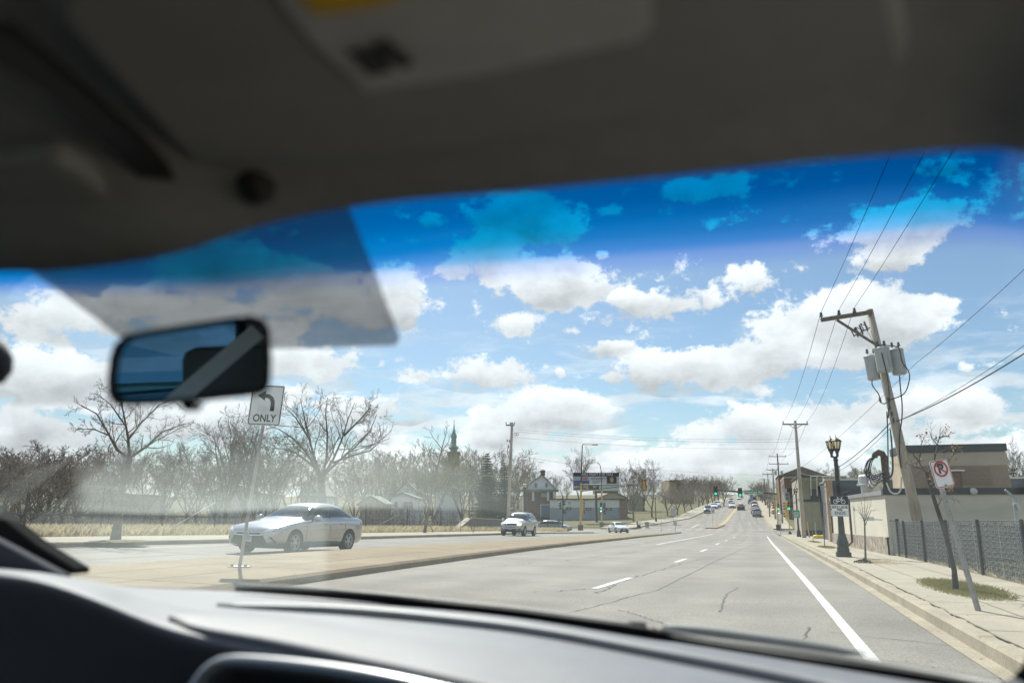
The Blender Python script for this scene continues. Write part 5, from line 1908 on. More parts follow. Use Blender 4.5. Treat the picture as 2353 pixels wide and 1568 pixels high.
def pole(label, px_base, D, px_top, arms, r=.15, m='wood_pole', trans=False, group=None, base=None):
    b = on_ground(px_base, D, .1)
    t = vat(px_top[0], px_top[1], b)
    P = empty('utility_pole', b, label, 'utility pole', group)
    MB().tube([b - Vector((0, 0, .2)), b.lerp(t, .5), t], [r, r * .85, r * .68], 9).build('pole', m, P, smooth_=True)
    tips = []
    for (xa, xb, y, br) in arms:
        a_, b_ = vat(xa, y, b), vat(xb, y, b)
        mb = MB().tube([a_, b_], .065, 4)
        if br:
            mid = vat((xa + xb) / 2, y + br, b)
            for q in (a_.lerp(b_, .22), a_.lerp(b_, .78)): mb.tube([q, mid], .025, 4)
        A = mb.build('crossarm', 'crossarm', P)
        mi = MB()
        for f in (.02, .5, .97):
            q = a_.lerp(b_, f) + Vector((0, 0, .05))
            insulator(mi, q)
            tips.append(q + Vector((0, 0, .2)))
        mi.build('insulator', 'porcelain', P)
    if trans:
        for s_ in (-1, 1):
            q = b.lerp(t, .72) + Vector((s_ * .55, 0, 0))
            MB().lathe(q, [(.22, -.4), (.24, -.35), (.24, .35), (.12, .42)], 10).build('transformer', 'transformer', P)
    return P, tips


_, T2 = pole('second utility pole up the right pavement with one braced crossarm', 1845, 70, (1826, 966), [(1798, 1856, 974, 11)], .18)
_, T3 = pole('brown utility pole past the junction with two crossarms and transformers', 1797, 148, (1785, 1041), [(1766, 1806, 1048, 0), (1766, 1811, 1065, 0)], .17, 'wood_pole_dark', True)
_, T4 = pole('grey utility pole behind the brown one, fourth in the row', 1782, 160, (1774.5, 1076), [(1761, 1786, 1078.5, 3)], .2)
_, T5 = pole('slim utility pole on the hill road kerb, fifth in the row', 1769, 168, (1763, 1086), [(1752, 1773, 1088.5, 0)], .16)
_, T6 = pole('distant utility pole of the row up the hill', 1761, 235, (1755, 1099), [(1745, 1765, 1101, 0)], .17, 'wood_pole_dark', False, 'distant utility poles on the hill')
_, T7 = pole('distant utility pole of the row up the hill', 1755, 300, (1748, 1106), [(1741, 1756, 1108, 0)], .17, 'wood_pole_dark', False, 'distant utility poles on the hill')
_, T8 = pole('distant utility pole of the row up the hill', 1752, 360, (1743, 1109), [(1737, 1750, 1111, 0)], .17, 'wood_pole_dark', False, 'distant utility poles on the hill')
PL, TL = pole('bare wooden utility pole on the left pavement behind the pale SUV', 1166, 71, (1176, 970), [(1162, 1182, 976, 0)], .17)
bL = on_ground(1166, 71)
mb = MB()
for x in (1183, 1188): annulus(mb, frame(vat(x, 997, bL), X3, Z3), 0, 0, .10, .14, 0, 14)
mb.tube([vat(x, y, bL) for x, y in ((1174, 1065), (1168, 1050), (1165, 1035), (1168, 1020))], .03, 5)
for x, y in ((1165, 1015), (1170, 1016), (1168, 1030)): insulator(mb, vat(x, y, bL), 1.1)
mb.build('cable_loop', 'wire', PL)

for i, (q, t) in enumerate(zip(INS, T2[:3])):
    back = Vector((q.x + .35 + .05 * i, -14, q.z + .2))
    wire('power_wire', ('leftmost', 'middle', 'rightmost')[i] + ' overhead wire running from the leaning pole over our roof', [back, q], .007, .012)
    wire('power_wire', ('leftmost', 'middle', 'rightmost')[i] + ' overhead wire between the leaning pole and second pole', [q, t], .009, .012)
    wire('power_wire', 'overhead wire between the second and the brown pole', [t, T3[i]], .014, .012, group='wires past the second pole')
for A_, B_ in ((T3, T4), (T4, T5), (T5, T6), (T6, T7), (T7, T8)):
    for i in (0, 2): wire('power_wire', 'thin wire along the distant row of poles', [A_[i], B_[i]], .014, .012, group='wires of the distant poles', n=6)
p2 = lambda py: vat(1834, py, on_ground(1845, 70))
wire('power_wire', 'single wire sloping from the upper right edge down past the transformers', [atD(2420, 555, 17), atD(2105, 833, 31), p2(1078)], .009, .006)
wire('telephone_cable', 'thick black cable bundle from the right edge to the leaning pole', [atD(2420, 768, 15), atY(2057, 968, 28)], .016, .012)
wire('telephone_cable', 'thick black cable from the leaning pole down to the second pole', [atY(2050, 966, 28), p2(1082)], .017, .02)
wire('telephone_cable', 'thinner upper strand of the cable bundle at the right edge', [atD(2420, 745, 15), atY(2057, 969, 28)], .007, .012)
wire('telephone_cable', 'thin cable under the thick one, leaning pole to second pole', [atY(2053, 975, 28), p2(1092)], .009, .02)
wire('guy_wire', 'slack cable from the second pole down to the brown pole', [p2(1078), vat(1797, 1130, on_ground(1797, 148))], .03, .03)
for i, (ya, yb) in enumerate(((985, 1008), (990, 1014), (1003, 1030))):
    wire('power_wire', 'wire crossing high over the street from the left pole', [vat(1175, ya, bL), p2(yb)], .008, .014, group='wires crossing the street')
wire('power_wire', 'far low wire crossing over the junction', [atD(1190, 1046, 74), atD(1500, 1078, 150), atD(1790, 1092, 150)], .011, .006)
for i, y in enumerate((1036, 1046)):
    wire('power_wire', 'wire from the left pole out over the wood', [vat(1170, y, bL), atD(1040, 1090 - 3 * i, 110)], .015, .02, group='wires over the wood')

# ================================================================== fences
def mesh_wires(mb, a, b, h0, h1, pitch, r):
    """two families of slanting wires filling the panel from a to b (ground points)"""
    a, b = Vector(a), Vector(b)
    L = (b - a).length
    H = h1 - h0
    u = (b - a) / L
    nn = Vector((-u.y, u.x, 0)) * r
    k = -H
    while k < L:
        for s_ in (1, -1):
            x0, x1 = k, k + H
            z0, z1 = (h0, h1) if s_ > 0 else (h1, h0)
            ca, cb = max(0, x0), min(L, x1)
            if cb - ca > .01:
                za, zb = z0 + (z1 - z0) * (ca - x0) / H, z0 + (z1 - z0) * (cb - x0) / H
                p, q = a + u * ca + Vector((0, 0, za)), a + u * cb + Vector((0, 0, zb))
                dd = (q - p).normalized()
                w = dd.cross(nn.normalized()) * r
                n = len(mb.v)
                for o in (p, q): mb.v += [tuple(o + w), tuple(o - w * .5 + nn), tuple(o - w * .5 - nn)]
                mb.f += [(n, n + 1, n + 4, n + 3), (n + 1, n + 2, n + 5, n + 4), (n + 2, n, n + 3, n + 5)]
        k += pitch


# right fence with dark slats
fx = 4.43
fy0, fy1 = 6.0, 28.8
F1 = empty('chain_link_fence', (fx, 20, gz(fx, 20)), 'chain link fence with dark slats along the right pavement', 'fence')
FH = 1.10
fence_z = lambda y: gz(fx, y) + .12
mb, sl, wv = MB(), MB(), MB()
y = fy0
while y < fy1 - .01:
    y2 = min(fy1, y + 2.3)
    mesh_wires(mb, (fx, y, fence_z(y)), (fx, y2, fence_z(y2)), .05, FH, .105, .003)
    y = y2
y = fy0
rs = random.Random(4)
while y < fy1:
    if rs.random() > .05:
        sl.box((fx + .004, y, fence_z(y) + .06 + FH / 2 - .03), (.008, .028, FH - .10 - .1 * rs.random()), (0, rs.gauss(0, .006), 0))
    y += .085
mb.build('wire_mesh', 'chain', F1, fix=False)
sl.build('slats', 'slat', F1)
for i in range(10):                                                                         # woven horizontal strands show as light lines
    z = .12 + i * .10
    wv.tube([(fx - .012, yy, fence_z(yy) + z + .012 * sin(yy * 2.1 + i)) for yy in [fy0 + .6 * k for k in range(39)]], .0035, 3, caps=False)
wv.build('tension_strand', 'chain', F1)
MB().tube([(fx, y, fence_z(y) + FH) for y in (fy0, 12, 18, 24, fy1)], .011, 6).build('top_rail', 'slat', F1)
y = 7.2
while y < fy1 + .2:
    MB().tube([(fx - .035, y, fence_z(y) - .1), (fx - .035, y, fence_z(y) + FH + .03)], .032, 8).build('post', 'fence_dark', F1)
    y += 2.9
MB().tube([(fx, fy1, fence_z(fy1) - .1), (fx, fy1, fence_z(fy1) + FH + .10)], .055, 8).build('post', 'fence_dark', F1)
g = empty('fence_gate', (fx - .3, fy1 + .9, fence_z(fy1)), 'narrow open gate frame between the slatted fence and cream building', 'gate')
pts = [(fx, fy1 + .12, .05), (fx - .05, fy1 + 1.4, .05), (fx - .05, fy1 + 1.4, FH + .05), (fx, fy1 + .12, FH + .05)]
gp = [Vector((a, b, fence_z(b) + c)) for a, b, c in pts]
MB().tube(gp + [gp[0]], .022, 6).build('frame', 'rust', g)
mb = MB(); mesh_wires(mb, gp[0] - Z3 * .0, gp[1], .0, FH, .12, .003); mb.build('wire_mesh', 'chain', g, fix=False)

# left chain link fence with leaning stays
fpx = [-40, 60, 235, 375, 495, 610, 690, 841, 936, 1013, 1062]
P_ = []
for px in fpx:
    r = ray(px, 1171)
    X = -24.9
    y = X * r.y / r.x
    P_.append(Vector((X, y, gz(X, y) + .06)))
P_[0] = Vector((-24.9, 13, gz(-24.9, 13)))
F2 = empty('chain_link_fence', P_[3], 'black chain link fence with leaning stays behind the left pavement', 'fence')
mb = MB()
for a, b in zip(P_, P_[1:]): mesh_wires(mb, a, b, .05, 1.72, .16, .0045)
mb.build('wire_mesh', 'fence_dark', F2, fix=False)
for i, q in enumerate(P_):
    MB().tube([q - Z3 * .1, q + Vector((0, 0, 1.95))], .04, 7).build('post', 'fence_dark', F2)
for a, b in zip(P_[:7], P_[1:8]): MB().tube([a + Z3 * .85, b + Z3 * .85], .02, 6).build('rail', 'fence_dark', F2)
for i, (a, b) in enumerate(((3, 4), (7, 8), (10, 9), (5, 6))):
    MB().tube([P_[a] + Z3 * .1, P_[b] + Z3 * 1.55], .024, 6).build('stay', 'galv' if i in (0, 2) else 'fence_dark', F2)
# low pipe rail round the field
F3 = empty('field_rail', (-33, 50, gz(-33, 50)), 'low black picket rail crossing the field behind the chain link fence', 'fence')
mb, pk = MB(), MB()
line = [Vector((-31.5, y, gz(-31.5, y) + .06)) for y in range(16, 112, 3)]
mb.tube([q + Z3 * .95 for q in line], .03, 6); mb.tube([q + Z3 * .25 for q in line], .025, 6)
mb.build('rail', 'fence_dark', F3)
for q in line: MB().tube([q - Z3 * .1, q + Z3 * 1.05], .035, 6).build('post', 'fence_dark', F3)
for a, b in zip(line, line[1:]):
    for k in range(10):
        q = a.lerp(b, (k + .5) / 10)
        pk.tube([q + Z3 * .25, q + Z3 * .95], .010, 3, caps=False)
pk.build('pickets', 'fence_dark', F3)
# concrete wall with fence on top
wa, wb = atX(1052, 1171, -24.0), atX(1185, 1171, -24.0)
za, zb = gz(-24, wa.y), gz(-24, wb.y)
W = empty('concrete_wall', (-24, wa.y, za), 'grey concrete wall with chain link on top, behind the pale SUV', 'wall')
mb = MB()
mb.prism([(-24, wa.y, za - .3), (-24, wb.y, zb - .3), (-24, wb.y, zb + 1.15), (-24, wa.y + 3.4, za + 1.12), (-24, wa.y, za + .25)], (-.35, 0, 0))
mb.build('wall_body', 'retaining', W)
MB().prism([(-23.9, wa.y, za + .26), (-23.9, wa.y + 3.4, za + 1.13), (-23.9, wb.y, zb + 1.16), (-23.9, wb.y, zb + 1.25), (-23.9, wa.y + 3.4, za + 1.22), (-23.9, wa.y, za + .34)], (-.55, 0, 0)).build('coping', 'beige_wall', W)
mb = MB()
qa, qb = Vector((-24.2, wa.y + 3.4, za + 1.1)), Vector((-24.2, wb.y + 6, zb + 1.0))
mesh_wires(mb, qa, qb, .0, 2.4, .2, .006); mb.build('wire_mesh', 'fence_dark', W, fix=False)
for f in (0, .2, .45, .7, 1): q = qa.lerp(qb, f); MB().tube([q, q + Z3 * 2.5], .045, 6).build('post', 'fence_dark', W)
# iron fence by the side street
ia, ib = on_ground(1232, 96, .1), on_ground(1284, 100, .1)
I = empty('iron_fence', ia, 'black iron picket fence at the side street corner, minivan behind it', 'fence')
mb = MB()
for z in (.15, 1.35): mb.tube([ia + Z3 * z, ib + Z3 * z], .03, 4)
mb.build('rail', 'iron', I)
mb = MB()
for k in range(31): q = ia.lerp(ib, k / 30); mb.tube([q + Z3 * .05, q + Z3 * 1.45], .012, 4)
mb.build('pickets', 'iron', I)
for f in (0, .5, 1): q = ia.lerp(ib, f); MB().tube([q, q + Z3 * 1.6], .05, 6).build('post', 'iron', I)
mb = MB()
pts = []
for i in range(2500):
    q = ia.lerp(ib, rg.random()) + Vector((rg.uniform(-.3, 1.2), rg.uniform(-1.5, .4), 0))
    pts.append((q.x, q.y, gz(q.x, q.y) + .05))
blades(mb, pts, .5, .014, rg, .3)
tag(mb.build('dry_grass', 'dry_grass', fix=False), 'tall pale ornamental grass along the iron corner fence', 'dry grass', kind='stuff')
# steel gate post with barbed arm and roll door behind the slatted fence, right edge
b = atY(2333, 1200, 27.5); b.z = gz(b.x, b.y) + .1
s = empty('fence_post', b, 'tall grey post with slanted barbed wire arm at the right edge', 'post')
MB().tube([b, atY(2330, 1142, 27.5)], .06, 8).build('post_tube', 'transformer', s)
MB().tube([atY(2330, 1142, 27.5), atY(2308, 1124, 27.5)], .035, 6).build('barbed_arm', 'transformer', s)
MB().tube([atY(2327, 1158, 27.4), atY(2335, 1156, 27.4), atY(2341, 1168, 27.4)], .05, 6).build('camera_box', 'white_trim', s)
# ================================================================== buildings
def window(parent, fr, w, h, frame_m='white_trim', pane_m='window_dark', mull=True, t=.06):
    mb = MB()
    b = .07
    for (x, y, sx, sy) in ((0, h / 2, w + 2 * b, b), (0, -h / 2, w + 2 * b, b), (-w / 2, 0, b, h - b), (w / 2, 0, b, h - b)) + (((0, 0, w - b, b * .8),) if mull else ()):
        mb.prism([fr @ Vector((x + i * sx / 2, y + j * sy / 2, -.02)) for i, j in ((-1, -1), (1, -1), (1, 1), (-1, 1))], fr.to_3x3() @ Z3 * t)
    f = mb.build('window', frame_m, parent)
    MB().prism([fr @ Vector((i * w / 2, j * h / 2, -.05)) for i, j in ((-1, -1), (1, -1), (1, 1), (-1, 1))], fr.to_3x3() @ Z3 * .06).build('pane', pane_m, f)
    return f


FY = frame((0, 0, 0), X3, Z3)                                   # faces -Y (towards us)
FX = frame((0, 0, 0), -Y3, Z3)                                  # faces -X (towards the street, right side)


def fy(p): m = FY.copy(); m.translation = Vector(p); return m
def fxm(p): m = FX.copy(); m.translation = Vector(p); return m


# --- cream building with dark parapet
x0, y0 = 4.3, 4.3 * (ray(2038, 1200).y / ray(2038, 1200).x)
y1 = x0 * (ray(1912, 1200).y / ray(1912, 1200).x)
zt = atY(2200, 1120, y0).z
zp = atY(2200, 1135, y0).z
gb = gz(5, y0) - .2
gf = gz(5, y1) - .2
B = empty('cream_building', (x0, y0, gb), 'low cream stucco building with dark parapet and stone foot on the right', 'building')
MB().box2((x0, y0, gf - .3), (26, y1, zp)).build('wall', 'stucco', B)
MB().box2((x0 - .06, y0 - .06, zp + .003), (26.06, y0 + .25, zt)).build('parapet', 'dark_trim', B)
MB().box2((x0 - .07, y0 + .253, zp + .005), (x0 + .3, y1 + .06, zt - .06)).build('flashing', 'galv', B)
mb = MB()
rows = [[Vector((x0 - .07, y, gz(5, y) + a)) for y in (y0 - .07, y0 + 8, y0 + 16, y1)] for a in (-.1, .72)]
rows2 = [[Vector((x0 + .05, y, gz(5, y) + a)) for y in (y0 - .07, y0 + 8, y0 + 16, y1)] for a in (.74,)]
mb.grid(rows + rows2)
mb.build('stone_base', 'stone', B)
MB().box2((x0 + .003, y0 - .06, gb), (26, y0 - .002, gz(5, y0) + .5)).build('plinth', 'stucco', B)
# downpipe and camera, lamp
xp = x0 - .10
yp = x0 * (ray(1962, 1200).y / ray(1962, 1200).x)
MB().tube([(xp, yp, zp + .3), (xp - .25, yp, zp + .25), (xp - .05, yp, zp - .1), (xp - .05, yp, gz(5, yp) + .4), (xp - .3, yp - .1, gz(5, yp) + .2)], .05, 7).build('downpipe', 'rust', B)
q = Vector((x0 - .05, y0 + .7, atX(2038, 1180, x0).z - .25))
q.z = atY(2040, 1194, y0).z
MB().tube([q, q + Vector((-.35, -.1, .02))], .025, 6).box(q + Vector((-.42, -.15, .04)), (.28, .14, .12)).build('wall_camera', 'white_trim', B)
q = atY(2235, 1128, y0) - Y3 * .05
mb = MB(); mb.lathe(q, [(.11, 0), (.11, .06), (.05, .08)], 14, (0, -1, 0)); mb.build('floodlight', 'hvac', B)
mb = MB()
for k in range(2): mb.tube([(x0 - .04, y1 - .3, zp - .2 * k), (x0 - .04, y1 - .3, gf + .5)], .04, 6)
mb.build('conduit', 'rust', B)
# brown upper block with sloping sides on the same roof
yb = y0 + 6.5
tl, tr2, bl2, br2 = atY(2083, 1022, yb), atY(2315, 1022, yb), atY(2081, 1124, yb), atY(2327, 1124, yb)
zb_ = zt - .3
U = empty('brown_block', (bl2.x, yb, zb_), 'brown windowless upper storey with black roof edge above the cream building', 'building')
r = ray(2057, 1171)
ydeep = bl2.x * r.y / r.x
bx0, bx1, tx0, tx1 = bl2.x, br2.x, bl2.x + .05, tr2.x
zbt = tl.z
dy_ = .55
MB().add([(bx0, yb, zb_), (bx1, yb, zb_), (bx1, ydeep, zb_), (bx0, ydeep, zb_), (tx0, yb + dy_, zbt - .28), (tx1, yb + dy_, zbt - .28), (tx1, ydeep, zbt - .28), (tx0, ydeep, zbt - .28)], [(0, 1, 5, 4), (1, 2, 6, 5), (2, 3, 7, 6), (3, 0, 4, 7), (4, 5, 6, 7)]).build('wall', 'brown_shingle', U)
MB().add([(bx0 - .02, yb + .02, zb_), (bx0 - .02, ydeep, zb_), (tx0 - .02, ydeep, zbt - .29), (tx0 - .02, yb + dy_ + .02, zbt - .29)], [(0, 1, 2, 3)]).build('side_wall', 'tan_wall', U, solid=.02)
MB().box2((tx0 - .06, yb + dy_ - .08, zbt - .277), (tx1 + .08, ydeep + .05, zbt + .03)).build('roof_edge', 'dark_trim', U)
f1, f2 = (zbt - .28 - zb_), 0
ph = lambda z: yb + dy_ * (z - zb_) / (zbt - .28 - zb_)
za_ = zbt - .85
MB().add([(bx0, ph(za_) - .012, za_), (tx1 + .1, ph(za_) - .012, za_), (tx1 + .03, ph(zbt - .29) - .012, zbt - .29), (tx0, ph(zbt - .29) - .012, zbt - .29)], [(0, 1, 2, 3)]).build('fascia_band', 'fascia', U, solid=.012)
MB().box2((bx0 - .03, yb - .06, zb_ - .1), (bx1 + .03, yb + .02, zb_ + .26)).build('base_trim', 'dark_trim', U)
mb = MB()
for k in range(7):
    z = zbt - .95 - .105 * k
    a, b = atY(2130, 1060, yb).x, atY(2278, 1060, yb).x
    mb.box(((a + b) / 2, ph(z) - .02, z), (b - a, .04, .03))
mb.build('louvre', 'brown_shingle', U)
# rooftop things in front of the brown block
q0, q1 = atY(2172, 1112, y0 + 5.6), atY(2192, 1087, y0 + 5.6)
tag(MB().box2((q0.x, y0 + 5.3, zt - .25), (q1.x, y0 + 5.9, q1.z)).build('roof_box', 'hvac', bevel=.02), 'small pale metal cabinet on the cream roof behind the no parking sign', 'roof unit')
q0, q1 = atY(2187, 1120, y0 + 4.4), atY(2205, 1082, y0 + 4.4)
s = empty('roof_vent', (q0.x, y0 + 4.4, zt - .25), 'rusty square vent stack on the cream roof behind the no parking sign', 'roof vent')
MB().box2((q0.x, y0 + 4.2, zt - .25), (q1.x, y0 + 4.6, q1.z)).build('stack', 'rust', s)
MB().box(((q0.x + q1.x) / 2, y0 + 4.4, q1.z + .03), (.55, .55, .05)).build('cap', 'hvac', s)
for zz in (1,): MB().box(((q0.x + q1.x) / 2, y0 + 4.4, zt - .2), (.6, .6, .05)).build('flange', 'hvac', s)
# service mast with looped cables
bm = atY(2037, 1110, y0 + 2.2); bm.z = zt - .3
tm = atY(2030, 1048, y0 + 2.2)
s = empty('service_mast', bm, 'thick rusty service mast with looped black cables on the cream roof corner', 'mast')
MB().tube([bm, tm, tm + Vector((-.05, 0, .10)), tm + Vector((-.16, 0, .15)), tm + Vector((-.28, 0, .08)), tm + Vector((-.32, 0, -.02))], [.13, .12, .12, .12, .11, .11], 10).build('conduit_pipe', 'rust', s, smooth_=True)
mb = MB()
rm = random.Random(6)
for k in range(10):
    a = tm + Vector((-.30 + rm.uniform(-.05, .05), rm.uniform(-.05, .05), 0))
    lx = -.35 - .35 * rm.random()
    dz_ = -.5 - .65 * rm.random()
    e = tm + Vector((.02, -.1, -.55 - .5 * rm.random()))
    mb.tube(resample([a, a + Vector((lx * .35, rm.uniform(-.1, .1), dz_ * .2)), a + Vector((lx * .55, rm.uniform(-.1, .1), dz_ * .7)), a + Vector((lx * .3, -.1, dz_)), e.lerp(a, .3) + Vector((-.05, -.1, -.2)), e], 22), rm.uniform(.010, .020), 4)
mb.build('looped_cable', 'wire', s)
# mushroom fan and swivelling vent
q = atY(1997, 1112, y0 + 11); z0_ = zt - .3
s = empty('roof_fan', (q.x, q.y, z0_), 'round grey mushroom fan on the cream roof', 'roof fan')
MB().lathe((q.x, q.y, q.z - .05), [(.55, 0), (.58, .06), (.50, .08), (.46, .42), (.40, .50), (.05, .52)], 18).build('hood', 'hvac', s)
MB().box2((q.x - .35, q.y - .35, z0_), (q.x + .35, q.y + .35, q.z - .05)).build('curb', 'hvac', s)
q = atY(2013, 1104, y0 + 10)
tag(MB().lathe((q.x, q.y, z0_), [(.2, 0), (.2, q.z - z0_ - .25)], 10).lathe((q.x - .28, q.y, q.z + .02), [(.28, 0), (.24, .55), (.2, .58)], 12, (1, 0, -.35)).build('roof_cowl', 'hvac'), 'tilted grey vent cowl beside the mushroom fan', 'roof vent')

# --- slate blue block, light brick end, olive building, dark brick block
yb2 = y1 + 8
a, b = atY(1908, 1103, yb2), atY(2085, 1103, yb2)
B = empty('slate_building', (a.x, yb2, gz(6, yb2)), 'dark slate blue flat wall rising behind the cream building', 'building')
MB().box2((a.x, yb2, -2.5), (b.x + 8, yb2 + 9, a.z)).build('wall', 'slate_wall', B)
MB().box2((a.x - .05, yb2 - .05, a.z + .003), (b.x + 8, yb2 + 9, a.z + .12)).build('roof_edge', 'galv', B)
yb3 = y1 + 5
a, b = atY(1896, 1104, yb3), atY(1911, 1104, yb3)
B = empty('brick_pier', (a.x, yb3, gz(6, yb3)), 'narrow light brick wall end between the olive and slate buildings', 'wall')
MB().box2((a.x, yb3, -2.5), (b.x, yb3 + 1.2, a.z)).build('wall', 'brick_light', B)
MB().box2((a.x - .06, yb3 - .06, a.z + .003), (b.x + .06, yb3 + 1.26, a.z + .15)).build('coping', 'beige_wall', B)
yo = 88
a, b, c = atY(1833, 1096, yo), atY(1901, 1097, yo), atY(1824, 1096, 101)
zo = a.z
B = empty('olive_building', (a.x, yo, gz(6, yo)), 'two storey olive painted block building with one dark window', 'building')
MB().box2((a.x, yo, -2.6), (b.x, yo + 14, zo)).build('wall', 'olive_wall', B)
MB().box2((a.x - .03, yo + .003, -2.6), (a.x - .002, yo + 14, zo - .02)).build('street_wall', 'beige_wall', B)
MB().box2((a.x - .12, yo - .12, zo + .003), (atY(1886, 1096, yo).x, yo + 14, zo + .22)).build('cornice', 'dark_trim', B)
zb2 = atY(1860, 1149, yo).z
MB().box2((a.x - .06, yo - .08, zb2 - .12), (b.x, yo - .002, zb2 + .12)).build('string_course', 'dark_trim', B)
MB().box2((a.x + .3, yo - .05, -2.6), (b.x, yo - .002, atY(1860, 1217, yo).z)).build('plinth', 'dark_trim', B)
w0, w1 = atY(1863, 1148, yo), atY(1880, 1124, yo)
window(B, fy(((w0.x + w1.x) / 2, yo - .02, (w0.z + w1.z) / 2)), w1.x - w0.x, w1.z - w0.z, 'dark_trim')
s = empty('roof_frame', (b.x, yo - .3, zo), 'thin white pipe frame standing on the olive roof', 'frame')
mb = MB()
for px in (1862, 1876, 1890, 1905, 1918): mb.tube([atY(px, 1093, yo - .3), atY(px + 1, 1138 if px < 1895 else 1104, yo - .3)], .045, 5)
mb.tube([atY(1861, 1093, yo - .3), atY(1919, 1093, yo - .3)], .05, 5)
mb.build('pipes', 'white_trim', s)
q = atY(1925, 1068, 95)
s = empty('antenna_mast', (q.x, 95, gz(6, 95)), 'short antenna mast with ball top behind the slate building', 'mast')
MB().tube([(q.x, 95, q.z), (q.x + .1, 95, -2)], .13, 7).lathe(q + Vector((-.25, 0, -.1)), [(.1, 0), (.2, .1), (.2, .2), (.08, .3)], 8).build('mast_tube', 'transformer', s)
yd = 168
a, b = atY(1738, 1121, yd), atY(1826, 1120, yd)
B = empty('dark_brick_building', (a.x, yd, gz(8, yd)), 'dark brown brick building past the junction on the right', 'building')
ax = max(a.x, 6.6)
MB().box2((ax, yd, -3), (b.x + 1, yd + 16, a.z)).build('wall', 'brick_dark', B)
w0, w1 = atY(1804, 1149, yd), atY(1812, 1131, yd)
window(B, fy(((w0.x + w1.x) / 2, yd - .02, (w0.z + w1.z) / 2)), w1.x - w0.x, w1.z - w0.z, 'white_trim')
MB().box2((ax + .2, yd - .06, -3), (b.x + 1, yd - .002, atY(1800, 1165, yd).z)).build('shop_front', 'brick', B)
B = empty('brick_shop', (7.4, 190, gz(8, 190)), 'small grey brick shop farther up behind the dark brick building', 'building')
MB().box2((7.0, 190, -3), (20, 215, 8.2)).build('wall', 'brick', B)
MB().box2((6.95, 189.9, 8.203), (20, 215, 8.6)).build('cornice', 'beige_wall', B)
for yy in (194, 199, 204): window(B, fxm((6.97, yy, 6)), 1.4, 1.9)
B = empty('red_brick_house', (7.4, 235, gz(8, 235)), 'red brick house block farthest up the right side of the hill road', 'building')
MB().box2((7.2, 235, -1), (20, 262, 10.5)).build('wall', 'brick', B)
MB().add([(7, 234.8, 10.5), (20, 234.8, 10.5), (20, 262, 10.5), (7, 262, 10.5), (13.5, 234.8, 13), (13.5, 262, 13)], [(0, 1, 4), (1, 2, 5, 4), (2, 3, 5), (3, 0, 4, 5)]).build('roof', 'roof_brown', B)

# --- left: low white and blue building with dark brick end
yl = 170
def bpt(px, py, y=yl): return atY(px, py, y)
Dl_ = 168
def facing(px, py, D=Dl_): return atD(px, py, D)
B0 = facing(1264, 1171)
ux = (facing(1424, 1171) - B0).normalized()
uy = Vector((-ux.y, ux.x, 0))
def fbox(mb, pxa, pxb, pya, pyb, D, dep, off=0.0):
    """a box whose front face fills a pixel rectangle at a depth, square to our heading"""
    a, b = atD(pxa, pyb, D), atD(pxb, pyb, D)
    zt_, zb_ = atD(pxa, pya, D).z, atD(pxa, pyb, D).z
    d = Vector((-sin(YAW), cos(YAW), 0))
    a, b = a + d * off, b + d * off
    q = [Vector((a.x, a.y, zb_)), Vector((b.x, b.y, zb_)), Vector((b.x, b.y, zb_)) + d * dep, Vector((a.x, a.y, zb_)) + d * dep]
    mb.prism(q, (0, 0, zt_ - zb_))
    return mb


B = empty('low_shop', Vector((B0.x, B0.y, gz(B0.x, B0.y))), 'low flat roofed building painted white above blue on the left corner', 'building')
fbox(MB(), 1264, 1425, 1147, 1165, Dl_, 11).build('wall', 'white_wall', B)
fbox(MB(), 1264, 1425, 1165.02, 1216, Dl_, 11).build('lower_wall', 'blue_wall', B)
fbox(MB(), 1425.05, 1442, 1148, 1216, Dl_, 11, -.25).build('end_wall', 'brick', B)
fbox(MB(), 1263, 1443, 1144.5, 1147, Dl_, 11.5, -.35).build('roof_edge', 'dark_trim', B)
for xa, xb, ya, yb_ in ((1301, 1312, 1164, 1170), (1346, 1358, 1165, 1171), (1391, 1405, 1166, 1171.5)):
    w = fbox(MB(), xa, xb, ya, yb_, Dl_, .10, -.08).build('window', 'dark_trim', B)
    fbox(MB(), xa + 3, xb - 3, ya + 1.5, yb_ - 1.5, Dl_, .04, -.115).build('pane', 'beige_wall', w)
fbox(MB(), 1305, 1311, 1152, 1158, Dl_, .06, -.05).build('sign_frame', 'beige_wall', B)
tr = empty('box_trailer', facing(1253, 1200, 140), 'blue grey box trailer parked left of the low white building', 'trailer')
fbox(MB(), 1243.5, 1262.5, 1159, 1185, 150, 5).build('box', 'dumpster', tr)
fbox(MB(), 1243, 1263, 1158, 1159.2, 150, 5.1, -.1).build('roof', 'white_trim', tr)
for px in (1248, 1258):
    q = atD(px, 1192, 151); MB().lathe(q, [(.45, 0), (.45, .3)], 14, (-sin(YAW), cos(YAW), 0)).build('wheel', 'tyre', tr)
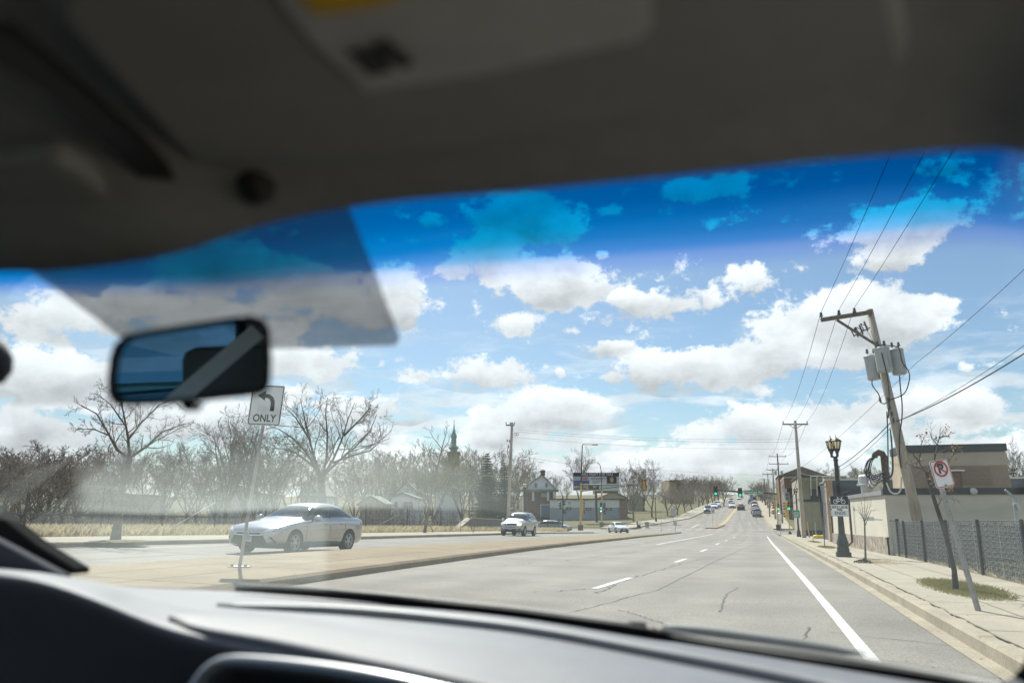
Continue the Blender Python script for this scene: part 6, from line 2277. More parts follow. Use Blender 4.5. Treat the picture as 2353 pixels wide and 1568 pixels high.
# --- billboard
BD = 158
bb = empty('billboard', facing(1372, 1200, BD), 'large billboard reading WILL FIGHT FOR YOU above the low building', 'billboard')
fbox(MB(), 1369.3, 1374, 1126, 1215, BD, .9, .6).build('post', 'rust', bb)
fbox(MB(), 1317, 1422, 1085, 1126, BD, .35).build('panel', 'bb_pale', bb)
fbox(MB(), 1317, 1422, 1085, 1093.5, BD, .03, -.05).build('headline_band', 'bb_black', bb)
fbox(MB(), 1317, 1352, 1094, 1111, BD, .03, -.05).build('picture', 'bb_sky', bb)
fbox(MB(), 1317, 1353, 1103, 1113, BD, .03, -.085).build('blue_block', 'bb_blue', bb)
fbox(MB(), 1334, 1350, 1096, 1101, BD, .03, -.085).build('red_block', 'bb_red', bb)
fbox(MB(), 1317, 1376, 1113.2, 1124, BD, .03, -.05).build('phone_band', 'bb_black', bb)
fbox(MB(), 1354, 1393, 1094, 1116, BD, .03, -.05).build('text_panel', 'bb_white', bb)
fbox(MB(), 1394, 1416, 1094, 1110, BD, .03, -.05).build('portrait', 'bb_black', bb)
q = atD(1405, 1102.5, BD) - Vector((-sin(YAW), cos(YAW), 0)) * .1
fr = frame(q, Vector((cos(YAW), sin(YAW), 0)), Z3)
mb = MB(); mb.add([fr @ Vector((.38 * cos(t), .52 * sin(t) + .1, 0)) for t in [k * pi / 8 for k in range(16)]], [tuple(range(16))]); mb.build('portrait_face', 'bb_skin', bb)
def bbtext(s, px, py, wpx, hpx, m, off=.12, bold=.02):
    q = atD(px, py, BD) - Vector((-sin(YAW), cos(YAW), 0)) * off
    f = frame(q, Vector((cos(YAW), sin(YAW), 0)), Z3)
    mb = MB(); add_text(mb, f, 0, 0, s, hpx * BD / F * 1.38, bold, width=wpx * BD / F, z=0); return mb.build('lettering', m, bb, fix=False)
bbtext('WILL FIGHT FOR YOU', 1371, 1089.3, 72, 5.6, 'bb_white')
bbtext('651', 1325, 1118, 12, 4.6, 'bb_white'); bbtext('57', 1366, 1118, 9, 4.6, 'bb_white'); bbtext('XUS', 1345, 1118, 12, 4.6, 'bb_white')
mb = MB()
q0 = Vector((-sin(YAW), cos(YAW), 0))
for i, (xa, xb, y) in enumerate(((1357, 1391, 1097), (1357, 1386, 1100), (1361, 1378, 1104.5), (1361, 1376, 1108), (1360, 1374, 1112))):
    fbox(mb, xa, xb, y, y + 1.2, BD, .01, -.075)
mb.build('small_print', 'bb_blue', bb)
fbox(MB(), 1372, 1420, 1126.5, 1132, BD, 1.2, .1).build('catwalk', 'rust', bb)

# --- houses on the left
def house(label, pxl, pxr, py_eave, py_apex, py_base, D, deep, wall, roof_m, wins, porch=None, apex=None, low=None):
    d = Vector((-sin(YAW), cos(YAW), 0)); x = Vector((cos(YAW), sin(YAW), 0))
    l, r_ = atD(pxl, py_base, D), atD(pxr, py_base, D)
    g = gz(l.x, l.y)
    H = empty('house', Vector((l.x, l.y, g)), label, 'house')
    zb = min(g, l.z) - .4
    ze, za = atD(pxl, py_eave, D).z, atD(pxl, py_apex, D).z
    ap = atD(apex or (pxl + pxr) / 2, py_apex, D)
    L, R_ = Vector((l.x, l.y, 0)), Vector((r_.x, r_.y, 0))
    A = Vector((ap.x, ap.y, 0))
    z = lambda p, h: Vector((p.x, p.y, h))
    MB().prism([z(L, zb), z(R_, zb), z(R_, ze), z(A, za), z(L, ze)], d * deep).build('wall', wall, H)
    o = .5
    t = .22
    mb = MB()
    for P, s_ in ((L, -1), (R_, 1)):
        sl = (z(P, ze) - z(A, za)); n = sl.normalized()
        e = z(P, ze) + n * o
        up = Vector((0, 0, t))
        mb.prism([z(A, za + .03) - d * .4, e - d * .4 + Z3 * .03, e - d * .4 + up, z(A, za) - d * .4 + up], d * (deep + .8))
    mb.build('roof', roof_m, H)
    for (xa, xb, ya, yb_) in wins:
        w = fbox(MB(), xa - .6, xb + .6, ya - .6, yb_ + .6, D, .12, -.05).build('window', 'white_trim', H)
        fbox(MB(), xa, xb, ya, yb_, D, .06, -.09).build('pane', 'window_dark', w)
    return H, d


H, d = house('white gabled house with two attic windows and brick ground floor behind the junction', 1202, 1277, 1124, 1090, 1185, 172, 13, 'siding', 'roof_grey', [(1228, 1234, 1109, 1118), (1252.5, 1258, 1109, 1118)], apex=1245)
fbox(MB(), 1203, 1276, 1128, 1190, 172, .3, -.35).build('ground_floor', 'brick', H)
fbox(MB(), 1197, 1282, 1124, 1129, 172, 2.2, -2.4).build('porch_roof', 'roof_grey', H)
for px in (1224, 1258, 1272): fbox(MB(), px - 2.5, px + 2.5, 1129.3, 1150, 172, .5, -2.2).build('porch_pillar', 'white_trim', H)
fbox(MB(), 1243, 1256, 1131, 1141, 172, .1, -.5).build('window', 'white_trim', H)
q = atD(1247, 1090, 176)
MB().box(q + Z3 * .4, (.8, .8, 1.2)).build('chimney', 'brick', H)
H, d = house('pale gabled house behind the big bare tree', 688, 731, 1135, 1108, 1190, 100, 8, 'siding', 'roof_grey', [(701, 707, 1122, 1132), (718, 724, 1122, 1132)])
fbox(MB(), 690, 738, 1138, 1144, 100, 2, -1.8).build('porch_roof', 'roof_grey', H)
H, d = house('small white house with double window behind the field fence', 897, 952, 1144, 1134, 1190, 108, 8, 'siding', 'roof_grey', [(906, 913, 1152, 1164), (927, 937, 1152, 1166), (939, 948, 1152, 1166)])
H, d = house('taller white gable behind the small white house', 911, 956, 1130, 1108, 1185, 122, 9, 'siding', 'roof_grey', [])
H, d = house('long pale house with low roof right of the thin leaning tree', 1000, 1052, 1128, 1110, 1190, 130, 8, 'siding', 'roof_grey', [(1012, 1018, 1146, 1154)])
H, d = house('grey garage with low pitched roof left of the small white house', 826, 878, 1156, 1141, 1190, 100, 7, 'beige_wall', 'roof_grey', [])
H, d = house('pale bungalow half hidden behind the wide street tree', 200, 285, 1136, 1122, 1200, 82, 8, 'beige_wall', 'roof_grey', [])
H, d = house('pale house with white trimmed windows behind the leaning sign post', 478, 592, 1134, 1112, 1200, 92, 8, 'siding', 'roof_grey', [(504, 512, 1148, 1165), (524, 530, 1148, 1165), (552, 560, 1148, 1162)])
H, d = house('brown roofed house right of the low building', 1445, 1480, 1148, 1128, 1205, 200, 9, 'beige_wall', 'roof_brown', [(1455, 1460, 1155, 1164)])
H, d = house('house with brown roof directly behind the low white building', 1380, 1438, 1142, 1130, 1190, 190, 10, 'tan_wall', 'roof_brown', [])
# tan school building on the hill
B = empty('tan_building', atD(1555, 1150, 270), 'modern tan flat roofed building above the hill road trees', 'building')
fbox(MB(), 1539, 1563, 1104, 1160, 270, 14).build('wall', 'tan_wall', B)
fbox(MB(), 1538.5, 1570, 1102, 1104, 270, 15, -.6).build('roof_edge', 'dark_trim', B)
fbox(MB(), 1563.05, 1576, 1106, 1160, 270, 12, 2).build('wing', 'beige_wall', B)
fbox(MB(), 1556, 1563, 1109, 1125, 270, .2, -.15).build('window', 'window_dark', B)
fbox(MB(), 1576.1, 1600, 1110, 1160, 270, 12, 3).build('wing', 'tan_wall', B)
# church
CD = 330
c0 = atD(1040, 1171, CD)
zg = gz(c0.x, c0.y)
pz = lambda py: atD(1041, py, CD).z
ppm = CD / F
C_ = empty('church', (c0.x, c0.y, zg), 'distant tan brick church with green copper spire and cross', 'church')
wt = 22 * ppm
MB().box2((c0.x - wt / 2, c0.y - wt / 2, zg - 1), (c0.x + wt / 2, c0.y + wt / 2, pz(1040))).build('tower', 'church_brick', C_)
MB().box2((c0.x - wt * .55, c0.y - wt * .55, pz(1040) + .01), (c0.x + wt * .55, c0.y + wt * .55, pz(1037.5))).build('cornice', 'copper', C_)
k = ppm
z0_ = pz(1037.5)
prof = [(10 * k, 0), (8 * k, 2 * k), (7 * k, 4 * k), (11 * k, 7 * k), (12 * k, 10 * k), (9 * k, 13 * k), (6 * k, 15 * k), (5.5 * k, 18 * k), (5.5 * k, 30 * k), (7 * k, 31 * k), (6.5 * k, 33 * k), (7 * k, 36 * k), (5.5 * k, 40 * k), (3 * k, 46 * k), (1.8 * k, 52 * k), (.9 * k, 62 * k), (.4 * k, 66 * k)]
MB().lathe((c0.x, c0.y, z0_), prof, 12).build('spire', 'copper', C_)
mb = MB()
for q in range(6):
    a = q * pi / 3
    mb.box((c0.x + 5.3 * k * cos(a), c0.y + 5.3 * k * sin(a), z0_ + 24 * k), (1.4 * k, 1.4 * k, 9 * k))
mb.build('belfry_opening', 'window_dark', C_)
zc = z0_ + 66 * k
MB().box((c0.x, c0.y, zc + 3 * k), (.7 * k, .7 * k, 7 * k)).box((c0.x, c0.y, zc + 4 * k), (3.6 * k, .7 * k, .8 * k)).build('cross', 'copper', C_)
fbox(MB(), 945, 1030, 1096, 1130, CD, 14, 2).build('nave', 'church_brick', C_)
a, b = atD(942, 1097, CD), atD(1030, 1097, CD)
dd = Vector((-sin(YAW), cos(YAW), 0))
MB().prism([a + dd * 1, b + dd * 1, b + dd * 9 + Z3 * 13 * ppm, a + dd * 9 + Z3 * 13 * ppm + (b - a) * .2], dd * 8).build('roof', 'tan_wall', C_)
b = atD(845, 1171, 118); b.z = gz(b.x, b.y)
s = empty('utility_pole', b, 'thin pale utility pole in the wood left of the church', 'utility pole')
MB().tube([b, atD(848, 1092, 118)], [.16, .12], 7).build('pole', 'wood_pole', s)
# ================================================================== our own car: cabin round the camera
CXM = -.47                                                         # centre line of the car
CAR = empty('car_interior', (CXM, .2, .45), 'dark interior of the car we sit in, with dashboard, mirror and windscreen', 'car')


def strip_between(lines, n=28):
    """smooth surface through several polylines of (px, py, Y), each resampled to n points by px"""
    rows = []
    for L in lines:
        P = [atY(px, py, Y) for px, py, Y in L]
        rows.append(resample(P, n))
    return rows


def between(rows, k):
    """insert k rows between each pair (straight)"""
    out = []
    for a, b in zip(rows, rows[1:]):
        for q in range(k): out.append([p.lerp(r, q / k) for p, r in zip(a, b)])
    out.append(rows[-1])
    return out


# windscreen: header edge and base edge
HEAD = [(-320, 640, .445), (0, 606, .455), (150, 604, .46), (400, 570, .465), (650, 494, .47), (900, 449, .47), (1200, 422, .47), (1500, 392, .47), (1900, 351, .468), (2200, 327, .463), (2352, 336, .455), (2560, 420, .43)]
BASE = [(-200, 1325, 1.02), (120, 1335, 1.16), (350, 1352, 1.26), (560, 1360, 1.32), (900, 1385, 1.33), (1176, 1412, 1.31), (1500, 1460, 1.26), (1900, 1522, 1.17), (2340, 1590, 1.02), (2560, 1630, .92)]
top = resample([atY(px, py - 60, Y + .012) for px, py, Y in HEAD], 40)
bot = resample([atY(*q) for q in BASE], 40)
NR = 26
rows = []
for k in range(NR + 1):
    v = k / NR
    rows.append([a.lerp(b, v) + Vector((0, .05 * sin(pi * v), .035 * sin(pi * v))) for a, b in zip(top, bot)])
gm = bpy.data.materials.new('windscreen_glass')
gm.use_nodes = True
t = gm.node_tree
t.nodes.clear()
uvn = nd(t, 'ShaderNodeUVMap'); uvn.uv_map = 'UVMap'
sp = nd(t, 'ShaderNodeSeparateXYZ')
t.links.new(uvn.outputs[0], sp.inputs[0])
vv = mth(t, 'MULTIPLY', mth(t, 'DIVIDE', sp.outputs[1], smooth(t, sp.outputs[0], .22, .50, .078, .124)), .5)
band = nd(t, 'ShaderNodeValToRGB')
cr_ = band.color_ramp
cr_.interpolation = 'EASE'
cr_.elements[0].position, cr_.elements[0].color = .0, (.00, .095, .30, 1)
cr_.elements[1].position, cr_.elements[1].color = .62, (.90, .94, .93, 1)
for p_, c_ in ((.2, (.0, .215, .48, 1)), (.38, (.0, .36, .68, 1)), (.455, (.12, .47, .83, 1)), (.51, (.60, .71, .94, 1))):
    e = cr_.elements.new(p_); e.color = c_
t.links.new(vv, band.inputs[0])
tr_s = nd(t, 'ShaderNodeBsdfTransparent')
t.links.new(band.outputs[0], tr_s.inputs[0])
gl = nd(t, 'ShaderNodeBsdfGlossy'); gl.inputs['Roughness'].default_value = .03
gl.inputs['Color'].default_value = (.9, 1, .95, 1)
lw = nd(t, 'ShaderNodeLayerWeight'); lw.inputs[0].default_value = .5
fres = mth(t, 'MULTIPLY_ADD', mth(t, 'POWER', lw.outputs['Facing'], 5.0), .9, .06)
mx = nd(t, 'ShaderNodeMixShader')
t.links.new(fres, mx.inputs[0])
t.links.new(tr_s.outputs[0], mx.inputs[1]); t.links.new(gl.outputs[0], mx.inputs[2])
# streaky dusty film, heavier low down, with the dashboard's reflection painted into it
dust_and_glare = nd(t, 'ShaderNodeBsdfTranslucent'); dust_and_glare.inputs[0].default_value = (.80, .90, .84, 1)
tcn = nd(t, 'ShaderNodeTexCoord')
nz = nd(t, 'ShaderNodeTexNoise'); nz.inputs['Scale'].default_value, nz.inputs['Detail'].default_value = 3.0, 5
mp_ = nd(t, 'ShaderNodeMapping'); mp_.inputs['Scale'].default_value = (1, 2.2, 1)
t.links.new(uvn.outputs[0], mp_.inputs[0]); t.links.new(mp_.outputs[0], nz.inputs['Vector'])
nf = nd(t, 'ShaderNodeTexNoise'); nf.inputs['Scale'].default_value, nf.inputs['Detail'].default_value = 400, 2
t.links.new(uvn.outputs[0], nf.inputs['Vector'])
mottle = mth(t, 'MULTIPLY', smooth(t, nz.outputs[0], .25, .75, .35, 1.0), smooth(t, nf.outputs[0], .3, .7, .8, 1.1))
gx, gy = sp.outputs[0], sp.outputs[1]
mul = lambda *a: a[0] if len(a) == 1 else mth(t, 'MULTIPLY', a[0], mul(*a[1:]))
# painted reflection veil: upper patch, sharp below; lower left patch, sharp at its right
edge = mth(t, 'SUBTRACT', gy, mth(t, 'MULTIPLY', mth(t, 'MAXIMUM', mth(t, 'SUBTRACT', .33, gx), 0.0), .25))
glare_up = mul(smooth(t, gx, .112, .132), smooth(t, gx, .62, .36), smooth(t, edge, .43, .585), smooth(t, edge, .674, .656))
glare_lo = mul(smooth(t, gx, .373, .362), smooth(t, edge, .676, .70), smooth(t, gx, .09, .15))
amt0 = mth(t, 'ADD', mth(t, 'ADD', mth(t, 'MULTIPLY', glare_up, .20), mth(t, 'MULTIPLY', glare_lo, .09)), mth(t, 'MULTIPLY', smooth(t, gy, .42, .7), .026))
amt = mul(mottle, amt0)
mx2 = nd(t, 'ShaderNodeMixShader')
t.links.new(amt, mx2.inputs[0]); t.links.new(mx.outputs[0], mx2.inputs[1]); t.links.new(dust_and_glare.outputs[0], mx2.inputs[2])
outn = nd(t, 'ShaderNodeOutputMaterial')
t.links.new(mx2.outputs[0], outn.inputs[0])
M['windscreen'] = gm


def grid_uv(name, m, rows, parent, smooth_=True):
    o = MB().grid(rows).build(name, m, parent, smooth_=smooth_)
    n, k = len(rows[0]), len(rows)
    uv = o.data.uv_layers.new(name='UVMap')
    for lp in o.data.loops:
        i = lp.vertex_index
        uv.data[lp.index].uv = ((i % n) / (n - 1), (i // n) / (k - 1))
    return o




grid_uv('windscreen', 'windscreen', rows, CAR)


BV = BVHTree.FromPolygons([p for rw in rows for p in rw], [(i * 40 + j, i * 40 + j + 1, (i + 1) * 40 + j + 1, (i + 1) * 40 + j) for i in range(NR) for j in range(39)])


def on_glass(px, py, off=.004):
    h = BV.ray_cast(Vector((0, 0, EYE)), ray(px, py).normalized())[0]
    if h is None: h = atY(px, py, .6)
    return h - ray(px, py).normalized() * off


# dotted sun screen printed on the glass round the mirror
fm = bpy.data.materials.new('frit_dots')
fm.use_nodes = True
t = fm.node_tree
t.nodes.clear()
tcn = nd(t, 'ShaderNodeTexCoord')
mp_ = nd(t, 'ShaderNodeMapping'); mp_.inputs['Scale'].default_value = (520, 520, 0); mp_.inputs['Rotation'].default_value = (0, 0, .4)
t.links.new(tcn.outputs['Object'], mp_.inputs[0])
vo = nd(t, 'ShaderNodeTexVoronoi', feature='F1'); vo.inputs['Randomness'].default_value = 0.0; vo.inputs['Scale'].default_value = 1
t.links.new(mp_.outputs[0], vo.inputs['Vector'])
al = smooth(t, vo.outputs['Distance'], .44, .50, 1, 0)
pb = nd(t, 'ShaderNodeBsdfPrincipled'); pb.inputs['Base Color'].default_value = (.02, .022, .022, 1); pb.inputs['Roughness'].default_value = .7
tp = nd(t, 'ShaderNodeBsdfTransparent')
ms = nd(t, 'ShaderNodeMixShader')
t.links.new(al, ms.inputs[0]); t.links.new(tp.outputs[0], ms.inputs[1]); t.links.new(pb.outputs[0], ms.inputs[2])
on_ = nd(t, 'ShaderNodeOutputMaterial'); t.links.new(ms.outputs[0], on_.inputs[0])
M['frit'] = fm
L_, R_ = [(40, 590), (80, 630), (150, 680), (225, 735), (275, 775)], [(800, 470), (835, 560), (868, 640), (895, 715), (918, 775)]
fr_rows = []
for (xa, ya), (xb, yb) in zip(L_, R_):
    fr_rows.append([on_glass(xa + (xb - xa) * k / 20, ya + (yb - ya) * k / 20, .006) for k in range(21)])
fr_rows.append([on_glass(290 + (910 - 290) * k / 20, 783 + 8 * sin(pi * k / 20) + (10 if k > 10 else 6), .006) for k in range(21)])
MB().grid(fr_rows).build('frit_screen', 'frit', CAR, smooth_=True)
# frit border at the lower corners
mb = MB()
for A_, B_ in (([(2300, 1575), (2330, 1555), (2348, 1530), (2362, 1500)], [(2380, 1600), (2380, 1580), (2385, 1550), (2392, 1500)]),):
    mb.grid([[on_glass(x, y, .005) for x, y in A_], [on_glass(x, y, .005) for x, y in B_]])
mb.build('glass_border', 'cabin_black', CAR, solid=.003)

# header trim, headliner and roof
hrow = resample([atY(*q) for q in HEAD], 40)
r1 = [p + Vector((0, -.012, -.010)) for p in hrow]
r2 = [p + Vector((0, -.035, .004)) for p in hrow]
r3 = [p + Vector((0, -.075, .020)) for p in hrow]
zr = lambda p, k: Vector((p.x, .47 - k, 0))
def back(p, y, z): return Vector((CXM + (p.x - CXM) * 1.02, y, z))
up0 = [p + Vector((0, .012, .012)) for p in hrow]
rows_h = [up0, hrow, r1, r2, r3] + [[back(p, y, z) for p in hrow] for y, z in ((.30, 1.525), (.15, 1.555), (-.1, 1.575), (-.5, 1.58), (-1.2, 1.55), (-2.2, 1.45))]
MB().grid(rows_h).build('headliner', 'headliner', CAR, smooth_=True)
x_l, x_r = CXM - .82, CXM + .82
MB().box2((x_l, -2.3, 1.60), (x_r, .42, 1.63)).build('roof', 'red_paint', CAR)


def panel(name, m, px_poly, z, thick, parent=CAR, bevel=.008, tilt=0.0):
    """a flat padded panel hanging under the headliner at height z"""
    P = [atZ(px, py, z) for px, py in px_poly]
    P = [p + Vector((0, 0, (p.y - P[0].y) * tilt)) for p in P]
    return MB().prism(P, (0, 0, thick)).build(name, m, parent, bevel=bevel)


# passenger sun visor, folded up, with its printed label
V = panel('sun_visor', 'visor', [(450, 395), (500, 445), (620, 455), (900, 420), (1500, 330), (2040, 238), (2085, 215), (2095, 170), (2040, -150), (1500, -700), (200, -700), (120, 40), (250, 180)], 1.468, .022, bevel=.009)
V2 = panel('warning_label', 'label_grey', [(720, 100), (842, 212), (1100, 172), (1470, 92), (1500, 60), (1480, -120), (640, -120), (640, 0)], 1.4655, .0015, V, bevel=0)
panel('warning_heading', 'label_yellow', [(690, -4), (725, 36), (860, 18), (930, -8), (930, -120), (620, -120)], 1.4635, .0012, V, bevel=0)
for pp in ([(800, 120), (850, 175), (900, 165), (880, 120)], [(855, 120), (930, 160), (950, 145), (890, 95)]):
    panel('label_pictogram', 'label_black', pp, 1.4635, .001, V, bevel=0)
c = atZ(590, 428, 1.462)
MB().lathe(c, [(.006, -.012), (.011, -.008), (.013, .0), (.016, .03)], 14).build('visor_clip', 'cabin_black', CAR, smooth_=True)
panel('sun_visor', 'visor', [(-60, 398), (135, 372), (205, 410), (355, 545), (352, 568), (200, 592), (-60, 606)], 1.452, .018, bevel=.008)
panel('map_lamp_console', 'cabin_black', [(115, -15), (165, 60), (262, 140), (300, 132), (440, 40), (530, -60), (300, -160)], 1.485, .03, bevel=.01)
panel('visor_gap', 'cabin_black', [(-30, 70), (30, 80), (180, 205), (330, 335), (432, 448), (425, 480), (385, 468), (250, 345), (100, 215), (-30, 130)], 1.4615, .006, bevel=0)
panel('console_trim', 'visor', [(400, 95), (430, 110), (520, 60), (600, 10), (560, -40), (480, 40)], 1.486, .01, bevel=.005)
panel('visor_hinge', 'cabin_black', [(2075, 165), (2085, 185), (2200, 190), (2380, 160), (2380, 70), (2200, 110)], 1.475, .02, bevel=.006)

# rear view mirror
mc = atD(436, 828, .62)
n_ = ((Vector((0, 0, EYE)) - mc).normalized() + Vector((-.46, -.885, .02)).normalized()).normalized()
def on_mirror(px, py, k=0.0):
    r = ray(px, py)
    o = Vector((0, 0, EYE))
    return o + r * ((mc - o).dot(n_) / r.dot(n_)) - n_ * k
out_px = [(262, 790), (290, 768), (360, 754), (440, 742), (530, 729), (575, 724), (605, 732), (620, 755), (624, 820), (622, 880), (612, 901), (585, 909), (500, 918), (400, 929), (300, 932), (262, 929), (247, 905), (246, 870), (252, 820)]
ctr = (435, 828)
inn_px = [(ctr[0] + (x - ctr[0]) * .93, ctr[1] + (y - ctr[1]) * .88) for x, y in out_px]
MR_ = MB()
A_ = [on_mirror(x, y, .0) for x, y in out_px]
B_ = [on_mirror(ctr[0] + (x - ctr[0]) * .8, ctr[1] + (y - ctr[1]) * .7) for x, y in out_px]
B_ = [q + (q - Vector((0, 0, EYE))).normalized() * .035 for q in B_]
I_ = [on_mirror(x, y, -.002) for x, y in inn_px]
I2 = [on_mirror(x, y, .003) for x, y in inn_px]
k = len(A_)
MR_.add(A_ + B_ + I_ + I2, [(i, (i + 1) % k, k + (i + 1) % k, k + i) for i in range(k)] + [tuple(range(k, 2 * k))] + [(i, (i + 1) % k, 2 * k + (i + 1) % k, 2 * k + i) for i in range(k)] + [(2 * k + i, 2 * k + (i + 1) % k, 3 * k + (i + 1) % k, 3 * k + i) for i in range(k)])
mo = MR_.build('rear_view_mirror', 'cabin_black', CAR, smooth_=False)
MB().add([on_mirror(x, y, .002) for x, y in inn_px], [tuple(range(k))]).build('mirror_glass', 'mirror', mo, fix=False)
MB().tube([on_mirror(421, 925, .012), on_mirror(421, 942, .012)], [.009, .006], 8).build('dimmer_tab', 'cabin_black', mo)
MB().tube([on_mirror(445, 815, .03), on_glass(452, 822, .01)], [.012, .016], 8).build('mirror_stem', 'cabin_black', mo)

# dashboard: several long lines from the glass down to the near edge
base2 = [(px, py, Y + .02) for px, py, Y in BASE]
D1_ = [(-200, 1300, .95), (120, 1318, 1.08), (350, 1358, 1.18), (560, 1372, 1.24), (900, 1397, 1.24), (1176, 1424, 1.22), (1500, 1480, 1.17), (1900, 1550, 1.08), (2340, 1640, .94), (2560, 1700, .86)]
D2_ = [(-200, 1292, .86), (120, 1316, .92), (330, 1366, .98), (480, 1392, 1.05), (800, 1412, 1.10), (1176, 1452, 1.10), (1500, 1512, 1.05), (1900, 1592, .98), (2340, 1700, .86), (2560, 1760, .8)]
D3_ = [(-200, 1293, .80), (60, 1312, .84), (230, 1352, .88), (340, 1386, .92), (700, 1428, 1.0), (1176, 1486, 1.0), (1500, 1550, .96), (1900, 1640, .90), (2340, 1760, .8), (2560, 1830, .75)]
D4_ = [(-200, 1300, .74), (60, 1322, .77), (220, 1370, .80), (395, 1440, .83), (620, 1490, .85), (1000, 1575, .82), (1400, 1680, .8), (1900, 1800, .76), (2340, 1900, .7), (2560, 1960, .66)]
D5_ = [(-200, 1312, .735), (60, 1336, .765), (220, 1388, .795), (395, 1458, .825), (620, 1508, .845), (1000, 1595, .815), (1400, 1700, .79), (1900, 1820, .75), (2340, 1920, .69), (2560, 1980, .65)]
rows_d = [resample([atY(*q) for q in L], 60) for L in (base2, D1_, D2_, D3_, D4_, D5_)]
under = [p + Vector((0, .07, -.10)) for p in rows_d[-1]]
under2 = [p + Vector((0, .16, -.32)) for p in rows_d[-1]]
dd_ = MB().grid(rows_d[:1] + rows_d[1:] + [under, under2]).build('dashboard', 'dash', CAR, smooth_=True)
md = dd_.modifiers.new('s', 'SUBSURF'); md.levels = md.render_levels = 2
# raised rim along the pad and the passenger pad itself
def ridge(name, m, pp, w, lift=.006):
    P = resample([atY(*q) for q in pp], 40)
    return MB().tube([p + Vector((0, 0, lift - w)) for p in P], w, 8).build(name, m, CAR, smooth_=True)
ridge('dash_ridge', 'dash_light', [(500, 1398, 1.06), (800, 1405, 1.115), (1176, 1443, 1.115), (1500, 1500, 1.07), (1900, 1578, .995), (2300, 1680, .88)], .010, .009)
pad = [(390, 1428), (400, 1412), (470, 1404), (650, 1410), (900, 1432), (1176, 1466), (1500, 1525), (1900, 1612), (2200, 1690), (1700, 1735), (1250, 1630), (900, 1540), (620, 1478), (440, 1448)]
pp_rows = []
upper = [(386, 1428, .86), (410, 1412, .90), (480, 1406, .96), (650, 1411, 1.0), (900, 1432, 1.04), (1176, 1466, 1.045), (1500, 1525, 1.0), (1900, 1612, .94), (2250, 1700, .86)]
lower = [(386, 1429, .858), (405, 1438, .853), (460, 1452, .85), (620, 1482, .86), (800, 1522, .85), (1000, 1566, .83), (1300, 1640, .81), (1700, 1745, .78), (2200, 1870, .72)]
a_, b_ = resample([atY(*q) for q in upper], 40), resample([atY(*q) for q in lower], 40)
for k in range(9):
    f = k / 8
    pp_rows.append([p.lerp(q, f) + Vector((0, 0, .003 + .006 * sin(pi * f))) for p, q in zip(a_, b_)])
pp_rows = [[p - Vector((0, 0, .008)) for p in pp_rows[0]]] + pp_rows + [[p + Vector((0, .004, -.014)) for p in pp_rows[-1]]]
MB().grid(pp_rows).build('airbag_cover', 'dash', CAR, smooth_=True)
# dark cluster cavity, gauge rings, centre stack trim
def facepoly(name, m, px, Y, thick=.02, parent=CAR, bevel=0.0):
    return MB().prism([atY(x, y, Y) for x, y in px], (0, thick, 0)).build(name, m, parent, bevel=bevel)
facepoly('lower_dash', 'cabin_black', [(-400, 1330), (40, 1345), (200, 1400), (380, 1470), (620, 1520), (1000, 1605), (1400, 1720), (2600, 2100), (2600, 2400), (-400, 2400)], .90, .03)
def arc(name, m, cx, cy, rx, ry, a0, a1, w, Y):
    P = [atY(cx + rx * cos(radians(a)), cy - ry * sin(radians(a)), Y) for a in range(a0, a1 + 1, 6)]
    return MB().tube(P, w, 6).build(name, m, CAR, smooth_=True)
arc('gauge_ring', 'gauge_green', 98, 1560, 48, 72, 60, 128, .006, .86)
arc('gauge_ring', 'gauge_blue', 98, 1590, 82, 100, 130, 175, .005, .86)
arc('gauge_ring', 'silver_trim', 98, 1590, 62, 90, 0, 60, .002, .87)
P = resample([atY(*q) for q in [(440, 1600, .74), (462, 1562, .745), (490, 1534, .75), (530, 1522, .755), (620, 1526, .755), (760, 1542, .75), (900, 1566, .74), (1100, 1610, .73)]], 40)
MB().tube(P, .0085, 10).build('centre_trim', 'silver_trim', CAR, smooth_=True)
facepoly('centre_screen', 'cabin_black', [(470, 1660), (490, 1560), (540, 1538), (760, 1558), (1000, 1610), (1000, 1700)], .765, .01)

ed_u = resample([atY(x, y, .9) for x, y in [(540, 1351), (620, 1352), (860, 1366), (1000, 1380), (1200, 1402), (1480, 1441), (1560, 1462), (1800, 1500), (2100, 1543), (2330, 1586)]], 50)
ed_l = resample([atY(x, y, .9) for x, y in [(540, 1353), (620, 1360), (860, 1382), (1000, 1398), (1200, 1421), (1480, 1462), (1560, 1480), (1800, 1520), (2100, 1566), (2330, 1612)]], 50)
def to_glass(p, off=.006):
    d = (p - Vector((0, 0, EYE))).normalized()
    h = BV.ray_cast(Vector((0, 0, EYE)), d)[0]
    if h is None:
        px = 1176 + F * (p.x * cos(YAW) + p.y * sin(YAW)) / depth(p)
        h = Vector((0, 0, EYE)) + d * (lerp_tab([(a, c) for a, b, c in BASE])(px) / d.y)
    return h - d * off
MB().grid([[to_glass(p) for p in ed_u], [to_glass(p) for p in ed_l]]).build('glass_border', 'cabin_black', CAR, solid=.003)
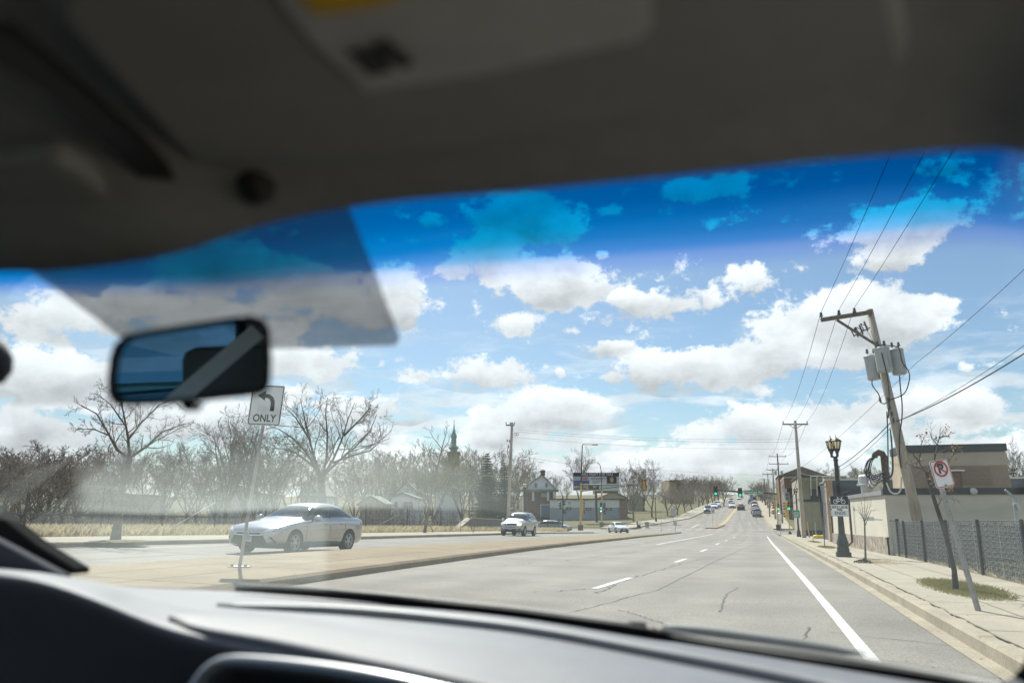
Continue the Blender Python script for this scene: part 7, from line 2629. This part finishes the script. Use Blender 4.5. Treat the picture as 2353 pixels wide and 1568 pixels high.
# cowl, wipers and the sliver of red bonnet beyond the glass
out1 = [(120, 1338, 1.22), (350, 1349, 1.33), (560, 1353, 1.40), (900, 1381, 1.42), (1176, 1408, 1.40), (1500, 1452, 1.34), (1900, 1512, 1.25), (2340, 1582, 1.1)]
o1 = resample([atY(*q) for q in out1], 40)
MB().grid([[p + Vector((0, -.08, -.05)) for p in o1], [p + Vector((0, -.02, -.012)) for p in o1], [p + Vector((0, .05, -.02)) for p in o1], [p + Vector((0, .12, -.05)) for p in o1]]).build('cowl', 'cowl', CAR, smooth_=True)
hood = resample([atY(*q) for q in [(120, 1338, 1.45), (345, 1346, 1.50), (560, 1351, 1.53), (900, 1378, 1.55), (1176, 1404, 1.53), (1500, 1448, 1.48), (1900, 1508, 1.40), (2340, 1580, 1.28)]], 40)
MB().grid([hood] + [[Vector((p.x, p.y + dy, p.z - dz)) for p in hood] for dy, dz in ((.12, .012), (.4, .06), (.7, .16), (.85, .4))]).build('bonnet', 'red_paint', CAR, smooth_=True)
def wiper(pp, w0, w1):
    P = resample([atY(*q) for q in pp], 30)
    W = MB().tube(P, [w0 + (w1 - w0) * i / 29 for i in range(30)], 6).build('wiper', 'wiper', CAR, smooth_=True)
    MB().tube([p + Vector((0, -.012, -.008)) for p in P[4:]], .006, 4).build('wiper_blade', 'wiper', W)
wiper([(545, 1350, 1.37), (700, 1358, 1.37), (860, 1372, 1.365), (1000, 1386, 1.36), (1200, 1408, 1.34), (1330, 1426, 1.32), (1480, 1446, 1.29)], .010, .012)
wiper([(1500, 1450, 1.28), (1600, 1472, 1.27), (1800, 1500, 1.22), (2000, 1530, 1.17), (2200, 1565, 1.1), (2330, 1590, 1.04)], .010, .010)
MB().tube(resample([atY(*q) for q in [(1525, 1446, 1.34), (1620, 1452, 1.33), (1760, 1470, 1.30), (1990, 1502, 1.24)]], 20), [.010] * 14 + [.009, .008, .007, .005, .003, .001], 8).build('cowl_rib', 'cowl', CAR, smooth_=True)

M['frit_black'] = mat('matt_black', (.02, .021, .021), 1.0, var=0, spec=.05)
M['trim_grey'] = mat('pillar_trim_grey', (.07, .073, .085), .9, var=0, spec=.1)
# left front pillar and its trim
def slab_px(name, m, px, Y, d=(0, .03, 0)):
    return MB().prism([atY(x, y, Y) for x, y in px], d).build(name, m, CAR, bevel=.004)
slab_px('front_pillar', 'frit_black', [(-60, 1142), (8, 1192), (80, 1248), (172, 1304), (172, 1318), (140, 1318), (60, 1278), (-60, 1212)], .98)
slab_px('pillar_trim', 'trim_grey', [(-60, 1214), (20, 1256), (140, 1320), (140, 1345), (-60, 1330)], .93, (0, .02, 0))
c = atD(-14, 835, .8)
MB().lathe(c + Vector((-.004, 0, -.022)), [(.004, 0), (.014, .004), (.020, .016), (.019, .03), (.010, .046), (.002, .05)], 16).build('grab_handle', 'cabin_black', CAR, smooth_=True)
tg = bpy.data.materials.new('tinted_side_glass')
tg.use_nodes = True
t = tg.node_tree
t.nodes.clear()
a1 = nd(t, 'ShaderNodeBsdfTransparent'); a1.inputs[0].default_value = (.42, .62, .74, 1)
a2 = nd(t, 'ShaderNodeBsdfGlossy'); a2.inputs['Roughness'].default_value = .02
a3 = nd(t, 'ShaderNodeMixShader'); a3.inputs[0].default_value = .05
a4 = nd(t, 'ShaderNodeOutputMaterial')
t.links.new(a1.outputs[0], a3.inputs[1]); t.links.new(a2.outputs[0], a3.inputs[2]); t.links.new(a3.outputs[0], a4.inputs[0])
pv = tg.copy()
pv.node_tree.nodes['Transparent BSDF'].inputs[0].default_value = (.2, .36, .48, 1)
M['privacy'] = pv
# rest of the cabin shell so that it is dark inside and the mirror has something to look at
sh = MB()
for x in (x_l, x_r):
    sh.box2((x - .02, -2.3, .25), (x + .02, .95, 1.06))
    for y0_, y1_ in ((-.62, -.48), (-1.75, -1.5)): sh.box2((x - .02, y0_, 1.06), (x + .02, y1_, 1.6))
    sh.box2((x - .02, -2.3, 1.565), (x + .02, .40, 1.6))
sh.box2((x_l, -2.32, .25), (x_r, -2.28, 1.12))
sh.box2((x_l, -2.3, .22), (x_r, 1.3, .26))
sh.box2((x_l, 1.0, .25), (x_r, 1.04, .95))
sh.build('door_panel', 'cabin_black', CAR)
MB().box2((x_l, -2.3, 1.585), (x_r, .40, 1.598)).build('roof_lining', 'headliner', CAR)
for y0_, y1_ in ((-1.5, -.62), (-.48, .40)): MB().box2((x_l - .003, y0_, 1.06), (x_l + .003, y1_, 1.565)).build('side_window', tg if y1_ > 0 else M['privacy'], CAR)
for x in (CXM - .37,):
    s_ = MB().box((x, -.46, .98), (.48, .16, .60), (-.2, 0, 0)).build('driver_seat', 'seat', CAR, bevel=.05)
    MB().box((x - .05, -.58, 1.36), (.22, .10, .12)).build('headrest', 'seat', s_, bevel=.03)
MB().box((CXM, -1.35, 1.0), (1.5, .2, .75), (-.2, 0, 0)).build('rear_seat', 'seat', CAR, bevel=.05)
M['belt'] = mat('belt_webbing', (.85, .86, .86), .8, var=.05)
def reflected(px, py, Y):
    q = on_mirror(px, py)
    d = (q - Vector((0, 0, EYE))).normalized()
    d = d - n_ * 2 * d.dot(n_)
    return q + d * ((Y - q.y) / d.y)
b0, b1 = reflected(590, 760, -.40), reflected(372, 945, -.30)
w_ = (b1 - b0).normalized().cross(Y3).normalized() * .017
MB().prism([b0 - w_, b0 + w_, b1 + w_, b1 - w_], (0, .003, 0)).build('seat_belt', 'belt', CAR)
